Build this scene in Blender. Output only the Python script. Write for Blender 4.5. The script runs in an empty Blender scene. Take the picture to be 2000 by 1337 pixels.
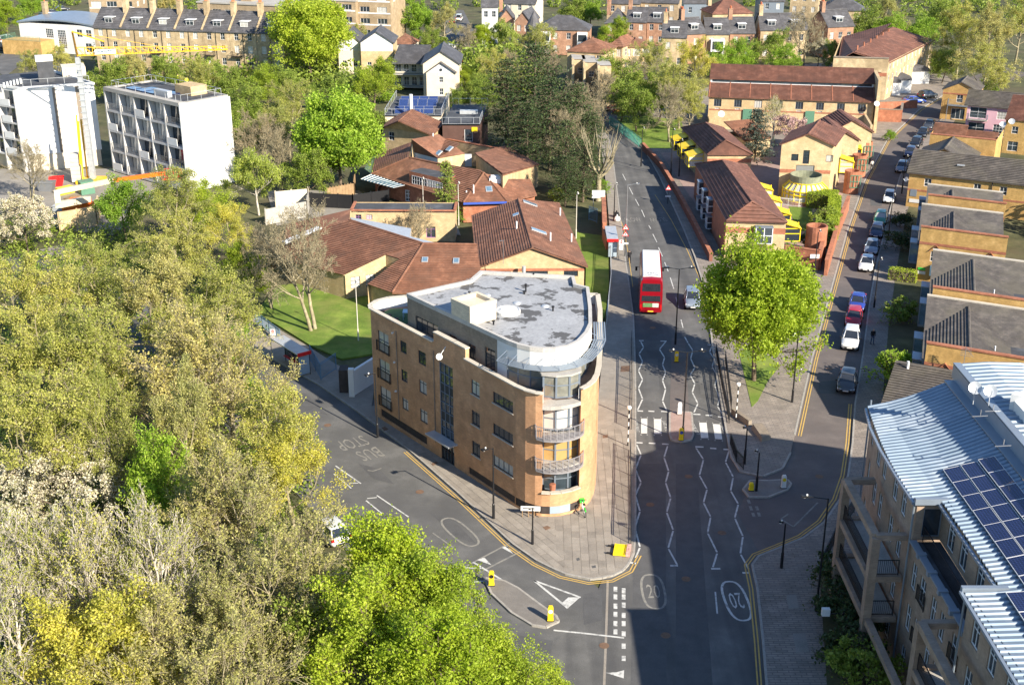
import bpy, math, random
import numpy as np
from mathutils import Vector, Matrix

SC = bpy.context.scene
# ------------------------------------------------------------------ camera
FPX, CX, CY, CAMH, PITCH = 2412.0, 1000.0, 668.5, 48.0, math.radians(22.0)
cam_data = bpy.data.cameras.new('camera')
cam_data.sensor_width = 36.0
cam_data.lens = FPX / 2000.0 * 36.0
cam_data.clip_start = 0.5
cam_data.clip_end = 6000
cam = bpy.data.objects.new('camera', cam_data)
SC.collection.objects.link(cam)
cam.location = (0, 0, CAMH)
cam.rotation_euler = (math.pi / 2 - PITCH, 0, 0)
SC.camera = cam
# ------------------------------------------------------------------ sky and sun
SUN_AZ = math.radians(43.0)      # shadows run this far left of straight ahead
SUN_EL = math.radians(29.2)
world = bpy.data.worlds.new('World')
SC.world = world
world.use_nodes = True
_nt = world.node_tree
_nt.nodes.clear()
_sky = _nt.nodes.new('ShaderNodeTexSky')
_sky.sky_type = 'NISHITA'
_sky.sun_disc = False
_sky.sun_elevation = SUN_EL
_sky.sun_rotation = math.pi - SUN_AZ   # sun stands behind the camera, to the right
_sky.air_density = 1.0
_sky.dust_density = 0.2
_sky.ozone_density = 4.0
_bg = _nt.nodes.new('ShaderNodeBackground')
_bg.inputs[1].default_value = 0.095
_out = _nt.nodes.new('ShaderNodeOutputWorld')
_nt.links.new(_sky.outputs[0], _bg.inputs[0])
_nt.links.new(_bg.outputs[0], _out.inputs[0])
sun_data = bpy.data.lights.new('sun', 'SUN')
sun_data.energy = 5.0
sun_data.angle = math.radians(0.53)
sun_data.color = (1.0, 0.90, 0.74)
sun = bpy.data.objects.new('sun', sun_data)
SC.collection.objects.link(sun)
_ld = Vector((-math.sin(SUN_AZ) * math.cos(SUN_EL), math.cos(SUN_AZ) * math.cos(SUN_EL), -math.sin(SUN_EL)))
sun.rotation_euler = _ld.to_track_quat('-Z', 'Y').to_euler()
sun.location = (60, -60, 120)
SC.view_settings.view_transform = 'Standard'
SC.view_settings.look = 'None'
SC.view_settings.gamma = 1.0
SC.view_settings.use_curve_mapping = False
SC.view_settings.exposure = 1.18
SC.cycles.max_bounces = 6
SC.cycles.diffuse_bounces = 3
SC.cycles.glossy_bounces = 3
SC.cycles.transmission_bounces = 4
SC.cycles.transparent_max_bounces = 6
SC.cycles.caustics_reflective = False
SC.cycles.caustics_refractive = False

# ------------------------------------------------------------------ survey helpers
_c, _s = math.cos(PITCH), math.sin(PITCH)
def P(px, py, z=0.0):
    """world point at height z that was surveyed at a point of the photograph"""
    u = (px - CX) / FPX; v = -(py - CY) / FPX
    d = Vector((u, _c + v * _s, -_s + v * _c))
    t = (z - CAMH) / d.z
    return Vector((d.x * t, d.y * t, z))
def P2(px, py, z=0.0):
    p = P(px, py, z); return (p.x, p.y)
def HT(px, yb, yt):
    Y = P(px, yb).y
    v = -(yt - CY) / FPX
    return CAMH + Y * (-_s + v * _c) / (_c + v * _s)

COL = SC.collection
def link(o):
    COL.objects.link(o); return o

class MB:
    """collects faces; build() links them as one mesh object"""
    def __init__(s):
        s.v = []; s.f = []; s.m = []
    def face(s, pts, mi=0):
        n = len(s.v); s.v += [tuple(p) for p in pts]
        s.f.append(tuple(range(n, n + len(pts)))); s.m.append(mi)
    def box(s, x0, x1, y0, y1, z0, z1, mi=0):
        n = len(s.v)
        s.v += [(x0,y0,z0),(x1,y0,z0),(x1,y1,z0),(x0,y1,z0),(x0,y0,z1),(x1,y0,z1),(x1,y1,z1),(x0,y1,z1)]
        for q in ((0,3,2,1),(4,5,6,7),(0,1,5,4),(1,2,6,5),(2,3,7,6),(3,0,4,7)):
            s.f.append(tuple(n + i for i in q)); s.m.append(mi)
        return s
    def prism(s, poly, z0, z1, mi=0, mside=None, bottom=False):
        n = len(s.v); k = len(poly)
        s.v += [(p[0], p[1], z0) for p in poly] + [(p[0], p[1], z1) for p in poly]
        for i in range(k):
            j = (i + 1) % k
            s.f.append((n+i, n+j, n+k+j, n+k+i)); s.m.append(mi if mside is None else mside)
        s.f.append(tuple(range(n+k, n+2*k))); s.m.append(mi)
        if bottom:
            s.f.append(tuple(range(n+k-1, n-1, -1))); s.m.append(mi)
        return s
    def bar(s, p, q, w, h=None, mi=0, up=(0,0,1)):
        """box of section w x h along p-q"""
        h = w if h is None else h
        p = Vector(p); q = Vector(q); d = (q - p)
        if d.length < 1e-6: return s
        d.normalize(); up = Vector(up)
        if abs(d.dot(up)) > .99: up = Vector((0,1,0)) if abs(d.y) < .9 else Vector((1,0,0))
        r = d.cross(up).normalized(); u = r.cross(d).normalized()
        n = len(s.v)
        for c in (p, q):
            for a, b in ((-1,-1),(1,-1),(1,1),(-1,1)):
                s.v.append(tuple(c + r*a*w/2 + u*b*h/2))
        for qd in ((0,1,5,4),(1,2,6,5),(2,3,7,6),(3,0,4,7),(3,2,1,0),(4,5,6,7)):
            s.f.append(tuple(n+i for i in qd)); s.m.append(mi)
        return s
    def tube(s, pts, rad, n=6, mi=0, cap=True):
        pts = [Vector(p) for p in pts]
        if not isinstance(rad, (list, tuple)): rad = [rad]*len(pts)
        b = len(s.v); prev = None
        for i, p in enumerate(pts):
            a = pts[max(i-1,0)]; c = pts[min(i+1,len(pts)-1)]
            d = (c-a).normalized()
            if prev is None:
                t = Vector((0,0,1)) if abs(d.z) < .9 else Vector((1,0,0))
                r = d.cross(t).normalized()
            else:
                r = (prev - d*prev.dot(d)).normalized()
            prev = r; u = d.cross(r)
            for k in range(n):
                an = 2*math.pi*k/n
                s.v.append(tuple(p + (r*math.cos(an) + u*math.sin(an))*rad[i]))
        for i in range(len(pts)-1):
            for k in range(n):
                k2 = (k+1) % n
                s.f.append((b+i*n+k, b+i*n+k2, b+(i+1)*n+k2, b+(i+1)*n+k)); s.m.append(mi)
        if cap:
            s.f.append(tuple(b+(len(pts)-1)*n+k for k in range(n))); s.m.append(mi)
            s.f.append(tuple(b+n-1-k for k in range(n))); s.m.append(mi)
        return s
    def lathe(s, prof, c=(0,0,0), n=16, mi=0):
        """prof: list of (r, z)"""
        b = len(s.v)
        for r, z in prof:
            for k in range(n):
                a = 2*math.pi*k/n
                s.v.append((c[0]+r*math.cos(a), c[1]+r*math.sin(a), c[2]+z))
        for i in range(len(prof)-1):
            for k in range(n):
                k2 = (k+1) % n
                s.f.append((b+i*n+k, b+i*n+k2, b+(i+1)*n+k2, b+(i+1)*n+k)); s.m.append(mi)
        s.f.append(tuple(b+(len(prof)-1)*n+k for k in range(n))); s.m.append(mi)
        return s
    def loft(s, rings, mi=0, closed=True, cap=True):
        b = len(s.v); n = len(rings[0])
        for r in rings: s.v += [tuple(p) for p in r]
        for i in range(len(rings)-1):
            for k in range(n if closed else n-1):
                k2 = (k+1) % n
                s.f.append((b+i*n+k, b+i*n+k2, b+(i+1)*n+k2, b+(i+1)*n+k)); s.m.append(mi)
        if cap:
            s.f.append(tuple(b+n-1-k for k in range(n))); s.m.append(mi)
            s.f.append(tuple(b+(len(rings)-1)*n+k for k in range(n))); s.m.append(mi)
        return s
    def mesh(s, name, mats, smooth=False):
        me = bpy.data.meshes.new(name)
        me.from_pydata(s.v, [], s.f)
        mats = mats if isinstance(mats, (list, tuple)) else [mats]
        for m in mats: me.materials.append(m)
        if any(s.m): me.polygons.foreach_set('material_index', s.m)
        if smooth: me.polygons.foreach_set('use_smooth', [True]*len(s.f))
        auto_uv(me)
        return me
    def build(s, name, mats, parent=None, loc=None, rz=0.0, smooth=False):
        return obj(name, s.mesh(name, mats, smooth), parent, loc, rz)

def auto_uv(me):
    """metric uv: along the face's level line and up its slope"""
    nl = len(me.loops)
    if nl == 0: return
    lay = me.uv_layers.new(name='UVMap')
    co = np.empty(len(me.vertices)*3, np.float32); me.vertices.foreach_get('co', co); co = co.reshape(-1,3)
    vi = np.empty(nl, np.int32); me.loops.foreach_get('vertex_index', vi)
    npoly = len(me.polygons)
    nr = np.empty(npoly*3, np.float32); me.polygons.foreach_get('normal', nr); nr = nr.reshape(-1,3)
    tot = np.empty(npoly, np.int32); me.polygons.foreach_get('loop_total', tot)
    N = np.repeat(nr, tot, axis=0); C = co[vi]
    t = np.stack([-N[:,1], N[:,0], np.zeros(nl)], 1)
    L = np.linalg.norm(t, axis=1); flat = L < .05
    t[flat] = (1,0,0); L[flat] = 1; t /= L[:,None]
    b = np.cross(N, t)
    uv = np.stack([(C*t).sum(1), (C*b).sum(1)], 1).astype(np.float32)
    lay.data.foreach_set('uv', uv.ravel())

def obj(name, me, parent=None, loc=None, rz=0.0):
    o = bpy.data.objects.new(name, me); link(o)
    if parent is not None: o.parent = parent
    if loc is not None: o.location = loc
    if rz: o.rotation_euler = (0, 0, rz)
    return o
def tag(o, label=None, cat=None, group=None, kind=None):
    if label: o['label'] = label
    if cat: o['category'] = cat
    if group: o['group'] = group
    if kind: o['kind'] = kind
    return o
def thing(name, label, cat, loc=(0,0,0), rz=0.0, group=None):
    o = obj(name, None, None, loc, rz); o.empty_display_size = .2
    return tag(o, label, cat, group)
def copy_tree(o, parent=None):
    c = o.copy(); link(c); c.parent = parent
    for ch in o.children: copy_tree(ch, c)
    return c
def dup(root, loc, rz=0.0, label=None, scale=None):
    c = copy_tree(root); c.location = loc; c.rotation_euler = (0,0,rz)
    if label: c['label'] = label
    if scale: c.scale = (scale,)*3 if not isinstance(scale, tuple) else scale
    return c
def structure(o):
    o['kind'] = 'structure'; return o

# ------------------------------------------------------------------ materials
class NT:
    def __init__(s, name):
        s.m = bpy.data.materials.new(name); s.m.use_nodes = True
        s.t = s.m.node_tree; s.t.nodes.clear()
        s.out = s.n('ShaderNodeOutputMaterial')
    def n(s, k, **kw):
        x = s.t.nodes.new(k)
        for a, b in kw.items(): setattr(x, a, b)
        return x
    def l(s, a, b): s.t.links.new(a, b)
    def mix(s, fac, a, b, blend='MIX'):
        x = s.n('ShaderNodeMix', data_type='RGBA', blend_type=blend)
        for sock, val in ((x.inputs[0], fac), (x.inputs[6], a), (x.inputs[7], b)):
            if hasattr(val, 'is_linked'): s.l(val, sock)
            elif isinstance(val, (int, float)): sock.default_value = val
            else: sock.default_value = (*val[:3], 1)
        return x.outputs[2]
    def noise(s, vec, scale, detail=4, rough=.6):
        x = s.n('ShaderNodeTexNoise'); x.inputs['Scale'].default_value = scale
        x.inputs['Detail'].default_value = detail; x.inputs['Roughness'].default_value = rough
        s.l(vec, x.inputs['Vector']); return x.outputs[0]
    def ramp(s, fac, stops):
        x = s.n('ShaderNodeValToRGB'); e = x.color_ramp.elements
        while len(e) < len(stops): e.new(.5)
        for el, (p, c) in zip(e, stops):
            el.position = p; el.color = (*c, 1) if len(c) == 3 else c
        s.l(fac, x.inputs[0]); return x.outputs[0]
    def math(s, op, a, b=None):
        x = s.n('ShaderNodeMath', operation=op)
        for i, val in enumerate((a, b)):
            if val is None: continue
            if hasattr(val, 'is_linked'): s.l(val, x.inputs[i])
            else: x.inputs[i].default_value = val
        return x.outputs[0]
MATS = {}
def mat(name, col, rough=.8, var=.12, scale=1.2, col2=None, bump=0.0, metal=0.0, spec=.3, pattern=None, psize=1.0, pcol=None, coat=0.0, objvar=0.0, stain=None, stain_amt=.5, stain_scale=.25, edge=(.48,.62)):
    if name in MATS: return MATS[name]
    t = NT(name)
    geo = t.n('ShaderNodeNewGeometry'); pos = geo.outputs['Position']
    tc = t.n('ShaderNodeTexCoord'); uv = tc.outputs['UV']
    bs = t.n('ShaderNodeBsdfPrincipled')
    nz = t.noise(pos, scale, 6, .65)
    dark = tuple(c*(1-var*1.6) for c in col); lite = tuple(min(1, c*(1+var*1.4)) for c in (col2 or col))
    c = t.ramp(nz, [(.28, dark), (.52, col), (.75, lite)])
    hgt = None
    if pattern == 'brick':
        b = t.n('ShaderNodeTexBrick'); t.l(uv, b.inputs['Vector'])
        b.inputs['Color1'].default_value = (.80,.80,.80,1); b.inputs['Color2'].default_value = (1.12,1.08,1.05,1)
        b.inputs['Mortar'].default_value = (1.0,1.0,1.0,1) if pcol is None else (*pcol,1)
        b.inputs['Scale'].default_value = 1.0/psize; b.inputs['Mortar Size'].default_value = .012
        b.inputs['Brick Width'].default_value = .235; b.inputs['Row Height'].default_value = .078
        c = t.mix(.85, c, b.outputs[0], 'MULTIPLY'); hgt = b.outputs[1]
    elif pattern == 'tile':
        # courses of tiles across the slope
        sp = t.n('ShaderNodeSeparateXYZ'); t.l(uv, sp.inputs[0])
        fr = t.math('FRACT', t.math('MULTIPLY', sp.outputs[1], 1/(.30*psize)))
        k = t.ramp(fr, [(0,(.8,.8,.8)),(.16,(1,1,1)),(1,(1.03,1.03,1.03))])
        c = t.mix(.5, c, k, 'MULTIPLY')
        b = t.n('ShaderNodeTexBrick'); t.l(uv, b.inputs['Vector'])
        b.inputs['Color1'].default_value = (.78,.78,.78,1); b.inputs['Color2'].default_value = (1.18,1.12,1.08,1); b.inputs['Mortar'].default_value = (.7,.7,.7,1)
        b.inputs['Scale'].default_value = 1.0; b.inputs['Mortar Size'].default_value = .01
        b.inputs['Brick Width'].default_value = .33*psize; b.inputs['Row Height'].default_value = .30*psize
        c = t.mix(.7, c, b.outputs[0], 'MULTIPLY'); hgt = fr
    elif pattern == 'grain':
        n2 = t.noise(pos, 14*psize, 3, .7)
        c = t.mix(.75, c, t.ramp(n2, [(.3,(.72,.72,.72)),(.7,(1.2,1.2,1.2))]), 'MULTIPLY'); hgt = n2
    elif pattern == 'board':
        sp = t.n('ShaderNodeSeparateXYZ'); t.l(uv, sp.inputs[0])
        fr = t.math('FRACT', t.math('MULTIPLY', sp.outputs[1], 1/(.18*psize)))
        c = t.mix(.8, c, t.ramp(fr, [(0,(.45,.45,.45)),(.15,(1,1,1)),(1,(1.05,1.05,1.05))]), 'MULTIPLY'); hgt = fr
    elif pattern == 'cells':
        b = t.n('ShaderNodeTexBrick', offset=0.0); t.l(uv, b.inputs['Vector'])
        b.inputs['Color1'].default_value = (1,1,1,1); b.inputs['Color2'].default_value = (.9,.92,1,1); b.inputs['Mortar'].default_value = (*(pcol or (4,4.4,5)),1)
        b.inputs['Scale'].default_value = 1.0; b.inputs['Mortar Size'].default_value = .008
        b.inputs['Brick Width'].default_value = .16*psize; b.inputs['Row Height'].default_value = .16*psize
        c = t.mix(.8, c, b.outputs[0], 'MULTIPLY')
    if stain is not None:
        n3 = t.noise(pos, stain_scale, 7, .6)
        c = t.mix(t.math('MULTIPLY', t.ramp(n3, [(edge[0],(0,0,0)),(edge[1],(1,1,1))]), stain_amt), c, stain)
    if objvar:
        oi = t.n('ShaderNodeObjectInfo')
        c = t.mix(1.0, c, t.ramp(oi.outputs['Random'], [(0,(1-objvar,)*3),(1,(1+objvar,)*3)]), 'MULTIPLY')
    t.l(c, bs.inputs['Base Color'])
    bs.inputs['Roughness'].default_value = rough; bs.inputs['Metallic'].default_value = metal
    bs.inputs['Specular IOR Level'].default_value = spec; bs.inputs['Coat Weight'].default_value = coat
    if bump:
        bp = t.n('ShaderNodeBump'); bp.inputs['Strength'].default_value = bump; bp.inputs['Distance'].default_value = .03
        t.l(hgt if hgt is not None else nz, bp.inputs['Height']); t.l(bp.outputs[0], bs.inputs['Normal'])
    t.l(bs.outputs[0], t.out.inputs[0])
    MATS[name] = t.m
    return t.m
def streaked_asphalt():
    # traffic-polished lanes: long soft streaks along the carriageway
    m = ASPHALT.copy(); m.name = 'asphalt_main_road'; t = m.node_tree; bs = next(n for n in t.nodes if n.type == 'BSDF_PRINCIPLED')
    src = bs.inputs['Base Color'].links[0].from_socket
    g = t.nodes.new('ShaderNodeNewGeometry'); mp = t.nodes.new('ShaderNodeMapping'); mp.inputs['Scale'].default_value = (.75,.02,1)
    nz = t.nodes.new('ShaderNodeTexNoise'); nz.inputs['Scale'].default_value = 1.0; nz.inputs['Detail'].default_value = 4
    rp = t.nodes.new('ShaderNodeValToRGB'); rp.color_ramp.elements[0].position = .35; rp.color_ramp.elements[0].color = (.76,.76,.77,1); rp.color_ramp.elements[1].position = .65; rp.color_ramp.elements[1].color = (1.15,1.14,1.12,1)
    mx = t.nodes.new('ShaderNodeMix'); mx.data_type = 'RGBA'; mx.blend_type = 'MULTIPLY'; mx.inputs[0].default_value = .9
    t.links.new(g.outputs['Position'], mp.inputs[0]); t.links.new(mp.outputs[0], nz.inputs['Vector']); t.links.new(nz.outputs[0], rp.inputs[0])
    t.links.new(src, mx.inputs[6]); t.links.new(rp.outputs[0], mx.inputs[7]); t.links.new(mx.outputs[2], bs.inputs['Base Color']); return m
def glass_mat(name, dark=(.015,.02,.026), curtain=.25, ccol=(.55,.54,.50), rough=.06):
    """window glass seen from outside in daylight: mirror-like coat over a dark room or a pale blind"""
    t = NT(name)
    oi = t.n('ShaderNodeObjectInfo'); bs = t.n('ShaderNodeBsdfPrincipled')
    tc = t.n('ShaderNodeTexCoord')
    nz = t.noise(tc.outputs['Object'], 1.6, 2)
    base = t.mix(nz, dark, tuple(c*3.0 for c in dark))
    c = t.mix(t.ramp(oi.outputs['Random'], [(1-curtain-.02,(0,0,0)),(1-curtain,(.85,.85,.85))]), base, ccol)
    t.l(c, bs.inputs['Base Color']); bs.inputs['Roughness'].default_value = rough
    bs.inputs['Specular IOR Level'].default_value = .75
    bs.inputs['Coat Weight'].default_value = .6; bs.inputs['Coat Roughness'].default_value = .03
    t.l(bs.outputs[0], t.out.inputs[0]); return t.m
def leaf_mat(name, c1, c2, c3, trans=.35, objvar=.18):
    t = NT(name)
    geo = t.n('ShaderNodeNewGeometry'); oi = t.n('ShaderNodeObjectInfo')
    c = t.ramp(geo.outputs['Random Per Island'], [(.05, c1), (.5, c2), (.95, c3)])
    c = t.mix(1.0, c, t.ramp(oi.outputs['Random'], [(0,(1-objvar,1-objvar*.8,1-objvar)),(1,(1+objvar,1+objvar*.6,1+objvar*.3))]), 'MULTIPLY')
    n = t.noise(geo.outputs['Position'], .55, 3)
    c = t.mix(.8, c, t.ramp(n, [(.3,(.72,.78,.75)),(.7,(1.2,1.15,1.1))]), 'MULTIPLY')
    d = t.n('ShaderNodeBsdfPrincipled'); d.inputs['Roughness'].default_value = .55; d.inputs['Specular IOR Level'].default_value = .25
    tr = t.n('ShaderNodeBsdfTranslucent'); mx = t.n('ShaderNodeMixShader'); mx.inputs[0].default_value = trans
    t.l(c, d.inputs['Base Color']); t.l(c, tr.inputs[0])
    t.l(d.outputs[0], mx.inputs[1]); t.l(tr.outputs[0], mx.inputs[2]); t.l(mx.outputs[0], t.out.inputs[0])
    return t.m

BRICK_O = mat('brick_orange', (.54,.305,.165), .85, .15, .9, (.59,.345,.195), .25, pattern='brick', stain=(.42,.225,.12), stain_amt=.4)
BRICK_Y = mat('brick_yellow', (.50,.32,.115), .85, .16, 1.1, (.56,.37,.15), .25, pattern='brick', stain=(.40,.235,.09), stain_amt=.4)
BRICK_YP = mat('brick_pale_yellow', (.52,.395,.23), .85, .14, 1.1, (.57,.44,.27), .25, pattern='brick', stain=(.42,.29,.14), stain_amt=.35)
BRICK_B = mat('brick_buff', (.36,.275,.175), .85, .16, 1.0, (.42,.33,.22), .25, pattern='brick', stain=(.25,.18,.11), stain_amt=.4)
BRICK_G = mat('brick_grey_brown', (.25,.21,.165), .85, .15, 1.0, None, .25, pattern='brick')
BRICK_R = mat('brick_red', (.36,.145,.085), .85, .18, 1.1, (.42,.18,.11), .25, pattern='brick')
BRICK_D = mat('brick_dark', (.055,.045,.043), .7, .2, 2.0, None, .25, pattern='brick')
BRICK_L = mat('brick_london_stock', (.46,.36,.22), .88, .2, .8, (.53,.42,.27), .2, pattern='brick', stain=(.22,.16,.09), stain_amt=.5, stain_scale=.18)
TILE_B = mat('roof_tile_brown', (.225,.108,.068), .85, .2, .7, (.285,.145,.092), .4, pattern='tile', stain=(.15,.085,.06), stain_amt=.5, stain_scale=.3)
TILE_B2 = mat('roof_tile_plum', (.185,.088,.064), .85, .2, .7, (.235,.118,.085), .4, pattern='tile', stain=(.10,.055,.045), stain_amt=.5, stain_scale=.3)
TILE_G = mat('roof_tile_grey', (.105,.095,.088), .85, .2, .8, (.14,.125,.11), .4, pattern='tile', stain=(.15,.135,.10), stain_amt=.4)
SLATE = mat('roof_slate', (.10,.10,.108), .6, .2, .8, (.14,.14,.15), .3, pattern='tile', psize=.8, stain=(.075,.07,.07), stain_amt=.5)
ASPHALT = mat('asphalt', (.118,.117,.115), .9, .16, .35, (.138,.136,.132), .15, pattern='grain', stain=(.085,.085,.088), stain_amt=.6, stain_scale=.16)
ASPHALT_R = mat('asphalt_worn_brown', (.135,.115,.108), .9, .12, .4, (.15,.13,.12), .15, pattern='grain', stain=(.10,.09,.09), stain_amt=.5, stain_scale=.15)
ASPHALT_D = mat('asphalt_patch', (.094,.094,.096), .9, .12, .8, None, .1, pattern='grain')
PAVE = mat('paving_slab', (.275,.245,.21), .85, .13, 1.0, (.305,.275,.235), .12, pattern='grain', stain=(.24,.21,.175), stain_amt=.5, stain_scale=.5, objvar=.13)
PAVE_S = mat('small_paving', (.27,.235,.205), .88, .15, .8, (.30,.265,.23), .15, pattern='brick', psize=3.0, pcol=(.55,.55,.55), stain=(.20,.175,.155), stain_amt=.5, stain_scale=.35)
PAVE_J = mat('paving_joint', (.17,.15,.125), .95, .1)
PAVE_T = mat('tactile_paving', (.33,.235,.205), .85, .12, 1.0, None, .1, pattern='grain')
KERB = mat('kerb_granite', (.33,.31,.28), .85, .15, 2.0, None, .1, pattern='grain')
GRASS = mat('lawn', (.13,.20,.028), .95, .22, .35, (.20,.25,.045), .5, pattern='grain', psize=.6, stain=(.21,.21,.06), stain_amt=.5, stain_scale=.22)
SOIL = mat('garden_ground', (.085,.088,.04), .95, .3, .25, (.13,.12,.06), .4, pattern='grain', psize=.4, stain=(.10,.08,.05), stain_amt=.6, stain_scale=.12)
YARD = mat('concrete_yard', (.27,.25,.22), .9, .15, .5, None, .1, pattern='grain', stain=(.18,.165,.15), stain_amt=.5)
WHITE = mat('white_render', (.66,.66,.65), .75, .04, .5, None, 0, stain=(.52,.51,.49), stain_amt=.4, stain_scale=.35)
WHITE_P = mat('white_paint', (.68,.68,.67), .45, .03, 2.0)
WHITE_F = mat('white_upvc', (.75,.76,.77), .35, .03, 2.0, spec=.4)
CREAM = mat('cream_render', (.66,.58,.45), .8, .08, .6, None, 0, stain=(.50,.42,.31), stain_amt=.3)
PINK = mat('pink_render', (.68,.42,.50), .8, .06, .6)
CONC = mat('concrete', (.40,.38,.345), .85, .1, .8, None, .08, pattern='grain', stain=(.27,.25,.22), stain_amt=.4)
STONE = mat('coping_stone', (.55,.50,.42), .8, .1, 1.0, None, .05, pattern='grain', stain=(.38,.34,.28), stain_amt=.4)
FRAME_D = mat('dark_frame', (.035,.045,.055), .45, .06, 3.0)
FRAME_B = mat('blue_grey_frame', (.16,.19,.23), .4, .06, 3.0)
BLACK_M = mat('black_metal', (.018,.018,.02), .4, .1, 3.0)
GREY_M = mat('grey_metal', (.30,.31,.33), .4, .06, 2.0, metal=.6)
GREY_RAIL = mat('grey_railing', (.26,.25,.26), .45, .06, 2.0)
GALV = mat('galvanised', (.52,.54,.56), .45, .08, 2.0, metal=.4)
ROOF_M = mat('corrugated_metal', (.21,.275,.345), .38, .08, .5, metal=.35, spec=.5, stain=(.45,.47,.50), stain_amt=.35)
FLASH = mat('metal_flashing', (.27,.32,.38), .4, .06, .6, metal=.4)
PV = mat('pv_cells', (.012,.016,.045), .12, .1, 2.0, spec=.6, pattern='cells', coat=.4)
FELT = mat('roof_felt', (.075,.08,.09), .85, .2, .6, (.11,.115,.125), .1, pattern='grain', stain=(.05,.05,.055), stain_amt=.5)
MEMBRANE = mat('roof_membrane', (.33,.335,.345), .6, .10, .5, None, .05, pattern='grain', psize=.3, stain=(.075,.07,.065), stain_amt=.9, stain_scale=.6, edge=(.545,.575))
PAINT_W = mat('road_paint_white', (.52,.52,.50), .8, .14, 3.0, stain=(.20,.20,.20), stain_amt=.7, stain_scale=2.2, edge=(.52,.62))
PAINT_C = mat('crossing_paint', (.58,.58,.55), .8, .10, 2.0, stain=(.30,.30,.29), stain_amt=.5, stain_scale=1.2, edge=(.55,.70))
PAINT_WW = mat('road_paint_worn', (.235,.225,.20), .85, .12, 3.0, stain=(.15,.15,.15), stain_amt=.9, stain_scale=2.6)
PAINT_Y = mat('road_paint_yellow', (.55,.36,.10), .8, .12, 2.0, stain=(.28,.21,.11), stain_amt=.6, stain_scale=2.0)
YEL = mat('yellow_paint', (.80,.58,.02), .45, .06, 1.5)
YELD = mat('yellow_crane', (.78,.45,.03), .45, .06, 1.5)
ORANGE = mat('orange_machine', (.75,.18,.02), .45, .06, 1.5)
RED = mat('bus_red', (.24,.005,.012), .28, .04, 1.0, coat=.5)
REDP = mat('red_paint', (.62,.02,.02), .4, .05, 1.5)
GREEN_M = mat('green_frame', (.10,.22,.15), .5, .06, 2.0)
GREEN_B = mat('bright_green', (.05,.50,.06), .4, .05, 2.0)
BLUE_F = mat('blue_fence', (.10,.20,.30), .5, .06, 2.0)
BLUE_B = mat('bright_blue', (.05,.10,.42), .5, .06, 2.0)
TIMBER = mat('dark_timber', (.10,.055,.045), .8, .15, .8, None, .3, pattern='board')
WOOD = mat('timber', (.30,.20,.11), .85, .15, 1.5, None, .1, pattern='grain')
BARK = mat('bark_brown', (.13,.10,.07), .95, .2, 2.0, (.19,.15,.11), .3, pattern='grain')
BARK_O = mat('bark_olive', (.29,.25,.16), .95, .2, 2.0, (.38,.335,.22), .3, pattern='grain')
BARK_P = mat('bark_pale', (.50,.45,.38), .9, .18, 1.5, (.58,.54,.47), .2, pattern='grain', stain=(.12,.10,.08), stain_amt=.7, stain_scale=2.4)
RUBBER = mat('rubber', (.02,.02,.02), .85, .1, 3.0)
GLASS = glass_mat('window_glass')
GLASS_C = glass_mat('window_glass_curtained', curtain=.55)
GLASS_D = glass_mat('window_glass_dark', dark=(.02,.028,.035), curtain=.0)
GLASS_K = glass_mat('car_glass', dark=(.012,.014,.018), curtain=.0)
GLASS_B = glass_mat('blue_glass', dark=(.06,.10,.14), curtain=.0, rough=.12)
GLASS_Y = glass_mat('blind_glass', curtain=1.0, ccol=(.50,.33,.12))
GLASS_W = glass_mat('white_curtain_glass', curtain=1.0, ccol=(.62,.61,.58))
POLY = mat('polycarbonate', (.30,.37,.43), .2, .05, 1.0, spec=.6)
LAMPW = mat('lamp_globe', (.75,.74,.70), .3, .03, 2.0)
AMBER = mat('amber_globe', (.85,.83,.76), .3, .03, 2.0)
SKIN = mat('skin', (.45,.28,.20), .6, .06, 4.0)
CLOTH_K = mat('black_cloth', (.015,.015,.018), .9, .1, 6.0)
CLOTH_Y = mat('hi_vis_cloth', (.75,.75,.05), .8, .1, 6.0)
CLOTH_B = mat('denim', (.05,.07,.13), .9, .1, 6.0)
CLOTH_W = mat('pale_cloth', (.55,.52,.48), .9, .1, 6.0)
HAIR = mat('hair', (.03,.02,.015), .8, .1, 6.0)

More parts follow.
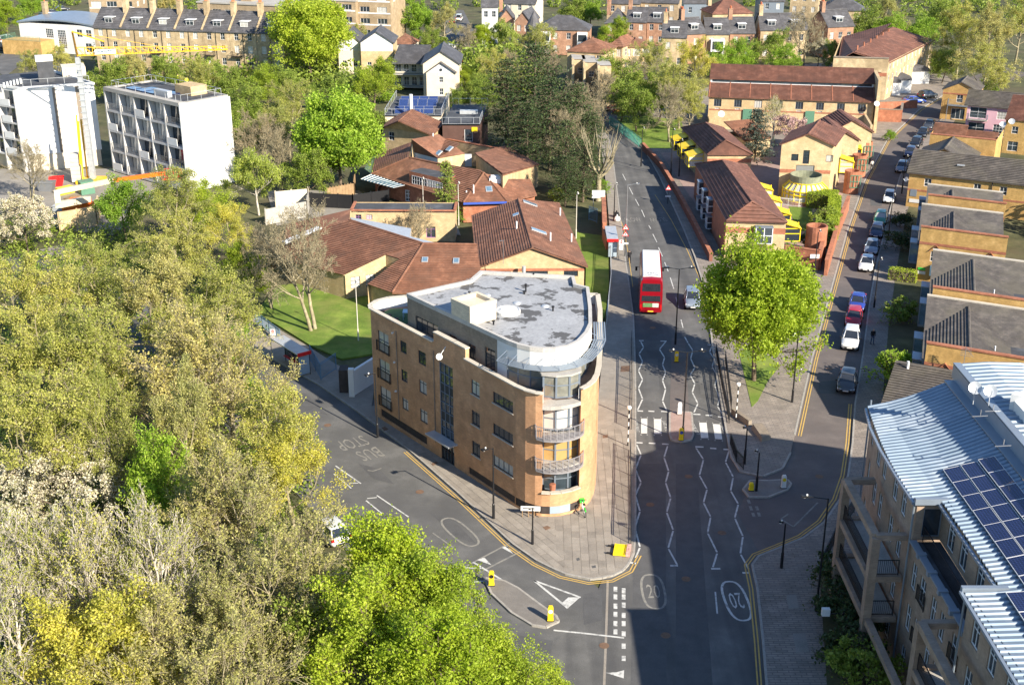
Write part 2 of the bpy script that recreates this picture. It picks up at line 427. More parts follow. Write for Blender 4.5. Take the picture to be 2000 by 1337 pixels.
# ------------------------------------------------------------------ building helpers
def holed_wall(mb, p0, p1, z0, z1, holes=(), depth=.14, mi=0, mr=None):
    """vertical wall p0->p1, outside on the right hand; holes (u0,u1,v0,v1) get reveals"""
    p0 = Vector(p0[:2]); p1 = Vector(p1[:2]); d = p1-p0; L = d.length; d /= L
    nrm = Vector((d.y, -d.x)); mr = mi if mr is None else mr
    def pt(u, v, k=0.0): return (p0.x+d.x*u-nrm.x*k, p0.y+d.y*u-nrm.y*k, v)
    us = sorted({0.0, L, *[h[0] for h in holes], *[h[1] for h in holes]})
    vs = sorted({z0, z1, *[h[2] for h in holes], *[h[3] for h in holes]})
    us = [u for u in us if -1e-6 <= u <= L+1e-6]; vs = [v for v in vs if z0-1e-6 <= v <= z1+1e-6]
    for i in range(len(us)-1):
        run = None
        for j in range(len(vs)-1):
            uc, vc = (us[i]+us[i+1])/2, (vs[j]+vs[j+1])/2
            inside = any(h[0] < uc < h[1] and h[2] < vc < h[3] for h in holes)
            if not inside:
                mb.face([pt(us[i],vs[j]), pt(us[i+1],vs[j]), pt(us[i+1],vs[j+1]), pt(us[i],vs[j+1])], mi)
    for (a, b, c, e) in [h[:4] for h in holes]:
        mb.face([pt(a,c), pt(a,c,depth), pt(a,e,depth), pt(a,e)][::-1], mr)
        mb.face([pt(b,c), pt(b,e), pt(b,e,depth), pt(b,c,depth)][::-1], mr)
        mb.face([pt(a,c), pt(b,c), pt(b,c,depth), pt(a,c,depth)], mr)
        mb.face([pt(a,e), pt(a,e,depth), pt(b,e,depth), pt(b,e)], mr)
    return p0, d, nrm
_WC = {}
def window_meshes(w, h, style, fm, gm):
    key = (round(w,2), round(h,2), style, fm.name, gm.name)
    if key in _WC: return _WC[key]
    m = MB(); t = .06 if min(w,h) > .7 else .045
    y0, y1 = .075, .125
    m.box(-w/2, -w/2+t, y0, y1, 0, h); m.box(w/2-t, w/2, y0, y1, 0, h)
    m.box(-w/2+t, w/2-t, y0+.002, y1, 0, t); m.box(-w/2+t, w/2-t, y0+.002, y1, h-t, h)
    q = t*.8
    if style in ('casement', 'french'):
        m.box(-q/2, q/2, y0+.004, y1, t, h-t)
        zt = h*.74 if style == 'casement' else h*.55
        if h > .9: m.box(-w/2+t, w/2-t, y0+.006, y1, zt, zt+q)
    elif style == 'sash':
        m.box(-w/2+t, w/2-t, y0+.004, y1, h*.5-q/2, h*.5+q/2)
        m.box(-q/3, q/3, y0+.006, y1, t, h-t)
    elif style == 'triple':
        for k in (-1, 1): m.box(k*w/6-q/2, k*w/6+q/2, y0+.004, y1, t, h-t)
    elif style == 'quad':
        for k in (-1, 0, 1): m.box(k*w/4-q/2, k*w/4+q/2, y0+.004, y1, t, h-t)
    elif style == 'grid':
        nu = max(2, round(w/.5)); nv = max(2, round(h/.55))
        for k in range(1, nu): m.box(-w/2+w*k/nu-q/2, -w/2+w*k/nu+q/2, y0+.004, y1, t, h-t)
        for k in range(1, nv): m.box(-w/2+t, w/2-t, y0+.006, y1, h*k/nv-q/2, h*k/nv+q/2)
    elif style == 'gothic':
        m.box(-q/2, q/2, y0+.004, y1, h*.42, h-t); m.box(-w/2+t, w/2-t, y0+.006, y1, h*.42-q/2, h*.42+q/2)
    g = MB(); yy = .105
    g.face([(-w/2+t*.5,yy,t*.5),(w/2-t*.5,yy,t*.5),(w/2-t*.5,yy,h-t*.5),(-w/2+t*.5,yy,h-t*.5)])
    r = (m.mesh('window', fm), g.mesh('pane', gm))
    _WC[key] = r; return r
def window(parent, p0, d, u, v, w, h, style='casement', fm=None, gm=None, sill=None, name='window'):
    """frame + pane set into a hole; local y runs into the wall"""
    fm = fm or FRAME_D; gm = gm or GLASS
    a, b = window_meshes(w, h, style, fm, gm)
    o = obj(name, a, parent, (p0.x+d.x*u, p0.y+d.y*u, v), math.atan2(d.y, d.x))
    obj('pane', b, o)
    if sill is not None:
        key = ('sill', round(w,2), sill.name)
        if key not in _WC: _WC[key] = MB().box(-w/2-.08, w/2+.08, -.07, .06, -.075, -.002).mesh('sill', sill)
        obj('sill', _WC[key], o)
    return o
def wall(parent, mb, p0, p1, z0, z1, wins=(), mi=0, depth=.14, fm=None, gm=None, sill=None, extra=()):
    """wins: (u_centre, v_bottom, w, h, style)"""
    holes = [(w[0]-w[2]/2, w[0]+w[2]/2, w[1], w[1]+w[3]) for w in wins] + list(extra)
    q, d, n = holed_wall(mb, p0, p1, z0, z1, holes, depth, mi)
    for w in wins:
        kw = w[5] if len(w) > 5 else {}
        window(parent, q, d, w[0], w[1], w[2], w[3], w[4] if len(w) > 4 else 'casement', kw.get('fm', fm), kw.get('gm', gm), kw.get('sill', sill))
    return q, d, n
def row(n, L, w, h, v, style='casement', a=None, b=None):
    """n windows evenly spread along a wall of length L"""
    a = L/(2*n) if a is None else a; b = L-a if b is None else b
    return [(a+(b-a)*k/max(1,n-1) if n > 1 else L/2, v, w, h, style) for k in range(n)]

def tile_rolls(mb, pts, spacing=.30, hw=0, hh=.03, mi=0, lift=.0):
    """overlapping tile courses on a convex planar slope: each course steps proud of the one above; pts[0]->pts[1] is the eave"""
    p = [Vector(q) for q in pts]; e = (p[1]-p[0]); e.normalize()
    n = Vector((0,0,0))
    for i in range(len(p)): n += p[i].cross(p[(i+1) % len(p)])
    n.normalize()
    if n.z < 0: n = -n; 
    s = n.cross(e).normalized()
    if s.z < 0: s = -s
    uv = [((q-p[0]).dot(e), (q-p[0]).dot(s)) for q in p]
    vmax = max(b for _,b in uv)
    def cut(v):
        us = []
        for i in range(len(uv)):
            (a,b),(c,d) = uv[i], uv[(i+1) % len(uv)]
            if (b-v)*(d-v) < 0: us.append(a+(c-a)*(v-b)/(d-b))
        return (min(us), max(us)) if len(us) > 1 else None
    k = 0
    def at(u, v, h): return p[0]+e*u+s*v+n*h
    while (k+1)*spacing < vmax+spacing*.4:
        v0 = k*spacing+.004; v1 = min((k+1)*spacing, vmax-.004); k += 1
        if v1-v0 < .05: continue
        a = cut(v0); b = cut(v1)
        if not a or not b or a[1]-a[0] < .1: continue
        mb.face([at(a[0],v0,hh), at(a[1],v0,hh), at(b[1],v1,.002), at(b[0],v1,.002)], mi)
        mb.face([at(a[0],v0,-.01), at(a[1],v0,-.01), at(a[1],v0,hh), at(a[0],v0,hh)], mi)
def roof(parent, planes, m, name='roof', thick=.12, rolls=.32, hh=.09, ridges=(), rm=None):
    """planes: lists of world/local points, first edge the eave. one mesh part with relief; ridge tiles as child"""
    mb = MB()
    for pl in planes:
        pl = [Vector(q) for q in pl]
        n = Vector((0,0,0))
        for i in range(len(pl)): n += pl[i].cross(pl[(i+1) % len(pl)])
        if n.z < 0: pl = [pl[1], pl[0]] + pl[:1:-1]
        mb.face(pl)
        dn = Vector((0,0,-thick))
        for i in range(len(pl)):
            a, b = pl[i], pl[(i+1) % len(pl)]
            mb.face([a, a+dn, b+dn, b])
        mb.face([q+dn for q in pl][::-1])
        if rolls: tile_rolls(mb, pl, rolls, 0, hh)
    o = mb.build(name, m, parent)
    if ridges:
        r = MB()
        for a, b in ridges:
            r = MB(); r.tube([Vector(a)+Vector((0,0,.03)), Vector(b)+Vector((0,0,.03))], .13, 6); r.build('ridge_tiles', rm or m, o)
    return o
def gable(x0, x1, y0, y1, z, h, axis='x', oh=.3):
    """two slopes over a rectangle, ridge along axis; returns planes, ridge list, gable triangles"""
    if axis == 'x':
        ym = (y0+y1)/2; k = oh*h/((y1-y0)/2)
        A = [(x0-oh,y0-oh,z-k),(x1+oh,y0-oh,z-k),(x1+oh,ym,z+h),(x0-oh,ym,z+h)]
        B = [(x1+oh,y1+oh,z-k),(x0-oh,y1+oh,z-k),(x0-oh,ym,z+h),(x1+oh,ym,z+h)]
        tri = [[(x0,y1,z),(x0,y0,z),(x0,ym,z+h-.1)],[(x1,y0,z),(x1,y1,z),(x1,ym,z+h-.1)]]
        return [A,B], [((x0-oh,ym,z+h),(x1+oh,ym,z+h))], tri
    xm = (x0+x1)/2; k = oh*h/((x1-x0)/2)
    A = [(x1+oh,y0-oh,z-k),(x1+oh,y1+oh,z-k),(xm,y1+oh,z+h),(xm,y0-oh,z+h)]
    B = [(x0-oh,y1+oh,z-k),(x0-oh,y0-oh,z-k),(xm,y0-oh,z+h),(xm,y1+oh,z+h)]
    tri = [[(x0,y0,z),(x1,y0,z),(xm,y0,z+h-.1)],[(x1,y1,z),(x0,y1,z),(xm,y1,z+h-.1)]]
    return [A,B], [((xm,y0-oh,z+h),(xm,y1+oh,z+h))], tri
def hip(x0, x1, y0, y1, z, h, axis='x', oh=.35, hl=None, hr=None):
    """hipped roof; hl/hr distance of the hip apexes from the ends"""
    k = 0
    X0,X1,Y0,Y1 = x0-oh,x1+oh,y0-oh,y1+oh
    if axis == 'x':
        ym = (y0+y1)/2; a = (X0+(hl if hl is not None else (Y1-Y0)/2), ym, z+h); b = (X1-(hr if hr is not None else (Y1-Y0)/2), ym, z+h)
        pl = [[(X0,Y0,z),(X1,Y0,z),b,a],[(X1,Y1,z),(X0,Y1,z),a,b],[(X0,Y1,z),(X0,Y0,z),a],[(X1,Y0,z),(X1,Y1,z),b]]
    else:
        xm = (x0+x1)/2; a = (xm, Y0+(hl if hl is not None else (X1-X0)/2), z+h); b = (xm, Y1-(hr if hr is not None else (X1-X0)/2), z+h)
        pl = [[(X0,Y1,z),(X0,Y0,z),a,b],[(X1,Y0,z),(X1,Y1,z),b,a],[(X0,Y0,z),(X1,Y0,z),a],[(X1,Y1,z),(X0,Y1,z),b]]
    rd = [(a,b)] + [(pl[2][0],a),(pl[2][1],a),(pl[3][0],b),(pl[3][1],b)]
    return pl, rd
def box_walls(parent, mb, x0, x1, y0, y1, z0, z1, S=(), E=(), N=(), W=(), mi=0, **kw):
    wall(parent, mb, (x0,y0), (x1,y0), z0, z1, S, mi, **kw)
    wall(parent, mb, (x1,y0), (x1,y1), z0, z1, E, mi, **kw)
    wall(parent, mb, (x1,y1), (x0,y1), z0, z1, N, mi, **kw)
    wall(parent, mb, (x0,y1), (x0,y0), z0, z1, W, mi, **kw)
def frame_at(pa, pb, z=0.0, zb=None):
    """origin and heading from two surveyed points: origin A, x axis towards B"""
    a = P(pa[0], pa[1], z); b = P(pb[0], pb[1], z if zb is None else zb)
    d = b-a; return (a.x, a.y, 0), math.atan2(d.y, d.x), Vector((d.x,d.y)).length
def text_mesh(txt, size, m, name='lettering'):
    cu = bpy.data.curves.new(name, 'FONT'); cu.body = txt; cu.size = size
    cu.align_x = 'CENTER'; cu.align_y = 'CENTER'; cu.resolution_u = 2
    ob = bpy.data.objects.new(name, cu); link(ob)
    dg = bpy.context.evaluated_depsgraph_get()
    me = bpy.data.meshes.new_from_object(ob.evaluated_get(dg))
    bpy.data.objects.remove(ob); bpy.data.curves.remove(cu)
    me.materials.clear(); me.materials.append(m); me.name = name
    return me
# things surveyed in world coordinates: the Empty stands at their base, parts keep world coordinates
_WROOT = {}
def wthing(name, label, cat, loc, group=None):
    o = thing(name, label, cat, (loc[0], loc[1], loc[2] if len(loc) > 2 else 0.0), 0.0, group)
    _WROOT[o.name] = Matrix.Translation(-o.location)
    return o
_obj0 = obj
def obj(name, me, parent=None, loc=None, rz=0.0):
    o = _obj0(name, me, parent, loc, rz)
    if parent is not None and parent.name in _WROOT: o.matrix_parent_inverse = _WROOT[parent.name]
    return o
def inset(poly, d):
    """closed CCW polygon moved inwards by d"""
    n = len(poly); out = []
    for i in range(n):
        a = Vector(poly[i-1]); b = Vector(poly[i]); c = Vector(poly[(i+1)%n])
        t1 = (b-a).normalized(); t2 = (c-b).normalized()
        n1 = Vector((-t1.y,t1.x)); n2 = Vector((-t2.y,t2.x)); m = n1+n2
        k = d/max(.35, m.length_squared/2)
        out.append((b.x+m.x*k, b.y+m.y*k))
    return out
def ring_wall(mb, outer, inner, z0, z1, mi=0, mtop=None):
    """parapet between two matching closed polygons"""
    n = len(outer); mt = mi if mtop is None else mtop
    for i in range(n):
        j = (i+1) % n
        a,b,c,d = outer[i],outer[j],inner[j],inner[i]
        mb.face([(*a,z1),(*b,z1),(*c,z1),(*d,z1)], mt)
        mb.face([(*a,z0),(*b,z0),(*b,z1),(*a,z1)], mi)
        mb.face([(*c,z0),(*d,z0),(*d,z1),(*c,z1)], mi)
def rail(mb, pts, z, h, bars=.12, r=.018, posts=None, top=.05, lean=0):
    """balustrade along a polyline of (x,y)"""
    q = [Vector((p[0],p[1],z)) for p in pts]; up = Vector((0,0,h))
    for a, b in zip(q, q[1:]):
        mb.bar(a+up, b+up, top, .04); mb.bar(a+Vector((0,0,.08)), b+Vector((0,0,.08)), .03, .03)
        L = (b-a).length; n = max(1, round(L/bars))
        for k in range(n): 
            c = a+(b-a)*((k+.5)/n); mb.bar(c+Vector((0,0,.08)), c+up, r, r)
        mb.bar(a, a+up, .045, .045)
    mb.bar(q[-1], q[-1]+up, .045, .045)
# ================================================================== ground, roads, pavements
def px_poly(pts, z=0.0): return [P2(x, y) for x, y in pts]
g = structure(MB().box(-3500, 3500, -300, 6500, -1.0, -.06).build('ground', SOIL))
def sheet(name, pts, z, m, parent=None):
    mb = MB(); mb.face([(x, y, z) for x, y in pts])
    o = mb.build(name, m, parent)
    return structure(o) if parent is None else o
def ccw(pts):
    a = sum(pts[i][0]*pts[(i+1)%len(pts)][1]-pts[(i+1)%len(pts)][0]*pts[i][1] for i in range(len(pts)))
    return pts if a > 0 else pts[::-1]
main_road = sheet('main_road', ccw(px_poly([(760,1500),(1150,1200),(1225,1000),(1225,700),(1210,560),(1195,450),(1188,380),(1180,300),(1170,255),(1155,225),(1130,200),(1180,196),(1230,225),(1275,265),(1320,310),(1350,380),(1385,450),(1420,560),(1460,700),(1600,900),(1660,1000),(1640,1100),(1580,1200),(1560,1500)])), 0.0, streaked_asphalt())
CD = Vector((-.523,.852)); CN = Vector((-.852,-.523))          # along / to the far side of the left-hand road
c_r = [(7,66),(0,79.05),(-4.06,86.32),(-8.73,94.16),(-13.98,101.83),(-18.63,108.14),(-24.19,114.48),(-36,126.5),(-60,150)]
c_l = [(p[0]-9.4, p[1]-5.8) for p in c_r]
left_road = sheet('left_road', ccw([(p[0]+2.2,p[1]+1.3) for p in c_r] + c_l[::-1]), -.004, ASPHALT)
side_street = sheet('side_street', ccw(px_poly([(1440,1000),(1500,880),(1560,700),(1600,560),(1635,440),(1668,350),(1715,270),(1780,210),(1850,165),(1960,130),(2010,145),(1900,185),(1850,225),(1810,275),(1770,345),(1755,410),(1742,460),(1725,530),(1715,600),(1700,700),(1690,800),(1690,960),(1600,1080),(1500,1110)])), .004, ASPHALT_R)

def raised(name, pts, z=.12, m=None):
    m = m or PAVE_S
    mb = MB(); mb.prism(ccw(pts), -.05, z)
    return structure(mb.build(name, m))
def offset_line(pts, d):
    """polyline moved d to its right"""
    out = []
    for i in range(len(pts)):
        a = Vector(pts[max(i-1,0)]); b = Vector(pts[min(i+1,len(pts)-1)])
        t = (b-a).normalized(); out.append((pts[i][0]+t.y*d, pts[i][1]-t.x*d))
    return out
def resample(pts, step):
    pts = [Vector(p) for p in pts]; out = []; carry = 0.0
    for a, b in zip(pts, pts[1:]):
        L = (b-a).length; t = carry
        while t < L: out.append(a+(b-a)*(t/L)); t += step
        carry = t-L
    out.append(pts[-1]); return out
_ks = MB().box(-.44,.44,-.075,.075,-.02,.137).mesh('kerb_stone', KERB)
def kerb(parent, pts, stones=False):
    if stones:
        q = resample(pts, .9)
        for a, b in zip(q, q[1:]):
            if (b-a).length < .5: continue
            o = obj('kerb_stone', _ks, parent, ((a.x+b.x)/2,(a.y+b.y)/2, random.uniform(-.004,.003)), math.atan2(b.y-a.y,b.x-a.x))
    else:
        mb = MB()
        for a, b in zip(pts, pts[1:]): mb.bar((a[0],a[1],.055),(b[0],b[1],.055),.16,.16)
        mb.build('kerb', KERB, parent)
def strip(pts, w, z, m, parent, name):
    """flat painted band along a polyline"""
    mb = MB(); L = offset_line(pts, -w/2); R = offset_line(pts, w/2)
    for i in range(len(pts)-1):
        mb.face([(*R[i],z),(*R[i+1],z),(*L[i+1],z),(*L[i],z)])
    return mb.build(name, m, parent)
random.seed(5)
# corner pavement round the flats
kerbC = [(-60,150),(-36,126.5),(-24.19,114.48),(-18.63,108.14),(-13.98,101.83),(-8.73,94.16),(-4.06,86.32),(0,79.05)] + px_poly([(1050,1097),(1100,1121),(1150,1132),(1190,1128),(1222,1112),(1238,1082)])
kerbA = px_poly([(1241,1040),(1241,1000),(1241,930),(1241,860),(1241,760),(1240,700),(1237,620),(1229,560),(1220,500),(1213,440),(1206,380),(1198,320),(1190,275),(1172,245),(1150,222)])
innerA = px_poly([(1140,228),(1158,252),(1172,285),(1180,330),(1185,380),(1190,440),(1192,500),(1192,560),(1185,620)])
pavement_corner = raised('corner_pavement', kerbC + kerbA + innerA + [(7.9,103.5),(5,104.5),(-9.5,104),(-12.9,103)] + px_poly([(735,735),(700,735),(655,712),(605,680),(545,645),(500,618)]) + [(-37.5,131),(-58,152)], .12, PAVE)
kerb(pavement_corner, kerbC[4:] + kerbA[:5], True)
kerb(pavement_corner, kerbC[:5]); kerb(pavement_corner, kerbA[4:])
# wedge between the two right-hand streets
kA2 = px_poly([(1240,270),(1264,303),(1287,343),(1311,395),(1336,450),(1356,500),(1375,560),(1385,620),(1392,680),(1404,760),(1420,850),(1428,893),(1446,922),(1490,931),(1528,916),(1544,885)])
kB1 = px_poly([(1552,850),(1586,700),(1622,570),(1655,450),(1688,355),(1732,275),(1795,215),(1870,170)])
pavement_wedge = raised('wedge_pavement', kA2 + kB1 + px_poly([(1850,150),(1700,120),(1500,130),(1300,200),(1240,245)]))
kerb(pavement_wedge, kA2); kerb(pavement_wedge, kB1)
# right-hand side
kB2 = px_poly([(1878,200),(1832,240),(1792,280),(1758,345),(1740,405),(1727,455),(1710,525),(1698,595),(1686,690),(1670,790),(1665,868),(1656,930),(1640,977),(1610,1021),(1570,1051),(1520,1072),(1482,1087),(1469,1104),(1479,1150),(1490,1250),(1504,1420)])
pavement_right = raised('right_pavement', kB2 + px_poly([(2300,1420),(2400,600),(2100,180)]))
kerb(pavement_right, kB2)
# central refuge, mouth island, splitter island
ISL = mat('island_paving', (.19,.175,.16), .9, .12, .8, None, .1, pattern='grain')
def island(name, pts, m):
    o = raised(name, px_poly(pts), .13, m); q = px_poly(pts); kerb(o, q+[q[0]]); return o
refuge = island('crossing_refuge', [(1308,808),(1312,806),(1347,806),(1351,808),(1354,850),(1350,860),(1331,864),(1312,861),(1308,850)], PAVE_T)
mouth_island = island('street_mouth_island', [(1451,957),(1463,972),(1500,972),(1538,957),(1545,946),(1538,938),(1500,940),(1465,940)], ISL)
splitter = island('splitter_island', [(946,1130),(985,1136),(1012,1150),(1052,1180),(1086,1204),(1091,1214),(1066,1226),(1040,1222),(1000,1198),(960,1160)], ISL)
# median and road patches
sheet('median_patch', ccw(px_poly([(1312,660),(1338,662),(1346,803),(1308,803)])), .006, ASPHALT_R, main_road)
sheet('road_patch', ccw(px_poly([(1242,905),(1300,905),(1302,1337),(1232,1337)])), .004, ASPHALT_D, main_road)
sheet('road_patch', ccw(px_poly([(1320,905),(1360,905),(1392,1337),(1320,1337)])), .004, ASPHALT_D, main_road)
for q in ([(1600,745),(1640,742),(1636,768),(1598,768)], [(1612,640),(1640,640),(1640,680),(1615,680)], [(1700,390),(1725,388),(1722,402),(1700,402)]):
    sheet('road_patch', ccw(px_poly(q)), .008, ASPHALT_D, side_street)
strip(px_poly([(1187,1133),(1184,1230),(1180,1337)]), .16, .006, PAVE, main_road, 'trench_line')
strip(px_poly([(901,1110),(995,1060)]), .16, .004, PAINT_WW, left_road, 'hump_edge')
strip(px_poly([(925,1123),(1029,1070)]), .16, .004, PAINT_WW, left_road, 'hump_edge')
# paving slabs that can be told apart round the nose of the flats
_sl = MB(); _sl.face([(-.45,-.3,.123),(.45,-.3,.123),(.45,.3,.123),(-.45,.3,.123)], 1)
_sl.box(-.436,.436,-.286,.286,.10,.134)
_slab = _sl.mesh('paving_slab', [PAVE, PAVE_J])
def inside(p, poly):
    r = False; n = len(poly)
    for i in range(n):
        (x0,y0),(x1,y1) = poly[i], poly[(i+1)%n]
        if (y0 > p[1]) != (y1 > p[1]) and p[0] < (x1-x0)*(p[1]-y0)/(y1-y0)+x0: r = not r
    return r
FOOT = [(2.2,83.0),(3.6,83.1),(4.9,83.6),(5.8,84.5),(6.4,85.9),(6.75,88.0),(7.0,91.0),(7.65,100.5),(7.7,104.5),(5.4,104.8),(-3.0,106.0),(-4.0,103.8),(-9.5,104.0),(-11.0,103.6),(-12.0,102.8),(-12.45,101.7),(-12.3,100.9),(-4.68,91.0),(-1.4,86.6),(-.3,85.1),(.9,83.8)]
_pp = ccw(kerbC[3:] + kerbA[:7] + [(9.5,103),(7.7,103),(-12,103)])
n_sl = 0
for ori in (0, 1):
    d = Vector((-CD.x,-CD.y)) if ori == 0 else Vector((.02,1)).normalized()
    nn = Vector((-d.y, d.x)); o0 = Vector((0,79.2)) if ori == 0 else Vector((9.3,77))
    an = math.atan2(d.y, d.x)
    for i in range(-32, 34):
        for j in range(-14, 16):
            c = o0 + d*(i*.9 + (.45 if j % 2 else 0)) + nn*(j*.6+.42)
            if (ori == 0) != (c.x < 3.4 - (c.y-79)*.15): continue
            if c.y > 98: continue
            cs = [c+d*a*.46+nn*b*.31 for a in (-1,1) for b in (-1,1)]
            if all(inside(q, _pp) and not inside(q, FOOT) for q in cs):
                if n_sl < 300:
                    obj('paving_slab', _slab, pavement_corner, (c.x, c.y, random.uniform(-.003,.003)), an); n_sl += 1
# lawns and yards
def lawn(name, pts, m=GRASS, z=.15):
    mb = MB(); mb.prism(ccw(px_poly(pts)), -.04, z); return structure(mb.build(name, m))
lawn('school_lawn', [(500,612),(540,560),(640,548),(745,590),(745,690),(668,703),(606,676),(548,640)])
lawn('fenced_lawn', [(1126,455),(1176,462),(1189,500),(1189,560),(1181,620),(1160,640),(1130,560),(1120,500)])
lawn('tree_verge', [(1443,690),(1470,672),(1524,716),(1500,745),(1480,785),(1468,797),(1456,745)])
lawn('estate_lawn', [(1205,232),(1260,228),(1330,236),(1345,280),(1305,292),(1258,290)])
lawn('estate_garden', [(1540,405),(1585,408),(1590,450),(1555,455)])
lawn('school_yard', [(520,372),(700,372),(760,405),(880,405),(900,460),(690,412),(540,440)], YARD, .02)
lawn('estate_yard', [(1290,300),(1500,290),(1680,270),(1640,400),(1560,560),(1440,520)], PAVE_T, .135)
lawn('front_gardens', [(1722,800),(1735,640),(1752,520),(1770,420),(1800,330),(1870,230),(2100,230),(2100,800)], SOIL, .14)
lawn('shrub_bed', [(1600,1120),(1690,1080),(1760,1100),(1900,1420),(1620,1420)], SOIL, .15)
lawn('construction_yard', [(-40,330),(230,330),(330,370),(220,460),(60,440),(-40,400)], YARD, .03)
lawn('far_lane', [(872,150),(905,150),(925,60),(905,20),(868,20)], ASPHALT, .03)
lawn('far_left_lane', [(-20,130),(30,80),(90,55),(130,50),(120,62),(60,110),(10,150)], ASPHALT, .03)

# ------------------------------------------------------------------ road markings
ZM = .012
def line(pts, w=.11, m=PAINT_W, road=None, name='road_line'):
    return strip(px_poly(pts), w, ZM, m, road or main_road, name)
Z = [
 [(1243,867),(1252,888),(1241,916),(1252,942),(1241,967),(1250,998),(1240,1030),(1250,1068),(1241,1090)],
 [(1304,870),(1297,893),(1306,920),(1300,942),(1310,972),(1302,1000),(1315,1035),(1305,1070),(1323,1103)],
 [(1359,874),(1374,897),(1366,928),(1381,955),(1374,981),(1388,1009),(1382,1040),(1401,1079),(1392,1108)],
 [(1424,879),(1417,902),(1432,931),(1427,958),(1442,984),(1435,1011),(1451,1047),(1446,1081),(1463,1112)],
 [(1251,666),(1257,678),(1248,691),(1255,706),(1247,724),(1255,741),(1247,758),(1255,779),(1245,801)],
 [(1301,666),(1288,682),(1298,698),(1294,712),(1300,727),(1294,743),(1300,760),(1294,783),(1302,801)],
 [(1337,657),(1344,670),(1353,684),(1349,700),(1357,718),(1348,732),(1357,749),(1352,766),(1363,788),(1355,806)],
 [(1391,674),(1386,687),(1395,701),(1391,716),(1401,734),(1396,753),(1406,778),(1401,793),(1413,811)]]
for z in Z:
    mb = MB(); q = px_poly(z)
    for a, b in zip(q, q[1:]):
        a = Vector(a); b = Vector(b); t = (b-a).normalized(); n = Vector((t.y,-t.x))*.065
        a = a+t*.09; b = b-t*.09
        mb.face([(*(a+n),ZM),(*(b+n),ZM),(*(b-n),ZM),(*(a-n),ZM)])
    mb.build('zigzag_line', PAINT_W, main_road)
for a in ([(1309,1104),(1324,1104)],[(1389,1110),(1407,1110)],[(1450,1118),(1463,1118)],[(1248,665),(1257,665)],[(1290,666),(1302,666)],[(1382,673),(1392,673)],[(1230,1098),(1244,1100)]):
    line(a, .22)
for x0, x1, y in ((1243,1255,864),(1267,1280,865),(1293,1306,866.5),(1358,1374,872),(1387,1399,875),(1413,1424,877),(1245,1256,802),(1266,1278,802.5),(1291,1303,803),(1354,1368,808.5),(1378,1391,810.5),(1402,1413.5,813.5)):
    line([(x0,y),(x1,y+.6)], .24, name='give_way_dash')
for q in ([(1252,817),(1264.4,817),(1264,846),(1252,846)],[(1277,818),(1291.7,818),(1292,847),(1277.7,847)],[(1365.5,825),(1380,825),(1383.7,855),(1369,855)],[(1392,827.6),(1406.5,828.3),(1410.7,857.7),(1396.7,857)]):
    sheet('crossing_stripe', ccw(px_poly(q)), ZM, PAINT_C, main_road)
    for (x, y) in q:
        for dx in (0,): line([(x-1, y+(2.6 if y > 840 else -2.0)), (x+1, y+(2.6 if y > 840 else -2.0))], .12, name='crossing_stud')
def road_text(txt, px, py, ang, w, h, m, road, name='road_lettering'):
    """w: width across the words, h: length of the letters along the way they are read"""
    me = text_mesh(txt, 1.0, m, name)
    co = np.empty(len(me.vertices)*3, np.float32); me.vertices.foreach_get('co', co); co = co.reshape(-1,3)
    mn, mx = co.min(0), co.max(0)
    co[:,0] = (co[:,0]-(mn[0]+mx[0])/2)*w/(mx[0]-mn[0]); co[:,1] = (co[:,1]-(mn[1]+mx[1])/2)*h/(mx[1]-mn[1])
    me.vertices.foreach_set('co', co.ravel().copy()); auto_uv(me)
    p = P(px, py); return obj(name, me, road, (p.x, p.y, ZM), ang)
for px, py, a, t in ((1244,832,-90,'LOOK RIGHT'),(1300,833,90,'LOOK LEFT'),(1358,837,-90,'LOOK LEFT'),(1417,843,90,'LOOK RIGHT')):
    road_text(t, px, py, math.radians(a + (6 if px > 1310 else 0)), 2.4, .30, PAINT_W, main_road)
road_text('SLOW', 1285, 429, math.pi + .14, 2.4, 1.9, PAINT_WW, main_road)
road_text('SLOW', 1236, 429, .14, 2.2, 1.9, PAINT_WW, main_road)
ac = math.atan2(-.523, -.852)
road_text('BUS', 722, 886, ac, 2.0, 2.0, PAINT_WW, left_road)
road_text('STOP', 688, 865, ac, 2.6, 2.0, PAINT_WW, left_road)
def roundel(px, py, rx, ry, ang, m, road, txt):
    c = P(px, py); pts = []
    for k in range(29):
        t = 2*math.pi*k/28; s = math.copysign(abs(math.cos(t))**.75, math.cos(t)); q = math.copysign(abs(math.sin(t))**.75, math.sin(t))
        x, y = rx*s, ry*q
        pts.append((c.x+x*math.cos(ang)-y*math.sin(ang), c.y+x*math.sin(ang)+y*math.cos(ang)))
    strip(pts, .17, ZM, m, road, 'speed_roundel'); txt and road_text(txt, px, py, ang, rx*1.15, ry*.8, m, road)
roundel(1438, 1172, .78, 2.35, math.pi+.05, PAINT_W, main_road, '20')
roundel(1276, 1154, .78, 2.1, .0, PAINT_WW, main_road, '20')
roundel(898, 1038, .75, 2.3, math.atan2(.523,.852)-math.pi/2+math.pi/2+math.pi, PAINT_WW, left_road, '')
for a, b in (((1309,542),(1316,564)),((1305,530),(1298,512)),((1294,501),(1286,483)),((1283,473),(1275,457)),((1271,447),(1267,440)),((1259,424),(1253,410)),((1248,402),(1241,389)),((1236,380),(1229,366)),((1330,624),(1334,640)),((1320,580),(1325,600)),((1397,1155),(1401,1198)),((1222,352),(1216,340))):
    line([a, b], .11, PAINT_W, name='centre_line')
line([(1279,380),(1310,428),(1343,490),(1368,547),(1377,600),(1384,640)], .09, PAINT_Y, name='yellow_line')
line([(1196,372),(1205,410),(1218,445),(1228,500),(1236,560)], .08, PAINT_Y, name='yellow_line')
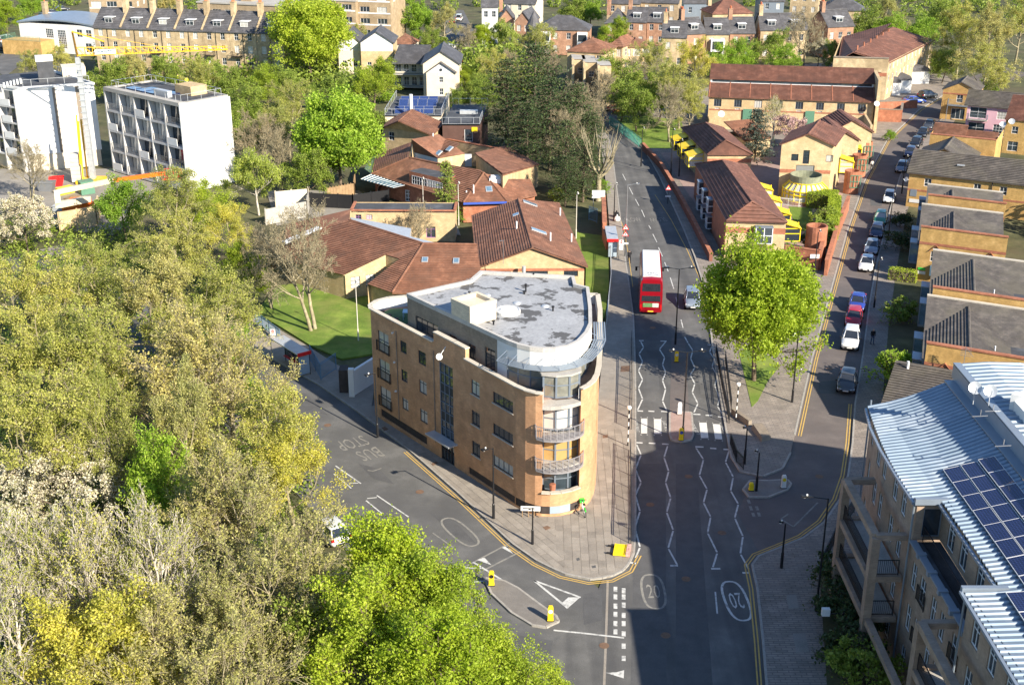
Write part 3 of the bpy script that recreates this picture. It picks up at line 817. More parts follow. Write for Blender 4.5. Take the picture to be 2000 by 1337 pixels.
for d in (.32, .54):
    strip(offset_line(kerbC[5:], d), .10, ZM, PAINT_Y, left_road, 'yellow_line')
    strip(offset_line(kB2[9:], d), .10, ZM+.004, PAINT_Y, side_street, 'yellow_line')
    strip(offset_line(kB1, d), .10, ZM+.004, PAINT_Y, side_street, 'yellow_line')
for q in ([(655,909),(705,944)],[(652,925),(686,953)],[(681,943),(700,943)],[(736,967),(798,1009)],[(715,977),(749,1005)],[(717,973),(736,971)],[(845,1040),(887,1070)],[(770,1002),(785,1003)],[(862,1068),(878,1068)]):
    line(q, .12, PAINT_WW if q[0][0] > 760 else PAINT_W, left_road, 'bay_line')
line([(718,918),(729,919.5),(745,914)], .12, PAINT_WW, left_road, 'bay_line')
for q in ([(924,1097),(1008,1149)],[(884,1107),(940,1109)],[(920,1137),(975,1130)],[(880,1120),(945,1165)]): line(q, .16, PAINT_W, left_road, 'splitter_line')
for q in ([(980,1069),(990,1065),(1002,1081)],[(932,1093),(946,1088),(960,1103)]): sheet('hump_arrow', ccw(px_poly(q)), ZM, PAINT_W, left_road)
tri = [(1043,1133),(1134,1166),(1109,1187)]
line([tri[0],tri[1]], .17, name='give_way_triangle'); line([tri[0],tri[2]], .17, name='give_way_triangle')
sheet('give_way_triangle', ccw(px_poly([(1110,1166),(1133,1166),(1109,1187),(1096,1178)])), ZM+.004, PAINT_W, main_road)
for x, ys in ((1202,(1145,1160,1178,1194,1212,1228)),(1218,(1148,1160,1176,1196,1212,1232,1256,1280))):
    for y in ys: line([(x,y),(x,y+10)], .26, name='give_way_dash')
line([(1081,1230),(1150,1237),(1219,1245)], .16, name='give_way_edge')
sheet('edge_arrow', ccw(px_poly([(1183,1313),(1204,1312),(1219,1308),(1218,1324)])), ZM, PAINT_W, main_road)
for q in ([(1525,1013),(1550,1028)],[(1550,1028),(1597,981)],[(1525,1013),(1540,1003)]): line(q, .13, PAINT_WW, side_street, 'corner_mark')
for x, y in ((1461,975),(1465,988),(1470,1001),(1477,988),(1481,1000)): line([(x,y),(x+3,y+8)], .24, PAINT_WW, main_road, 'give_way_dash')
# iron covers
def cover(pts, m, parent, z=.15, name='manhole_cover'):
    mb = MB(); mb.prism(ccw(px_poly(pts)), z-.02, z); return mb.build(name, m, parent)
IRON = mat('rusty_iron', (.17,.105,.07), .8, .2, 4.0)
cover([(1060,1032),(1069,1029),(1076,1033),(1066,1038)], IRON, pavement_corner)
cover([(1213,717),(1230,716),(1229,727),(1212,728)], IRON, pavement_corner, .135)
for q in ([(745,838),(752,835),(759,840),(751,844)],[(842,908),(851,903),(856,906),(846,912)],[(1177,852),(1187,851),(1187,857),(1177,858)]): cover(q, IRON, pavement_corner, .135 if q[0][0] > 1100 else .14)
for q in ([(1125,1093),(1131,1091),(1133,1096),(1127,1098)],[(1155,1108),(1163,1106),(1164,1111),(1157,1112)]): cover(q, ASPHALT_D, pavement_corner, .14)
for q in ([(985,1052),(993,1048),(998,1053),(990,1056)],): sheet('drain_cover', ccw(px_poly(q)), .01, ASPHALT_D, left_road)
for q in ([(560,760),(600,770),(640,810),(600,800)],[(840,1000),(880,1010),(930,1060),(890,1050)],[(1140,1160),(1176,1150),(1176,1210),(1140,1220)],[(1010,1240),(1080,1250),(1070,1300),(1000,1290)],[(700,905),(740,915),(770,945),(730,935)]):
    sheet('road_patch', ccw(px_poly(q)), .004, ASPHALT_D, left_road)
for q in ([(1255,560),(1285,560),(1290,600),(1258,600)],[(1335,470),(1350,500),(1340,505),(1325,475)],[(1262,700),(1285,700),(1288,760),(1262,760)],[(1360,700),(1382,700),(1392,770),(1368,770)],[(1330,1260),(1370,1250),(1380,1300),(1335,1310)]):
    sheet('road_patch', ccw(px_poly(q)), .0075, ASPHALT_D if q[0][1] != 700 else ASPHALT, main_road)
for px, py in ((1275,640),(1345,930),(1270,985),(1410,1040),(1340,1130),(1300,1240),(1150,1105),(1620,720),(1600,930),(1660,600),(1700,430),(820,960),(640,830),(1180,1260)):
    c = P(px,py); mb = MB(); mb.lathe([(.33,0),(.33,.006)],(c.x,c.y,.008),16); mb.build('manhole_cover', IRON, main_road if px < 1500 and px > 1160 else side_street if px > 1500 else left_road)
cover([(1535,1165),(1555,1163),(1560,1190),(1540,1192)], YARD, pavement_right, .128)
cover([(1548,1240),(1572,1238),(1580,1275),(1555,1277)], YARD, pavement_right, .128)
# ================================================================== curved corner block of flats
FL = wthing('apartment_building', 'four-storey tan brick flats with rounded nose and white penthouse on the street corner', 'building', (0,92,.1))
Z0, ZP = .08, 10.4
F0, F1 = (-12.3,100.9), (-4.68,91.0); F2 = (.28,84.35)
nose = [F2,(1.0,83.6),(1.75,83.1),(2.25,82.93)]
noseR = [(5.15,83.8),(5.7,84.45),(6.15,85.3),(6.5,86.5),(6.75,88.2),(7.0,91.0)]
rest = [(7.65,100.5),(7.7,104.5),(5.4,104.8),(-3.0,106.0),(-4.0,103.8),(-9.5,104.0),(-11.0,103.6),(-12.0,102.8),(-12.45,101.7)]
W_ = MB()
wl = []
for top in (8.95, 6.3, 3.62):
    wl += [(5.05, top-1.08, 1.0, 1.08, 'casement'), (7.9, top-1.2, 1.15, 1.2, 'casement')]
fr = [(1.85, b, 1.75, 1.9, 'french') for b in (6.85, 4.2, 1.55)]
q, d, n = wall(FL, W_, F0, F1, Z0, ZP, wl + fr, 0, fm=FRAME_D, gm=GLASS_C, extra=[(10.45,12.35,.08,8.95),(.9,8.3,.45,1.2)])
# louvred garage strip (dark brick) and stair glazing with entrance
def on(u, k=0.0, q=q, d=d, n=n): return (q.x+d.x*u-n.x*k, q.y+d.y*u-n.y*k)
def recess_panel(name, mat_, u0, u1, z0, z1, k, q, d, n, parent=FL):
    mb = MB(); a = on(u0,k,q,d,n); b = on(u1,k,q,d,n)
    mb.face([(*a,z0),(*b,z0),(*b,z1),(*a,z1)]); return mb.build(name, mat_, parent)
recess_panel('garage_strip', BRICK_D, .9, 8.3, .45, 1.2, .10, q, d, n)
st = obj('stair_window', None, FL)
gl = MB(); fr_ = MB()
a0, a1 = on(10.45,.11), on(12.35,.11)
for z0, z1, mi in ((2.35,4.0,0),(4.6,6.3,0),(6.95,8.95,0)):
    pass
gl.face([(*a0,2.3),(*a1,2.3),(*a1,8.95),(*a0,8.95)]); gl.build('pane', GLASS_D, st)
for u in (10.45, 11.08, 11.72, 12.35):
    a = on(u,.07); fr_.bar((*a,2.3),(*a,8.95),.07,.07)
for z in (2.3, 3.1, 3.75, 4.6, 5.4, 6.3, 7.1, 8.0, 8.92): fr_.bar((*on(10.45,.068),z),(*on(12.35,.068),z),.06,.06)
fr_.build('frame', FRAME_B, st)
for z0, z1 in ((3.75,4.6),(6.3,7.1)):
    sp = MB(); a, b = on(10.5,.085), on(12.3,.085); sp.face([(*a,z0),(*b,z0),(*b,z1),(*a,z1)]); sp.build('spandrel', FRAME_D, st)
en = obj('entrance_door', None, FL)
g2 = MB(); a, b = on(10.45,.12), on(12.35,.12); g2.face([(*a,.1),(*b,.1),(*b,2.2),(*a,2.2)]); g2.build('pane', GLASS_D, en)
f2 = MB()
for u in (10.48, 10.95, 11.4, 11.85, 12.32): f2.bar((*on(u,.08),.1),(*on(u,.08),2.2),.08,.07)
for z in (.16, 1.1, 2.15): f2.bar((*on(10.45,.078),z),(*on(12.35,.078),z),.07,.06)
f2.build('frame', BRICK_D, en)
cn = MB(); a,b,c,e = on(9.5,-.02),on(12.9,-.02),on(12.9,-.95),on(9.5,-.95)
cn.prism(ccw([a,b,c,e]), 2.24, 2.36, bottom=True); cn.build('canopy', GALV, FL)
# second length and nose
wl2 = [(3.0, t-1.25, 1.15, 1.25, 'casement') for t in (8.95,6.3,3.6)] + [(6.65, t-.95, 2.6, .95, 'quad') for t in (8.95,6.25,3.5)]
q2, d2, n2 = wall(FL, W_, F1, F2, Z0, ZP, wl2, 0, fm=FRAME_D, gm=GLASS_C, sill=STONE, extra=[(1.9,8.2,.35,1.0)])
recess_panel('garage_strip', BRICK_D, 1.9, 8.2, .35, 1.0, .10, q2, d2, n2)
for a, b in zip(nose, nose[1:]):
    L = (Vector(b)-Vector(a)).length
    wall(FL, W_, a, b, Z0, .35); _q,_d,_n = wall(FL, W_, a, b, 1.0, ZP)
    recess_panel('garage_strip', BRICK_D, 0, L, .33, 1.02, .05, _q, _d, _n)
A, B = nose[-1], noseR[0]
mid = [(2.9,82.85),(3.7,82.98),(4.5,83.33)]
chain = [A]+mid+[B]
for i, (a, b) in enumerate(zip(chain, chain[1:])):
    L = (Vector(b)-Vector(a)).length
    wall(FL, W_, a, b, Z0, .35); _q,_d,_n = wall(FL, W_, a, b, 1.0, 2.15)
    recess_panel('lower_window' if i in (1,2) else 'garage_strip', POLY if i in (1,2) else BRICK_D, 0, L, .33, 1.02, .05, _q, _d, _n)
for i, (a, b) in enumerate(zip(noseR, noseR[1:]+[rest[0]])):
    L = (Vector(b)-Vector(a)).length; ww = []
    if i == 3: ww = [(L/2, t, .9, 1.2, 'casement') for t in (7.6,5.0,2.4)]
    if i == 5: ww = [(u, t, 1.2, 1.2, 'casement') for t in (7.7,5.1,2.4) for u in (2.0,5.5,8.0)]
    wall(FL, W_, a, b, Z0, ZP, ww, 0, fm=FRAME_D)
for a, b in zip(rest, rest[1:]+[F0]): wall(FL, W_, a, b, Z0, ZP if a[0] < -9 or a[0] > 7 else ZP-.2, (), 0)
# recessed bay: brick cheeks, floors, glazing
bay = [(2.35,84.35),(3.3,84.05),(4.3,84.25),(5.05,84.85)]
for z0, z1 in ((2.15,ZP-.8),):
    W_.face([(*A,z0),(*bay[0],z0),(*bay[0],ZP),(*A,ZP)]); W_.face([(*bay[-1],z0),(*B,z0),(*B,ZP),(*bay[-1],ZP)])
W_.build('wall', BRICK_O, FL)
cop = MB()
outer = [F0,F1,F2]+nose[1:]; 
def coping(pts, z, w=.42, h=.09, m=STONE):
    mb = MB()
    for a, b in zip(pts, pts[1:]): mb.bar((*a,z),(*b,z),w,h)
    return mb.build('coping', m, FL)
coping(rest[4:]+[F0, on(9.7)], ZP+.05)
coping([tuple(Vector(F1)+d2*1.7), F2]+nose[1:], ZP+.05); coping(noseR+rest[:3], ZP+.05)
# raised parapet over the stair
rp = MB()
for (s, e) in ((on(9.7), F1), (F1, tuple(Vector(F1)+d2*1.7))):
    s = Vector(s); e = Vector(e); t = (e-s).normalized(); m_ = Vector((-t.y,t.x))*.35
    rp.prism(ccw([tuple(s),tuple(e),tuple(e+m_),tuple(s+m_)]), ZP+.002, ZP+.8)
rp.build('raised_parapet', BRICK_O, FL)
for (s, e) in ((on(9.7,.17), on(12.55,.17)), (on(0,.17,q2,d2,n2), on(1.75,.17,q2,d2,n2))): MB().bar((*s,ZP+.86),(*e,ZP+.86),.46,.1).build('coping', STONE, FL)
fl = MB()
fp = [F0,F1,F2]+nose[1:]+[(2.4,84.0),(5.0,84.5)]+noseR+rest
fl.prism(inset(ccw(fp),.08), 9.35, 9.55); fl.build('terrace_floor', mat('terrace_paving',(.22,.16,.14),.85,.15,1.0,None,.1,pattern='grain'), FL)
pp = [F0,F1,F2]+nose[1:]
for chn in (rest[4:]+[F0,F1,F2]+nose[1:], noseR+rest[:3]):
    off = offset_line(chn, -.25); inn = MB()
    for a, b in zip(off, off[1:]): inn.face([(*b,9.55),(*a,9.55),(*a,ZP),(*b,ZP)])
    inn.build('parapet_lining', WHITE, FL)
PGL = glass_mat('penthouse_glass', dark=(.10,.10,.085), curtain=0)
for i, (z, gm) in enumerate(((1.75,GLASS_D),(4.2,GLASS_Y),(6.85,GLASS_W),(9.55,PGL))):
    w_ = obj('bay_window', None, FL); g_ = MB(); f_ = MB(); zt = z+(2.25 if i < 3 else 1.75)
    for a, b in zip(bay, bay[1:]):
        g_.face([(*a,z),(*b,z),(*b,zt),(*a,zt)]); 
        for zz in (z+.04, z+1.0, zt-.03): f_.bar((*a,zz),(*b,zz),.09,.08)
    for k, p in enumerate(bay): f_.bar((*p,z),(*p,zt),.14,.14)
    g_.build('pane', gm, w_); f_.build('frame', FRAME_B, w_)
    s_ = MB(); s_.prism(ccw([bay[0],bay[1],bay[2],bay[3],B]+mid[::-1]+[A]) if i < 3 else ccw([(2.2,84.2),(3.3,83.9),(4.4,84.1),(5.2,84.8),(5.3,87.5),(1.2,87.5)]), zt, zt+(.3 if i < 3 else .15), bottom=True); s_.build('slab', CONC, FL)
sill_ = MB()
for a, b in zip(chain, chain[1:]): sill_.bar((*a,2.19),(*b,2.19),.4,.09)
sill_.build('sill', STONE, FL)
# balconies
for z in (4.2, 6.85):
    bb = obj('balcony', None, FL)
    c = Vector((3.75,83.3)); arc = []
    for k in range(9):
        t = k/8; base = Vector((1.75,83.02)).lerp(Vector((5.35,83.9)), t); nn_ = Vector((.24,-.97))
        arc.append(tuple(base+nn_*(1.0*math.sin(math.pi*t)**.6*.85+.25)))
    s_ = MB(); s_.prism(ccw([(1.75,83.05)]+arc+[(5.4,84.05)]), z-.14, z, bottom=True); s_.build('balcony_floor', GREY_RAIL, bb)
    r_ = MB(); rail(r_, [(1.72,83.1)]+arc+[(5.45,84.1)], z, 1.0, .13, .02); r_.build('railing', GREY_RAIL, bb)
pl = MB(); pl.lathe([(.02,0),(.22,.02),(.25,.5),(.18,.52)], (3.1,83.3,2.2), 10); pl.build('planter', BRICK_R, FL)
# juliet rails on the far windows
for b in (6.85, 4.2, 1.55):
    r_ = MB(); a_, c_ = on(.85,-.12), on(2.85,-.12); rail(r_, [on(.85,0),a_,c_,on(2.85,0)], b, .95, .14, .02); r_.build('juliet_rail', BLACK_M, FL)
# satellite dish on the facade, wall lamps, pipes
def dish(parent, c, aim, r=.38, m=GALV, arm=True, wallpt=None):
    aim = Vector(aim).normalized(); c = Vector(c)
    t = Vector((0,0,1)) if abs(aim.z) < .9 else Vector((1,0,0)); u = aim.cross(t).normalized(); v = u.cross(aim)
    mb = MB(); rings = []
    for rr, dz in ((.02,-.12),(.5,-.09),(.8,-.04),(1,0),(1.0,.015),(.8,-.02),(.5,-.07),(.02,-.10)):
        rings.append([c+aim*dz*r*2+(u*math.cos(2*math.pi*k/14)+v*math.sin(2*math.pi*k/14))*rr*r for k in range(14)])
    mb.loft(rings, 0, True, False)
    if arm: mb.bar(c-v*r*.9, c+aim*r*1.1-v*r*.3, .035); mb.bar(c+aim*r*1.1-v*r*.3, c+aim*r*1.25-v*r*.1, .07)
    if wallpt is not None: mb.bar(c-aim*r*.2, wallpt, .045)
    return mb.build('satellite_dish', m, parent, smooth=False)
dish(FL, (*on(11.6,-.75),9.9), (.3,-.9,.45), .27, WHITE_P, True, (*on(11.4,.1),10.6))
for u in (4.05, 9.7): MB().tube([(*on(u,-.05),1.3),(*on(u,-.05),9.6)], .04, 6).build('drain_pipe', BRICK_G, FL)
for u, z in ((3.6,9.3),(3.7,6.6),(3.75,3.9)): MB().bar((*on(u,-.03),z),(*on(u,-.2),z),.12,.14).build('wall_lamp', LAMPW, FL)
# penthouse
PT = 12.9
pn = [P2(x,y,PT) for x,y in ((971,657),(990,666),(1010,673.5),(1035,679.5),(1060,682),(1085,681.5),(1110,677),(1132,667),(1148,650),(1156,633),(1155,600))]
pa = [P2(795,575,PT), P2(883,616,PT), pn[0]]
pr = [P2(x,y,PT) for x,y in ((1150,562),(1125,556),(1121,540),(938,530),(917,548))]
PW = MB()
ax = Vector(pa[2])-Vector(pa[0]); LA = ax.length
q3, d3, n3 = wall(FL, PW, pa[0], pa[2], 9.4, PT, [(2.75,10.15,3.2,1.25,'quad'),(6.45,10.2,1.0,1.0,'casement'),(9.0,10.0,.9,1.2,'casement'),(11.3,9.6,1.3,2.0,'french')], 0, fm=FRAME_D, gm=GLASS)
for a, b in zip([pn[-1]]+pr, pr+[pa[0]]): wall(FL, PW, a, b, 9.4, PT, (), 0)
PW.build('penthouse_wall', BRICK_G, FL)
wb = MB()
for i, (a, b) in enumerate(zip(pn, pn[1:])):
    z0 = 9.4 if i == 0 or i >= 9 else 11.5
    wall(FL, wb, a, b, z0, PT)
    if z0 > 10: wb.face([(*a,z0),(*b,z0),(*(Vector(b)+Vector((0,.3))),z0),(*(Vector(a)+Vector((0,.3))),z0)][::-1])
wb.build('white_band', WHITE, FL)
gw = obj('penthouse_glazing', None, FL); g_ = MB(); f_ = MB(); gi = offset_line(pn[1:10], -.12)
for a, b in zip(gi, gi[1:]):
    g_.face([(*a,9.5),(*b,9.5),(*b,11.5),(*a,11.5)])
    m_ = ((a[0]+b[0])/2,(a[1]+b[1])/2)
    for p_ in (a,): f_.bar((*p_,9.5),(*p_,11.5),.10,.10)
    for zz in (9.55,10.5,11.4): f_.bar((*a,zz),(*b,zz),.08,.07)
g_.build('pane', PGL, gw); f_.build('frame', FRAME_B, gw)
br = MB(); po = [offset_line(pn[1:], k) for k in (.25,.42,.59,.76,.93,1.1)]
for line_ in po:
    for a, b in zip(line_[:-1], line_[1:]): br.bar((*a,11.62),(*b,11.62),.10,.05)
for i in range(1, len(pn)-1):
    a = pn[i]; b = po[-1][i-1]; br.bar((*a,11.58),(*b,11.58),.06,.08); br.bar((*a,12.15),(*b,11.66),.035,.035)
br.build('sunshade', FLASH, FL)
ring = ccw(pa[:2]+pn+pr)
rw = MB(); ri = inset(ring,.26); ring_wall(rw, inset(ring,-.03), ri, PT-.25, PT+.1); rw.build('roof_rim', mat('rim_concrete',(.46,.44,.41),.8,.1,1.0,None,.05,pattern='grain'), FL)
rf = MB(); rf.prism(inset(ring,.3), PT-.35, PT-.18); roof_flat = rf.build('flat_roof', MEMBRANE, FL)
# lift overrun, round rooflight, vents
lo = MB(); s = Vector((q3.x,q3.y))+d3*6.3; e = s+d3*2.5; m_ = Vector((-d3.y,d3.x))*2.6
lp = ccw([tuple(s-m_*.005),tuple(e-m_*.005),tuple(e+m_),tuple(s+m_)])
lo.prism(lp, PT-.2, PT+1.15, 0); ring_wall(lo, inset(lp,-.02), inset(lp,.3), PT+1.15, PT+1.45, 0); lo.build('lift_overrun', mat('pale_block', (.60,.53,.41), .85, .08, .8, None, .1, pattern='brick'), FL)
dm = MB(); dm.lathe([(1.02,0),(1.02,.22),(.92,.28),(.86,.2),(.55,.36),(.02,.42)], (*P2(992,606,PT),PT-.18), 24); dm.build('round_rooflight', WHITE_P, FL, smooth=False)
for px, py, hh, rr in ((1027,570,.75,.09),(1024,574,.3,.13),(1080,607,.45,.1),(930,577,.35,.1),(917,576,.35,.1),(964,634,.4,.1),(1042,541,.35,.07)):
    c = P(px, py, PT-.18); v_ = MB(); v_.lathe([(rr*.7,0),(rr*.7,hh*.7),(rr*1.25,hh*.72),(rr*1.2,hh*.95),(rr*.5,hh)], c, 10); v_.build('roof_vent', BLACK_M, FL)
for px, py in ((951,577),(1010,592),(1065,598)):
    c = P(px, py, PT-.18); v_ = MB(); v_.lathe([(.35,0),(.3,.08),(.12,.14),(.02,.15)], c, 14); v_.build('roof_outlet', GALV, FL)
v_ = MB(); c = P(918,578,PT); v_.bar(c, c+Vector((0,0,1.6)), .03); v_.bar(c+Vector((-.3,0,1.5)), c+Vector((.3,.1,1.5)), .02); v_.build('aerial', GREY_M, FL)
# left terrace furniture
tf = MB(); tf.prism(ccw([(-11.5,102.0),(-9.2,99.3),(-8.2,100.8),(-8.8,103.2),(-10.8,103.1)]), 9.56, 9.58); tf.build('terrace_turf', mat('green_turf',(.06,.13,.06),.95,.15,2), FL)
tb = MB(); tb.box(-9.5,-8.5,100.2,101.1,10.25,10.3)
for x in (-9.45,-8.55):
    for y in (100.25,101.05): tb.bar((x,y,9.56),(x,y,10.25),.05)
tb.build('terrace_table', mat('table_blue',(.35,.5,.6),.4,.03,1), FL)
for x, y in ((-11.4,101.6),(-10.7,100.7),(-10.0,99.8)): MB().box(x-.18,x+.18,y-.18,y+.18,9.56,9.95).build('planter', BRICK_D, FL)
# ================================================================== metal-roofed flats, bottom right
RB = wthing('metal_roof_flats', 'brown brick flats under a ribbed metal roof with solar panels, bottom right corner', 'building', (27,62,.1))
BR = mat('brick_mauve_brown', (.315,.235,.175), .85, .14, 1.0, (.355,.27,.205), .25, pattern='brick')
ZE = 12.4
bw = MB()
front = [(24.95,77.6),(24.3,74),(24.0,69.5),(23.9,63.9)]
for i, (a, b) in enumerate(zip(front, front[1:])):
    L = (Vector(b)-Vector(a)).length
    ww = [(u, z, .95, 1.75, 'french', {'fm':WHITE_F}) for z in (.9,3.9,6.9,9.8) for u in ((1.9,) if i == 0 else (1.2,3.0) if i == 1 else (1.3,3.2))]
    wall(RB, bw, a, b, .1, 11.75, ww, 0, gm=GLASS_D)
zt = 9.5
cols = ((1.0,0),(2.6,1),(4.6,0),(6.1,0),(8.2,1))
ww = [(u, z, .85 if not j else 1.0, 1.75, 'french', {'fm':WHITE_F}) for z in (.9,3.8,6.7) for u, j in cols]
qf, df, nf = wall(RB, bw, (23.9,63.9), (23.9,54.0), .1, zt, ww, 0, gm=GLASS_D)
for u, j in cols:
    if j:
        for z in (3.75, 6.65):
            r_ = MB(); a = Vector((qf.x,qf.y))+df*(u-.7)+nf*.06; b = Vector((qf.x,qf.y))+df*(u+.7)+nf*.06
            rail(r_, [tuple(a),tuple(b)], z, 1.0, .11, .02); r_.build('juliet_rail', BLACK_M, RB)
ww = [(u, 9.75, 1.1, 2.1, 'french', {'fm':WHITE_F}) for u in (1.6,3.6,6.2,8.4)]
wall(RB, bw, (25.5,63.9), (25.6,54.0), 9.5, ZE, ww, 0, gm=GLASS_D)
wall(RB, bw, (25.6,54.0), (23.5,54.0), 9.5, ZE, [(1.0,9.9,.9,1.5,'casement',{'fm':WHITE_F})], 0); wall(RB, bw, (23.9,63.9), (25.5,63.9), 9.5, ZE-.3, [(1.0,9.7,1.1,1.9,'plain',{'fm':FLASH})], 0)
ww = [(u, z, .95, 1.75, 'french', {'fm':WHITE_F}) for z in (.9,3.9,6.9,10.0) for u in (1.4,3.6,5.8)]
wall(RB, bw, (23.5,54.0), (23.7,44.0), .1, ZE, ww, 0, gm=GLASS_D)
wall(RB, bw, (44,77.6), (24.95,77.6), .1, 11.75, row(5,19.7,1.0,1.6,7.0,'french')+row(5,19.7,1.0,1.6,3.9,'french'), 0, gm=GLASS_D)
bw.build('wall', BR, RB)
tf_ = MB(); tf_.prism([(23.85,54.0),(25.6,54.0),(25.5,63.7),(23.8,63.7)], zt-.2, zt-.02); tf_.build('terrace_floor', FELT, RB)
MB().bar((23.85,63.7,zt+.05),(23.95,54.0,zt+.05),.42,.12).build('terrace_coping', FLASH, RB)
for k in range(5): MB().bar((23.85,62.2-k*1.9,zt+.06),(23.85,61.9-k*1.9,zt+.06),.55,.3).build('bracket', FLASH, RB)
r_ = MB(); rail(r_, [(24.35,63.5),(24.45,54.1)], zt, 1.1, .12, .02, top=.06); r_.build('terrace_railing', BLACK_M, RB)
# brick balcony frames in front
for fy0, fy1, zt_, lv in ((71.6,64.6,9.3,(3.5,6.4)),(55.6,46.0,9.3,(3.5,6.4))):
    fr = obj('balcony_frame', None, RB); x0, x1 = 21.9, 23.55
    for y in (fy0, fy1):
        MB().box(x0-.25,x0+.25,y-.3,y+.3,.1,zt_).build('pier', BR, fr)
    for z in lv+(zt_,):
        m_ = MB(); m_.bar((x0,fy0,z),(x0,fy1,z),.46,.42); m_.build('beam', BR, fr)
        for y in (fy0, fy1): MB().bar((x0,y,z+.004),(x1+.2,y,z+.004),.4,.38).build('beam', BR, fr)
        if z < zt_:
            MB().box(x0+.2,x1+.2,min(fy0,fy1)+.2,max(fy0,fy1)-.2,z-.1,z+.06).build('balcony_floor', CONC, fr)
            r_ = MB(); rail(r_, [(x0,fy0-.3),(x0,fy1+.3)], z+.2, 1.05, .12, .02, top=.06); r_.build('railing', BLACK_M, fr)
            r_ = MB(); rail(r_, [(x0+.2,fy1),(x1,fy1)], z+.2, 1.05, .12, .02, top=.06); r_.build('railing', BLACK_M, fr)
m_ = MB().bar((21.95,64.2,3.5),(21.95,56,3.5),.4,.4).build('link_beam', BR, RB)
# ribbed metal roof, sheet by sheet
def sheet_prof(mb, p, q, w, rib=.10):
    """one roof sheet between section lists p and q (matching points), rib down its middle"""
    for i in range(len(p)-1):
        a0,a1,b0,b1 = Vector(p[i]),Vector(p[i+1]),Vector(q[i]),Vector(q[i+1])
        up = Vector((0,0,rib)); l = lambda a,b,t: a+(b-a)*t
        ts = (0,.28,.40,.60,.72,1); hs = (0,0,1,1,0,0)
        for k in range(5):
            mb.face([l(a0,b0,ts[k])+up*hs[k], l(a1,b1,ts[k])+up*hs[k], l(a1,b1,ts[k+1])+up*hs[k+1], l(a0,b0,ts[k+1])+up*hs[k+1]][::-1])
def eave_x(y):
    if y > 63.65:
        t = (77.8-y)/14.1; return 24.65-1.0*math.sin(min(1,t*1.15)*math.pi*.5)
    if y > 54.05: return 25.15
    return 23.2
def zE(y): return ZE-.05-.75*min(1,max(0,(y-58)/20))
def sect(y):
    x0 = eave_x(y); out = []
    for t in (0,.25,.5,.75,1):
        x = x0+(29.8-x0)*t; tt = (x-23.2)/6.6; out.append((x, y, zE(y)*(1-tt)+13.6*tt-.35*math.sin(math.pi*tt)))
    return out
y = 77.8
while y > 45:
    y2 = y-.44
    if (y-63.65)*(y2-63.65) < 0 or (y-54.05)*(y2-54.05) < 0: ym = y2; p_, q_ = sect(y-.0), None
    s0, s1 = sect(y-1e-3), sect(y2+1e-3)
    if abs(s0[0][0]-s1[0][0]) > .6:
        s0 = sect(y2+1e-3); s0 = [(a[0],y,a[2]) for a in s0]
    mb = MB(); sheet_prof(mb, s0, s1, .44); mb.build('roof_sheet', ROOF_M, RB)
    y = y2
def sect2(y):
    out = []
    for t in range(7):
        a = t/6; x = 30.5+13*a; out.append((x, y, 14.55+.55*math.sin(a*math.pi*.9+.35)-2.2*a*a))
    return out
y = 78.4
while y > 45:
    mb = MB(); sheet_prof(mb, sect2(y), sect2(y-.6), .6); mb.build('upper_roof_sheet', ROOF_M, RB); y -= .6
fl_ = MB(); fl_.bar((30.1,77.8,13.75),(30.1,45,13.75),.75,.08); fl_.build('gutter', FLASH, RB)
fl_ = MB(); fl_.bar((30.46,78.3,14.25),(30.46,45,14.25),.12,.95); fl_.build('upstand', FLASH, RB)
fl_ = MB(); fl_.bar((30.62,78.3,14.84),(30.62,45,14.84),.5,.08); fl_.build('ridge_flashing', FLASH, RB)
for pts in ([(24.65,77.8),(24.05,74.5),(23.75,71),(23.65,67),(23.65,63.65)],[(25.1,63.65),(25.1,54.0)],[(23.15,54.1),(23.15,45)]):
    mb = MB()
    for a, b in zip(pts, pts[1:]): mb.bar((a[0]-.08,a[1],zE(a[1])-.03),(b[0]-.08,b[1],zE(b[1])-.03),.16,.16)
    mb.build('eaves_gutter', FLASH, RB)
MB().box(23.1,25.5,53.98,54.25,ZE-.12,ZE+.22).build('verge_trim', FLASH, RB)
MB().box(23.6,25.5,63.45,63.7,ZE-.3,ZE+.1).build('verge_trim', FLASH, RB)
for x_, y_ in ((23.75,64.0),(23.4,54.2),(24.85,77.7)): MB().tube([(x_,y_,.1),(x_,y_,ZE-.1)], .06, 6).build('downpipe', FLASH, RB)
pvm = MB(); pvm.box(-.48,.48,-.83,.83,0,.05); pvm.box(-.5,.5,-.85,-.83,-.01,.06,1); pvm.box(-.5,.5,.83,.85,-.01,.06,1); pvm.box(-.5,-.48,-.83,.83,-.01,.06,1); pvm.box(.48,.5,-.83,.83,-.01,.06,1)
pvme = pvm.mesh('solar_panel', [PV, WHITE_P])
for i in range(12):
    for j in range(3):
        x = 26.75+j*1.02; y = 66.0-i*1.72
        tt = (x-23.2)/6.6; z = zE(y)*(1-tt)+13.6*tt-.35*math.sin(math.pi*tt)+.2
        o = obj('solar_panel', pvme, RB, (x,y,z)); o.rotation_euler = (0,-.24,0)
for i in range(4):
    x = 25.6; y = 52.6-i*1.72
    o = obj('solar_panel', pvme, RB, (x,y,ZE+.3)); o.rotation_euler = (0,-.08,0)
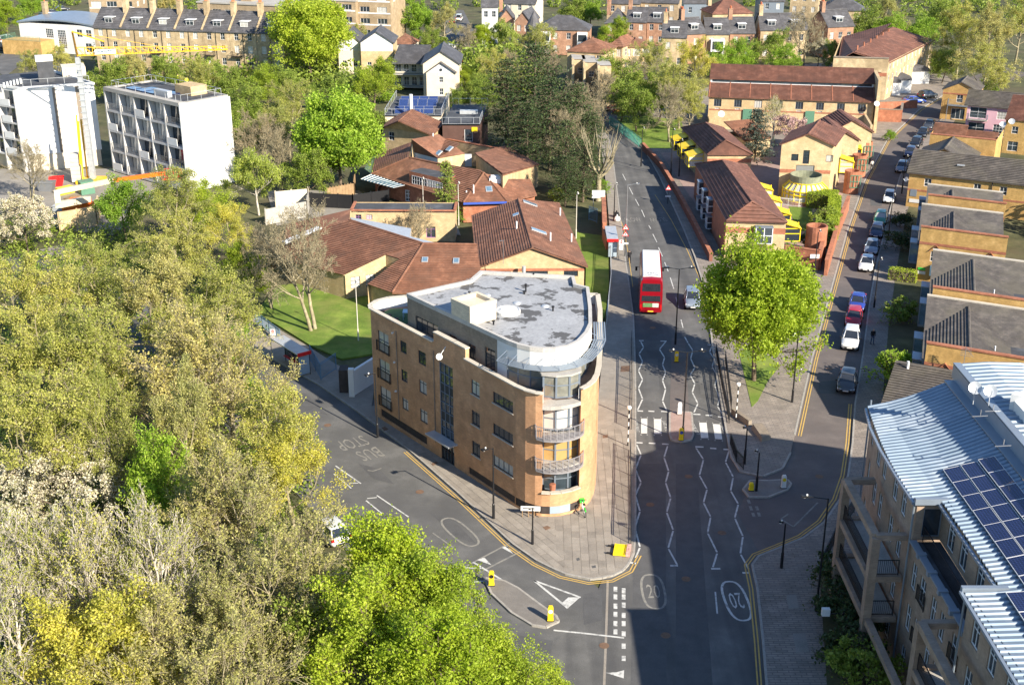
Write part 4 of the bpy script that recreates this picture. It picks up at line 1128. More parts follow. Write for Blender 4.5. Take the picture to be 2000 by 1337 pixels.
# smoke vent box, dishes
vb = MB(); vb.box(31.6,33.2,68.6,70.6,14.6,15.5); vb.build('smoke_vent', WHITE_P, RB)
vb = MB(); vb.prism(ccw([(31.4,70.8),(32.6,71.5),(33.4,70.9),(32.2,70.3)]), 14.7, 15.9); vb.build('vent_flap', WHITE_P, RB)
for px, py in ((1905,757),(1935,763)):
    c = P(px, py, 15.9); dish(RB, c, (-.2,-.85,.45), .42, GALV, True, (c.x+.05,c.y+.1,14.7))
for px, py in ((1940,800),(1915,810),(1960,868)):
    c = P(px, py, 15.0); mb = MB(); mb.bar(c-Vector((.5,0,.1)), c+Vector((.5,.1,-.1)), .05); mb.bar(c, c+Vector((0,0,.35)), .05); mb.build('roof_anchor', GREY_M, RB)

# ================================================================== yellow brick houses on the right
ANG = math.radians(-27.0)
def gothic_trim(parent, u, z, w, ang0=0):
    m_ = MB(); h = .75
    for s_ in (-1, 1): m_.bar((u+s_*(w/2+.25), -.02, z-.05), (u, -.02, z+h), .05, .22, up=(0,1,0))
    m_.build('window_arch', BRICK_R, parent)
def stagger_house(label, corner, W, xr, Df=12.4, ye=8.6, Dk=15.3, gw=((1.75,3.0),(8.2,3.0)), xw=None, zp=6.6, tile=TILE_G):
    t = thing('brick_house', label, 'house', (corner[0], corner[1], .1), ANG, 'staggered yellow brick houses along the side street')
    mb = MB(); wins = [(u, z, 1.0, 1.25, 'gothic', {'fm':WHITE_F}) for u, z in gw]
    wall(t, mb, (0,0), (W,0), 0, zp, wins, 0, gm=GLASS_D)
    wall(t, mb, (W,0), (W,Dk), 0, 4.3, (), 0); wall(t, mb, (W,Dk), (0,Dk), 0, 4.3, (), 0)
    wall(t, mb, (0,Dk), (0,0), 0, 4.3, [(Dk-3,.6,1.2,1.8,'french',{'fm':WHITE_F}),(Dk-9.5,.6,1.2,1.8,'french',{'fm':WHITE_F})], 0, gm=GLASS_D)
    mb.face([(0,.3,4.2),(W,.3,4.2),(W,.3,zp),(0,.3,zp)][::-1]); mb.face([(0,0,4.3),(0,0,zp),(0,.3,zp),(0,.3,4.3)][::-1]); mb.face([(W,0,4.3),(W,.3,4.3),(W,.3,zp),(W,0,zp)][::-1])
    mb.build('wall', BRICK_Y, t)
    MB().bar((-.06,.15,zp+.05),(W+.06,.15,zp+.05),.44,.14).build('coping', BRICK_R, t)
    MB().box(-.02,W+.02,-.03,-.002,4.55,4.85).build('brick_band', BRICK_R, t)
    for u, z in gw: gothic_trim(t, u, z+1.25, 1.0)
    zr, ze, zk = 5.6, 4.3, 5.85; sl = (zk-ze)/(Dk-ye); yA = ye+(zr-ze)/sl
    pl = [[(-.2,.32,ze),(-.2,ye,ze),(xr,yA,zr),(xr,.32,zr)], [(2*xr,ye,ze),(2*xr,.32,ze),(xr,.32,zr),(xr,yA,zr)],
          [(-.2,ye,ze),(W,ye,ze),(W,Dk,zk),(-.2,Dk,zk)]]
    # main slope cut by the two valleys
    A, B, C = (-.2,ye,ze), (xr,yA,zr), (2*xr,ye,ze)
    pm = [[A,B,(xr,Dk,zk),(-.2,Dk,zk)], [B,C,(2*xr,Dk,zk),(xr,Dk,zk)], [C,(W,ye,ze),(W,Dk,zk),(2*xr,Dk,zk)]]
    ro = roof(t, pl[:2], tile, rolls=.32, hh=.10, ridges=[((xr,.3,zr),(xr,yA,zr))])
    m2 = MB()
    for q in pm: m2.face(q)
    m2.build('rear_roof', tile, t)
    MB().bar((-.2,Dk,zk+.02),(W,Dk,zk+.02),.4,.12).build('roof_flashing', STONE, t)
    if xw:
        flat = MB().box(2*xr,W,.3,ye,4.0,4.32); flat.build('flat_roof', FELT, t)
    for u, y in ((1.6,3.0),(6.0,1.2),(6.1,5.5)):
        if u < 2*xr: 
            z = zr-abs(u-xr)*(zr-ze)/xr; MB().tube([(u,y,z-.1),(u,y,z+.5)], .07, 6).build('roof_vent', WHITE_F, t)
    # oriel window over the street
    for y in (4.2, 9.6):
        ob = obj('oriel_window', None, t); m_ = MB(); m_.box(-1.0,-.002,y-.9,y+.9,1.0,1.25); m_.box(-1.05,-.002,y-.95,y+.95,3.5,3.62)
        for yy in (y-.88,y,y+.88): m_.bar((-.97,yy,1.2),(-.97,yy,3.5),.08)
        for zz in (2.3,): m_.bar((-.97,y-.9,zz),(-.97,y+.9,zz),.06)
        m_.build('frame', FLASH, ob); g_ = MB(); g_.box(-.95,-.004,y-.86,y+.86,1.25,3.5); g_.build('pane', GLASS_B, ob)
    for ch in t.children: ch.matrix_parent_inverse = Matrix(((1,-.15,0,0),(0,1,0,0),(0,0,1,0),(0,0,0,1)))
    return t
h1 = stagger_house('nearest yellow brick house with straight red-capped wall and two pointed white windows', (37.0,102.05), 16, 3.8, xw=True)
h2 = stagger_house('yellow brick house showing only a thin wall strip above its neighbour, second up the street', (42.3,117.0), 15, 4.1, xw=True)
h3 = stagger_house('yellow brick house with green and white boards low on its wall, third up the street', (47.6,138.1), 9.5, 3.7, Df=9, ye=5.5, Dk=13.0, gw=((1.9,2.6),(7.9,2.6)))
h4 = stagger_house('small yellow brick house just in front of the long grey-roofed house', (52.8,152.1), 9.3, 3.0, ye=3.5, Dk=8.5, gw=())
m_ = MB(); m_.box(.15,1.1,-.05,-.005,.9,1.25); m_.build('sign_board', WHITE_P, h3); m_ = MB(); m_.box(.2,1.0,-.05,-.005,1.4,1.7); m_.build('sign_board', GREEN_B, h3)
m_ = MB(); m_.box(1.6,2.7,-.5,-.01,1.0,2.2); m_.build('porch_glazing', GLASS_B, h3)
t = thing('house_extension', 'low grey-tiled lean-to at the foot of the nearest yellow house behind the metal roof', 'house', (37.0,102.05,.1), ANG)
mb = MB(); box_walls(t, mb, -2.0,9,-5.6,-.6,0,2.7, W=[(2.0,.6,1.2,1.4,'casement')], fm=WHITE_F); mb.build('wall', BRICK_Y, t)
roof(t, [[(-2.4,-6.0,2.6),(9.3,-6.0,2.6),(9.3,-.5,4.7),(-2.4,-.5,4.7)]], TILE_G, rolls=.32)
MB().tube([(-1.2,-1.3,4.3),(-1.2,-1.3,5.1)], .12, 8).build('flue', WHITE_F, t)
MB().tube([(3.4,-1.0,4.5),(3.4,-1.0,7.2)], .03, 6).build('aerial_mast', GREY_M, t)
m_ = MB()
for k in range(5): m_.bar((3.0,-1.0,6.4+k*.18),(3.9,-1.0,6.4+k*.18),.03)
m_.bar((3.4,-1.0,7.2),(4.1,-1.0,6.4),.03); m_.build('aerial', GREY_M, t)
# long house with eaves to the street corner
t = thing('brick_house', 'long yellow brick house with grey roof, rooflights and three white sash windows', 'house', (56.0,170.2,.1), ANG)
mb = MB(); box_walls(t, mb, 0,22,0,7,0,5.2, S=[(u,3.2,.95,1.15,'gothic') for u in (2.6,9.2,12.6,18)], W=[(3.5,3,1.2,1.2,'casement')], fm=WHITE_F, gm=GLASS_D)
pl, rd, tri_ = gable(0,22,0,7,5.2,2.2,'x',.35)
for q in tri_: mb.face(q)
mb.build('wall', BRICK_Y, t); roof(t, pl, TILE_G, ridges=rd)
MB().box(0,22,-.03,-.002,4.75,5.0).build('brick_band', BRICK_R, t); MB().box(0,22,-.03,-.002,2.4,2.65).build('brick_band', BRICK_R, t)
for u in (6.0,15.8):
    MB().bar((u,1.6,6.35),(u+1.0,1.6,6.35),.6,.1).build('rooflight', GALV, t)
MB().tube([(11.1,-.1,0),(11.1,-.1,5.1)], .07, 6).build('drain_pipe', BRICK_D, t)
dish(t, (-.3,-.4,4.0), (-.6,-.7,.3), .35, WHITE_P, True, (0,0,3.9))
m_ = MB(); m_.box(.4,1.3,-.05,-.005,1.6,2.6); m_.build('sign_board', FLASH, t); m_ = MB(); m_.box(.4,1.9,-.06,-.005,.7,1.2); m_.build('sign_board', WHITE_P, t)
# wall and roofs beyond it
t = thing('brick_house', 'yellow brick house with long blank wall and ribbed grey roof beyond the long house', 'house', (64.1,187.4,.1), ANG)
mb = MB(); wall(t, mb, (0,0),(9.6,0),0,6.6); wall(t, mb, (9.6,0),(9.6,9),0,6.6); wall(t, mb, (9.6,9),(0,9),0,5); wall(t, mb, (0,9),(0,0),0,6.6); mb.build('wall', BRICK_Y, t)
MB().bar((0,.15,6.65),(9.6,.15,6.65),.4,.14).build('coping', BRICK_R, t)
pl, rd, tri_ = gable(-.5,7.5,-8.5,-.3,4.6,1.9,'y',.2); roof(t, pl, TILE_G, ridges=rd)
mb = MB(); box_walls(t, mb, -.3,7.3,-8.3,-.4,0,4.6)
for q in tri_: mb.face(q)
mb.build('front_wall', BRICK_Y, t)
pl, rd, tri_ = gable(0,4.6,1.5,8.5,6.0,1.5,'x',.2); roof(t, [pl[0]], TILE_B, name='red_roof')
roof(t, [[(3.5,.5,5.6),(9.4,.5,5.6),(9.4,4.5,6.9),(3.5,4.5,6.9)]], TILE_B, name='red_roof')
t = thing('pink_house', 'pink rendered house with grey roof and recessed balcony at the top of the side street', 'house', (80.3,217.4,.1), ANG)
mb = MB(); box_walls(t, mb, 0,8.2,0,6,0,5.4, S=[(6.0,3.1,1.9,1.4,'grid'),(1.9,3.0,2.8,1.9,'french'),(1.9,.2,2.8,2.0,'french'),(6.0,.1,2.6,2.1,'grid')], fm=WHITE_F, gm=GLASS_D, depth=.3)
mb.build('wall', PINK, t); pl, rd, tri_ = gable(-.2,8.4,0,6,5.4,1.9,'x',.35); roof(t, pl, TILE_G, ridges=rd)
for q in tri_:
    m_ = MB(); m_.face(q); m_.build('gable_wall', BRICK_Y, t)
MB().box(.4,3.6,-.9,-.02,2.7,2.85).build('balcony_floor', CONC, t); r_ = MB(); rail(r_, [(.4,0),(.4,-.85),(3.6,-.85),(3.6,0)], 2.85, .9, .15); r_.build('railing', FLASH, t)
for nm, o_, lab in (('a',(80.2,230.5),'yellow brick gabled house with blue balcony left of the pink house'),('b',(90.5,212.0),'yellow brick gabled house with pale balcony right of the pink house, cut by the frame')):
    t = thing('gabled_house', lab, 'house', (*o_,.1), ANG)
    mb = MB(); box_walls(t, mb, 0,6.2,0,7,0,5.6, S=[(3.1,3.3,1.1,1.6,'gothic'),(3.1,.2,2.4,2.0,'triple')], W=[(3.5,2.8,1.4,1.4,'french'),(3.5,.4,1.4,1.8,'french')], fm=WHITE_F, gm=GLASS_D)
    pl, rd, tri_ = gable(0,6.2,0,7,5.6,1.5,'y',.2)
    for q in tri_: mb.face(q)
    mb.build('wall', BRICK_Y, t); roof(t, pl, TILE_G if nm == 'a' else TILE_B, ridges=rd)
    MB().box(1.2,5.0,-1.1,-.02,2.75,2.9).build('balcony_floor', FLASH, t); r_ = MB(); rail(r_, [(1.2,0),(1.2,-1.05),(5.0,-1.05),(5.0,0)], 2.9, 1.0, .16); r_.build('railing', FLASH, t)
    for x in (1.25,4.95): MB().bar((x,-1.05,0),(x,-1.05,2.8),.1).build('balcony_post', FLASH, t)
    MB().box(-.03,6.23,-.03,-.002,4.7,4.95).build('brick_band', BRICK_R, t)
t = thing('brick_house', 'yellow brick house with two satellite dishes and ribbed roof at the right edge', 'house', (*P2(1955,300),.1), ANG)
mb = MB(); box_walls(t, mb, 0,10,0,8,0,5.8, S=[(1.6,3.4,1.0,1.2,'gothic'),(1.6,.5,1.6,1.6,'french')], fm=WHITE_F, gm=GLASS_D); mb.build('wall', BRICK_Y, t)
roof(t, [[(-.2,-.2,5.7),(10,-.2,5.7),(10,8,8.4),(-.2,8,8.4)]], TILE_B2)
for x, z in ((-.3,4.9),(1.0,5.5)): dish(t, (x,-.6,z), (.2,-.85,.45), .5, GALV, True, (x,.0,z-.2))
# ================================================================== surveyed roofs
class Plane:
    """plane through three surveyed points; at(px,py) reads further points on it"""
    def __init__(s, a, b, c):
        s.o = Vector(a); s.n = (Vector(b)-s.o).cross(Vector(c)-s.o).normalized()
    def at(s, px, py):
        u = (px-CX)/FPX; v = -(py-CY)/FPX
        d = Vector((u, _c+v*_s, -_s+v*_c)); o = Vector((0,0,CAMH))
        return o+d*((s.o-o).dot(s.n)/d.dot(s.n))
def skirt(mb, pts, z0=.05, pull=.25, c=None, mi=0):
    """walls dropped from the edges of a roof outline, pulled in under the eaves"""
    c = c or sum((Vector(p) for p in pts), Vector())/len(pts)
    q = []
    for p in pts:
        d = Vector((c.x-p[0], c.y-p[1], 0)); d = d.normalized()*pull if d.length > 0 else d
        q.append((p[0]+d.x, p[1]+d.y, p[2]-.1))
    for a, b in zip(q, q[1:]): mb.face([(a[0],a[1],z0),(b[0],b[1],z0),b,a], mi)
def pxprism(parent, name, pts, z0, z1, m, mt=None):
    mb = MB(); poly = ccw([P2(x,y,z1) for x,y in pts])
    mb.prism(poly, z0, z1, 1 if mt else 0, 0); return mb.build(name, [m, mt] if mt else m, parent)
def rooflight(parent, p, n, w=.8, h=1.1, m=None):
    """small pivot rooflight lying on a slope with normal n"""
    n = Vector(n).normalized(); e = Vector((0,0,1)).cross(n).normalized() if abs(n.z) < .999 else Vector((1,0,0)); s = n.cross(e)
    mb = MB(); p = Vector(p); f = lambda a,b,k: p+e*a+s*b+n*k
    for a0,a1,b0,b1 in ((-w/2,w/2,-h/2,h/2),):
        ring = [f(a0,b0,.14),f(a1,b0,.14),f(a1,b1,.14),f(a0,b1,.14)]; low = [f(a0,b0,-.05),f(a1,b0,-.05),f(a1,b1,-.05),f(a0,b1,-.05)]
        for i in range(4): mb.face([low[i],low[(i+1)%4],ring[(i+1)%4],ring[i]])
        mb.face(ring)
        q = .09; mb.face([f(a0+q,b0+q,.145),f(a1-q,b0+q,.145),f(a1-q,b1-q,.145),f(a0+q,b1-q,.145)], 1)
    return mb.build('rooflight', [GALV, m or GLASS_B], parent)
def vent_pipe(parent, p, h=.9, r=.09, m=None):
    return MB().tube([Vector(p)-Vector((0,0,.2)), Vector(p)+Vector((0,0,h))], r, 8).build('vent_pipe', m or WHITE_F, parent)

# ------------------------------------------------------------------ school hall behind the flats
e, r = 3.9, 6.2
G1 = wthing('school_hall', 'school hall with brown tiled gable roof and white vent pipes directly behind the flats', 'building', (2,142,.05))
Lf, Ln = P(920.6,421,e), P(931,523,e); Rf, Rn = P(1092,396,e), P(1148.5,521.5,e); rf_, rn = P(1012,388,r), P(1040,484,r)
roof(G1, [[Lf,Ln,rn,rf_],[Rn,Rf,rf_,rn]], TILE_B, ridges=[(rf_,rn)], rolls=.30, hh=.075)
mb = MB(); dn = Vector((0,.35,-.12))
A_, B_, C_ = Ln+Vector((.4,.35,-.1)), Rn+Vector((-.4,.35,-.1)), rn+Vector((0,.35,-.15))
wall(G1, mb, A_[:2], B_[:2], .05, 3.75, [(6.3,2.7,2.6,.75,'quad'),(10.2,2.7,1.6,.75,'triple'),(2.6,2.7,1.6,.75,'triple')], 0, fm=FRAME_D)
mb.face([(A_.x,A_.y,3.75),(B_.x,B_.y,3.75),C_])
skirt(mb, [Rn,Rf,Lf,Ln], c=Vector((2,142,0)), pull=.4)
mb.build('wall', BRICK_YP, G1)
band = MB(); d_ = (B_-A_); band.bar((A_.x,A_.y-.015,3.52),(B_.x,B_.y-.015,3.52),.03,.3); band.build('brick_band', BRICK_R, G1)
pL = Plane(Lf,Ln,rn); pR = Plane(Rn,Rf,rf_)
for x, y, pl_ in ((1009,448,pL),(1075,470,pR),(1094,421,pR),(1116,472,pR)): vent_pipe(G1, pl_.at(x,y), 1.0)
for x, y, pl_ in ((1035,398,pR),(1052,452,pR)): rooflight(G1, pl_.at(x,y), pl_.n if pl_.n.z > 0 else -pl_.n, .9, 1.9)
rooflight(G1, pL.at(1008,420), pL.n if pL.n.z > 0 else -pL.n, .9, .8)
q_ = P(983,515,5); MB().bar(q_,q_+Vector((0,0,2.6)),.05).build('aerial_mast', GREY_M, G1); MB().bar(q_+Vector((-.5,0,2.6)),q_+Vector((.1,0,2.7)),.05).build('aerial_mast', GREY_M, G1)
MB().tube([P(1023,540,3.0)+Vector((0,-.2,0)), P(1023,540,3.0)+Vector((0,-.2,1.3))], .22, 10).build('steel_flue', GALV, G1)
# ------------------------------------------------------------------ school wing with the hipped brown roof
e, r = 3.0, 5.8
G2 = wthing('school_wing', 'long school wing with hipped brown tiled roof left of the hall', 'building', (-14,135,.05))
E2, E3, R1, R2 = P(718,555,e), P(766,572,e), P(683,430,r), P(827,476,r)
ps = Plane(E2, R2, R1); a_ = ps.at
main = [a_(560,510),a_(670,537),a_(753,497),a_(827,476),a_(683,430),a_(555,468)]
wing = [a_(718,555),a_(766,572),a_(827,476),a_(753,497),a_(781,505)]
m1 = MB(); m1.face(main); m1.face([a_(718,555),a_(766,572),a_(827,476),a_(781,505)])
m1.face([a_(781,505),a_(827,476),a_(753,497)])
tile_rolls(m1, [a_(560,510),a_(670,537),a_(753,497),a_(827,476),a_(683,430),a_(555,468)], .32, 0, .075)
tile_rolls(m1, [a_(718,555),a_(766,572),a_(827,476),a_(781,505)], .32, 0, .075)
m1.build('roof', TILE_B, G2)
F3, F4, F5 = P(945,573,e), P(931,478,r), P(827,476,r)
roof(G2, [[E3,F3,F4,F5]], TILE_B, rolls=.32, name='hip_roof')
roof(G2, [[P(520,480,e+.4), a_(560,510)+Vector((0,0,.02)), a_(555,468), P(545,462,e+1.2)]], TILE_B, rolls=0, name='end_roof')
roof(G2, [[R1+Vector((0,0,.01)), P(684,409,r+.4), P(560,438,e+1.5), a_(555,468)+Vector((0,0,.02))]], TILE_B, rolls=.32, name='rear_roof')
for a, b in ((R1,R2),(R2,E3),(R2,F4)): MB().tube([a+Vector((0,0,.05)),b+Vector((0,0,.05))], .13, 6).build('ridge_tiles', TILE_B, G2)
mb = MB(); c_ = Vector((-14,140,0))
skirt(mb, [a_(555,468),a_(560,510),a_(670,537)], c=c_)
w0, w1 = a_(670,537), a_(753,497)
L = (w1-w0).to_2d().length
wall(G2, mb, (w0.x+.2,w0.y+.1), (w1.x+.2,w1.y+.1), .05, 2.9, [(1.2,1.2,1.15,1.4,'grid'),(3.0,1.2,1.15,1.4,'grid')], 0, fm=FRAME_D, gm=GLASS_W)
mb.face([(w0.x+.2,w0.y+.1,2.9),(w1.x+.2,w1.y+.1,2.9),w1-Vector((0,0,.05)),w0-Vector((0,0,.05))])
skirt(mb, [w1,a_(781,505),a_(718,555)], c=c_, pull=0); skirt(mb, [a_(718,555),E3,F3], c=c_, pull=.5)
skirt(mb, [P(684,409,r),P(560,438,e+1.4),P(520,480,e+.4)], c=c_)
mb.build('wall', BRICK_YP, G2)
pxprism(G2, 'flat_roof', [(684,424),(803,446),(800,461),(862,477),(832,479),(690,436)], .1, r-.25, CONC, GALV)
for x, y in ((830,508),(891,510)):
    pl_ = Plane(E3,F3,F4); rooflight(G2, pl_.at(x,y), pl_.n if pl_.n.z > 0 else -pl_.n, .7, .9)
MB().bar(P(553,474,4.6),P(624,444,5.2),.9,.15).build('glazed_strip', WHITE_F, G2)
# classroom block with blank yellow wall behind
t = wthing('classroom_block', 'flat yellow brick school block with long blank wall, red coping and two purple windows', 'building', (*P2(790,440),.05))
z = 4.2; A_, B_ = P(686,411,z), P(888,412,z)
dv = (B_-A_).normalized(); nv = Vector((-dv.y,dv.x,0)); mb = MB(); L = (B_-A_).length
wall(t, mb, A_[:2], B_[:2], .05, z, [(.9,3.0,.75,.65,'grid'),(2.3,3.0,.75,.65,'grid'),(10.2,.6,1.2,1.5,'casement')], 0, fm=mat('purple_frame',(.35,.16,.40),.5,.05,2))
C_, D_ = B_+nv*4, A_+nv*4
for p_, q_ in ((B_,C_),(C_,D_),(D_,A_)): wall(t, mb, p_[:2], q_[:2], .05, z)
mb.build('wall', BRICK_YP, t)
MB().prism(ccw([tuple(k[:2]) for k in (A_,B_,C_,D_)]), z-.25, z-.1).build('flat_roof', FELT, t)
for p_, q_ in ((A_,B_),(B_,C_),(D_,A_)): MB().bar(p_+Vector((0,0,.06)),q_+Vector((0,0,.06)),.36,.14).build('coping', BRICK_R, t)
MB().bar(A_+dv*1.6+Vector((0,0,-2.2))-nv*.02, A_+dv*1.7+Vector((0,0,-2.2))-nv*.02,.03,.03).build('bracket', BRICK_R, t)
m_ = MB(); m_.bar(A_+dv*.3-nv*.015+Vector((0,0,-2.7)),A_+dv*3.2-nv*.015+Vector((0,0,-2.7)),.03,2.2); m_.build('brick_panel', BRICK_R, t)
# ------------------------------------------------------------------ upper school group
e, r = 3.0, 5.6
M1 = wthing('primary_school', 'sprawling brown-roofed school building with dark flat dormer and pyramid end', 'building', (*P2(870,370),.05))
tb_ = [
 [P(734.6,303,e),P(726,340,e),P(799,308,r),P(803,278,r)],
 [P(726,340,e),P(905,396,e),P(945,338,r),P(852,318,r),P(799,308,r)],
 [P(905,396,e),P(990,393.5,e),P(945,338,r)],
 [P(990,393.5,e),P(1048.5,381,e),P(1034,358,e+.7),P(983,347,r-.6),P(945,338,r)]]
roof(M1, tb_, TILE_B, rolls=.32, hh=.075)
for a, b in ((tb_[1][0],tb_[1][4]),(tb_[1][1],tb_[1][2]),(tb_[2][1],tb_[2][2]),(tb_[1][4],tb_[1][2])): MB().tube([a+Vector((0,0,.05)),b+Vector((0,0,.05))], .14, 6).build('ridge_tiles', TILE_B, M1)
mb = MB(); c_ = Vector((*P2(880,340),0))
skirt(mb, [tb_[0][0],tb_[0][1],tb_[1][1],tb_[2][1],tb_[3][1],tb_[3][2]], c=c_, pull=.6); mb.build('wall', BRICK_R, M1)
MB().bar(tb_[1][1]+Vector((0,-.03,-.12)),tb_[2][1]+Vector((0,-.03,-.12)),.1,.28).build('blue_fascia', BLUE_B, M1)
def panel_window(parent, px0, py0, px1, py1, z0, z1, fm=WHITE_F, n=2, gm=None, back=.0):
    """window standing on a wall line surveyed at its two foot points"""
    a, b = P(px0,py0,z0), P(px1,py1,z0); d = (b-a); L = d.to_2d().length
    w = (L/n)-.15; dd = Vector((d.x,d.y)).normalized()
    for k in range(n):
        c = a+d*((k+.5)/n); 
        window(parent, Vector((c.x+dd.y*.16,c.y-dd.x*.16)), dd, 0, z0, w, z1-z0, 'grid' if w > .9 else 'plain', fm, gm or GLASS)
dk = MB(); q_ = [P(799,334,5.0),P(845,322,5.0),P(910,336,5.0),P(869,350,5.0)]
dk.prism(ccw([tuple(p[:2]) for p in q_]), 2.6, 5.0, 1, 0); dk.build('dormer', [BRICK_R, FELT], M1)
panel_window(M1, 805,358,866,374,3.3,4.5, n=2)
panel_window(M1, 792,392,838,398,.5,2.1, n=2)
panel_window(M1, 910,406,975,404,1.2,2.3, fm=BRICK_R, n=4)
m_ = MB(); m_.bar(P(909,404,.6)+Vector((0,-.1,0)),P(984,402,.6)+Vector((0,-.1,0)),.1,1.0); m_.build('low_wall', BRICK_R, M1)
u2 = [P(801,295,5.6),P(855,309,5.6),P(908,300,5.6),P(857,262,7.8),P(804,272,7.6)]
mm = MB(); mm.face(u2); tile_rolls(mm, u2, .32, 0, .075); mm.build('upper_roof', TILE_B, M1)
mb = MB(); skirt(mb, [u2[4],u2[0],u2[1]], c=Vector((*P2(858,285),0)), pull=.15); mb.build('clerestory_wall', WHITE_F, M1)
mb = MB(); skirt(mb, [u2[1],u2[2],u2[3],u2[4]], c=Vector((*P2(858,285),0)), pull=.15); mb.build('gable_wall', BRICK_YP, M1)
panel_window(M1, 802,307,852,321,4.4,5.2, fm=WHITE_F, n=8, gm=GLASS_D)
pu = Plane(u2[0],u2[1],u2[3])
for x, y in ((823,284),(846,272)): vent_pipe(M1, pu.at(x,y), .9)
for x, y in ((878,291),(857,299),(820,292)): rooflight(M1, pu.at(x,y), pu.n if pu.n.z > 0 else -pu.n, .8, 1.0)
pd = Plane(*tb_[2]); rooflight(M1, pd.at(955,370), pd.n if pd.n.z > 0 else -pd.n, .9, 1.1)
p3_ = Plane(tb_[3][0],tb_[3][1],tb_[3][4]); c = p3_.at(970,352); m_ = MB(); m_.box(c.x-1,c.x+1,c.y-.7,c.y+.7,c.z-.3,c.z+.4); m_.box(c.x-.8,c.x+.8,c.y-.5,c.y+.5,c.z+.4,c.z+.65); m_.build('roof_plant', WHITE_P, M1)
pb_ = Plane(*tb_[1][:3]); vent_pipe(M1, pb_.at(925,375), 1.0); vent_pipe(M1, pb_.at(911,378), .4)
# canopies at the nursery end
cp = MB(); q_ = [P(705,350,2.5),P(768,367,2.5),P(790,362,3.0),P(727,340,3.0)]; cp.face(q_); cp.build('glass_canopy', GLASS_B, M1)
for k in range(11):
    t_ = k/10; MB().bar(q_[0].lerp(q_[1],t_)+Vector((0,0,.03)), q_[3].lerp(q_[2],t_)+Vector((0,0,.03)), .09).build('canopy_bar', WHITE_P, M1)
cp = MB(); q2_ = [P(712,330,2.5),P(727,340,3.0),P(735,303,3.0),P(722,300,2.5)]; cp.face(q2_[::-1]); cp.build('glass_canopy', GLASS_B, M1)
pp0, pp1 = P(735,388), P(768,388); rings = []
for k in range(9):
    an = math.pi*k/8; rings.append((math.cos(an), math.sin(an)))
mm = MB(); c0 = (pp0+pp1)/2; wv = (pp1-pp0)/2
mm.loft([[c0-wv*cx_+Vector((0,dy,sz*2.4)) for cx_, sz in rings] for dy in (0,2,4.5,7)], closed=False, cap=False); mm.build('barrel_canopy', POLY, M1)
# right-hand school roof
t = wthing('school_hall', 'brown roofed school hall beside the pine trees at the rear of the school', 'building', (*P2(985,330),.05))
q_ = [P(927,299,6.0),P(982,342,6.0),P(1053,321,3.4),P(987,285,3.6)]
roof(t, [[q_[2],q_[3],q_[0],q_[1]]], TILE_B, rolls=.32, hh=.075)
mb = MB(); skirt(mb, [q_[3],q_[0],q_[1],q_[2],q_[3]], c=sum(q_,Vector())/4, pull=.2); mb.build('wall', BRICK_YP, t)
panel_window(t, 1005,352,1040,341,.8,2.4, n=3)
m_ = MB(); c = P(912,305,4); m_.box(c.x-.7,c.x+.7,c.y-.5,c.y+.5,2.5,4.2); m_.build('air_unit', WHITE_P, t)
# yellow gabled house of the school
t = wthing('caretaker_house', 'small yellow brick gabled house with white windows left of the dark timber block', 'house', (*P2(790,285),.05))
A_, B_, C_ = P(746,249,5.2), P(842,263,5.2), P(779,236,7.0)
mb = MB(); d_ = (B_-A_); L = d_.to_2d().length
wall(t, mb, A_[:2], B_[:2], .05, 5.2, [(1.9,3.3,1.1,1.4,'sash')], 0, fm=WHITE_F)
mb.face([A_,B_,C_]); bk = Vector((1.5,9,0))
wall(t, mb, (A_+bk)[:2], A_[:2], .05, 5.2, [(7.5,3.3,1.1,1.4,'sash'),(7.6,.4,1.0,2.0,'plain')], 0, fm=WHITE_F); wall(t, mb, B_[:2], (B_+bk)[:2], .05, 5.2)
mb.build('wall', BRICK_YP, t); o_ = Vector((0,-.4,0))
ext = lambda p, k: p+(p-C_)*k
roof(t, [[A_+bk+(A_-C_)*.08, A_+o_+(A_-C_)*.08, C_+o_+Vector((0,0,.05)), C_+bk+Vector((0,0,.05))],[B_+o_+(B_-C_)*.04, B_+bk+(B_-C_)*.04, C_+bk+Vector((0,0,.05)), C_+o_+Vector((0,0,.05))]], TILE_B, ridges=[(C_+o_,C_+bk)])
# long brick wall behind the school
a, b = P(845,268,3.5), P(1000,300,3.0)
t = wthing('boundary_wall', 'long sloping brown brick wall running behind the upper school roofs', 'wall', (a.x,a.y,.05)); MB().bar((a.x,a.y,1.8),(b.x,b.y,1.6),.4,3.6).build('wall', BRICK_B, t); MB().bar((a.x,a.y,3.65),(b.x,b.y,3.45),.5,.12).build('coping', BRICK_R, t)
# timber block and solar block
t = wthing('timber_block', 'dark timber clad flat-roofed block with rooftop railings behind the school', 'building', (*P2(900,280),.05))
A_, B_ = P(864,243,6.0), P(937,243,6.0); bk = Vector((1.0,16,0)); mb = MB()
wall(t, mb, A_[:2], B_[:2], .05, 6.0, [(4.2,3.2,1.3,2.0,'plain')], 0, fm=WHITE_F)
for p_, q_ in ((B_,B_+bk),(B_+bk,A_+bk),(A_+bk,A_)): wall(t, mb, p_[:2], q_[:2], .05, 6.0)
mb.build('wall', TIMBER, t); MB().prism(ccw([tuple(k[:2]) for k in (A_,B_,B_+bk,A_+bk)]), 5.8, 6.02).build('flat_roof', FELT, t)
r_ = MB(); rail(r_, [A_[:2],B_[:2],(B_+bk*.35)[:2]], 6.02, 1.1, 2.0, .05, top=.07); r_.build('roof_railing', GALV, t)
r_ = MB(); rail(r_, [(A_+bk)[:2],(B_+bk)[:2]], 6.02, 1.1, 2.0, .05, top=.07); r_.build('roof_railing', GALV, t)
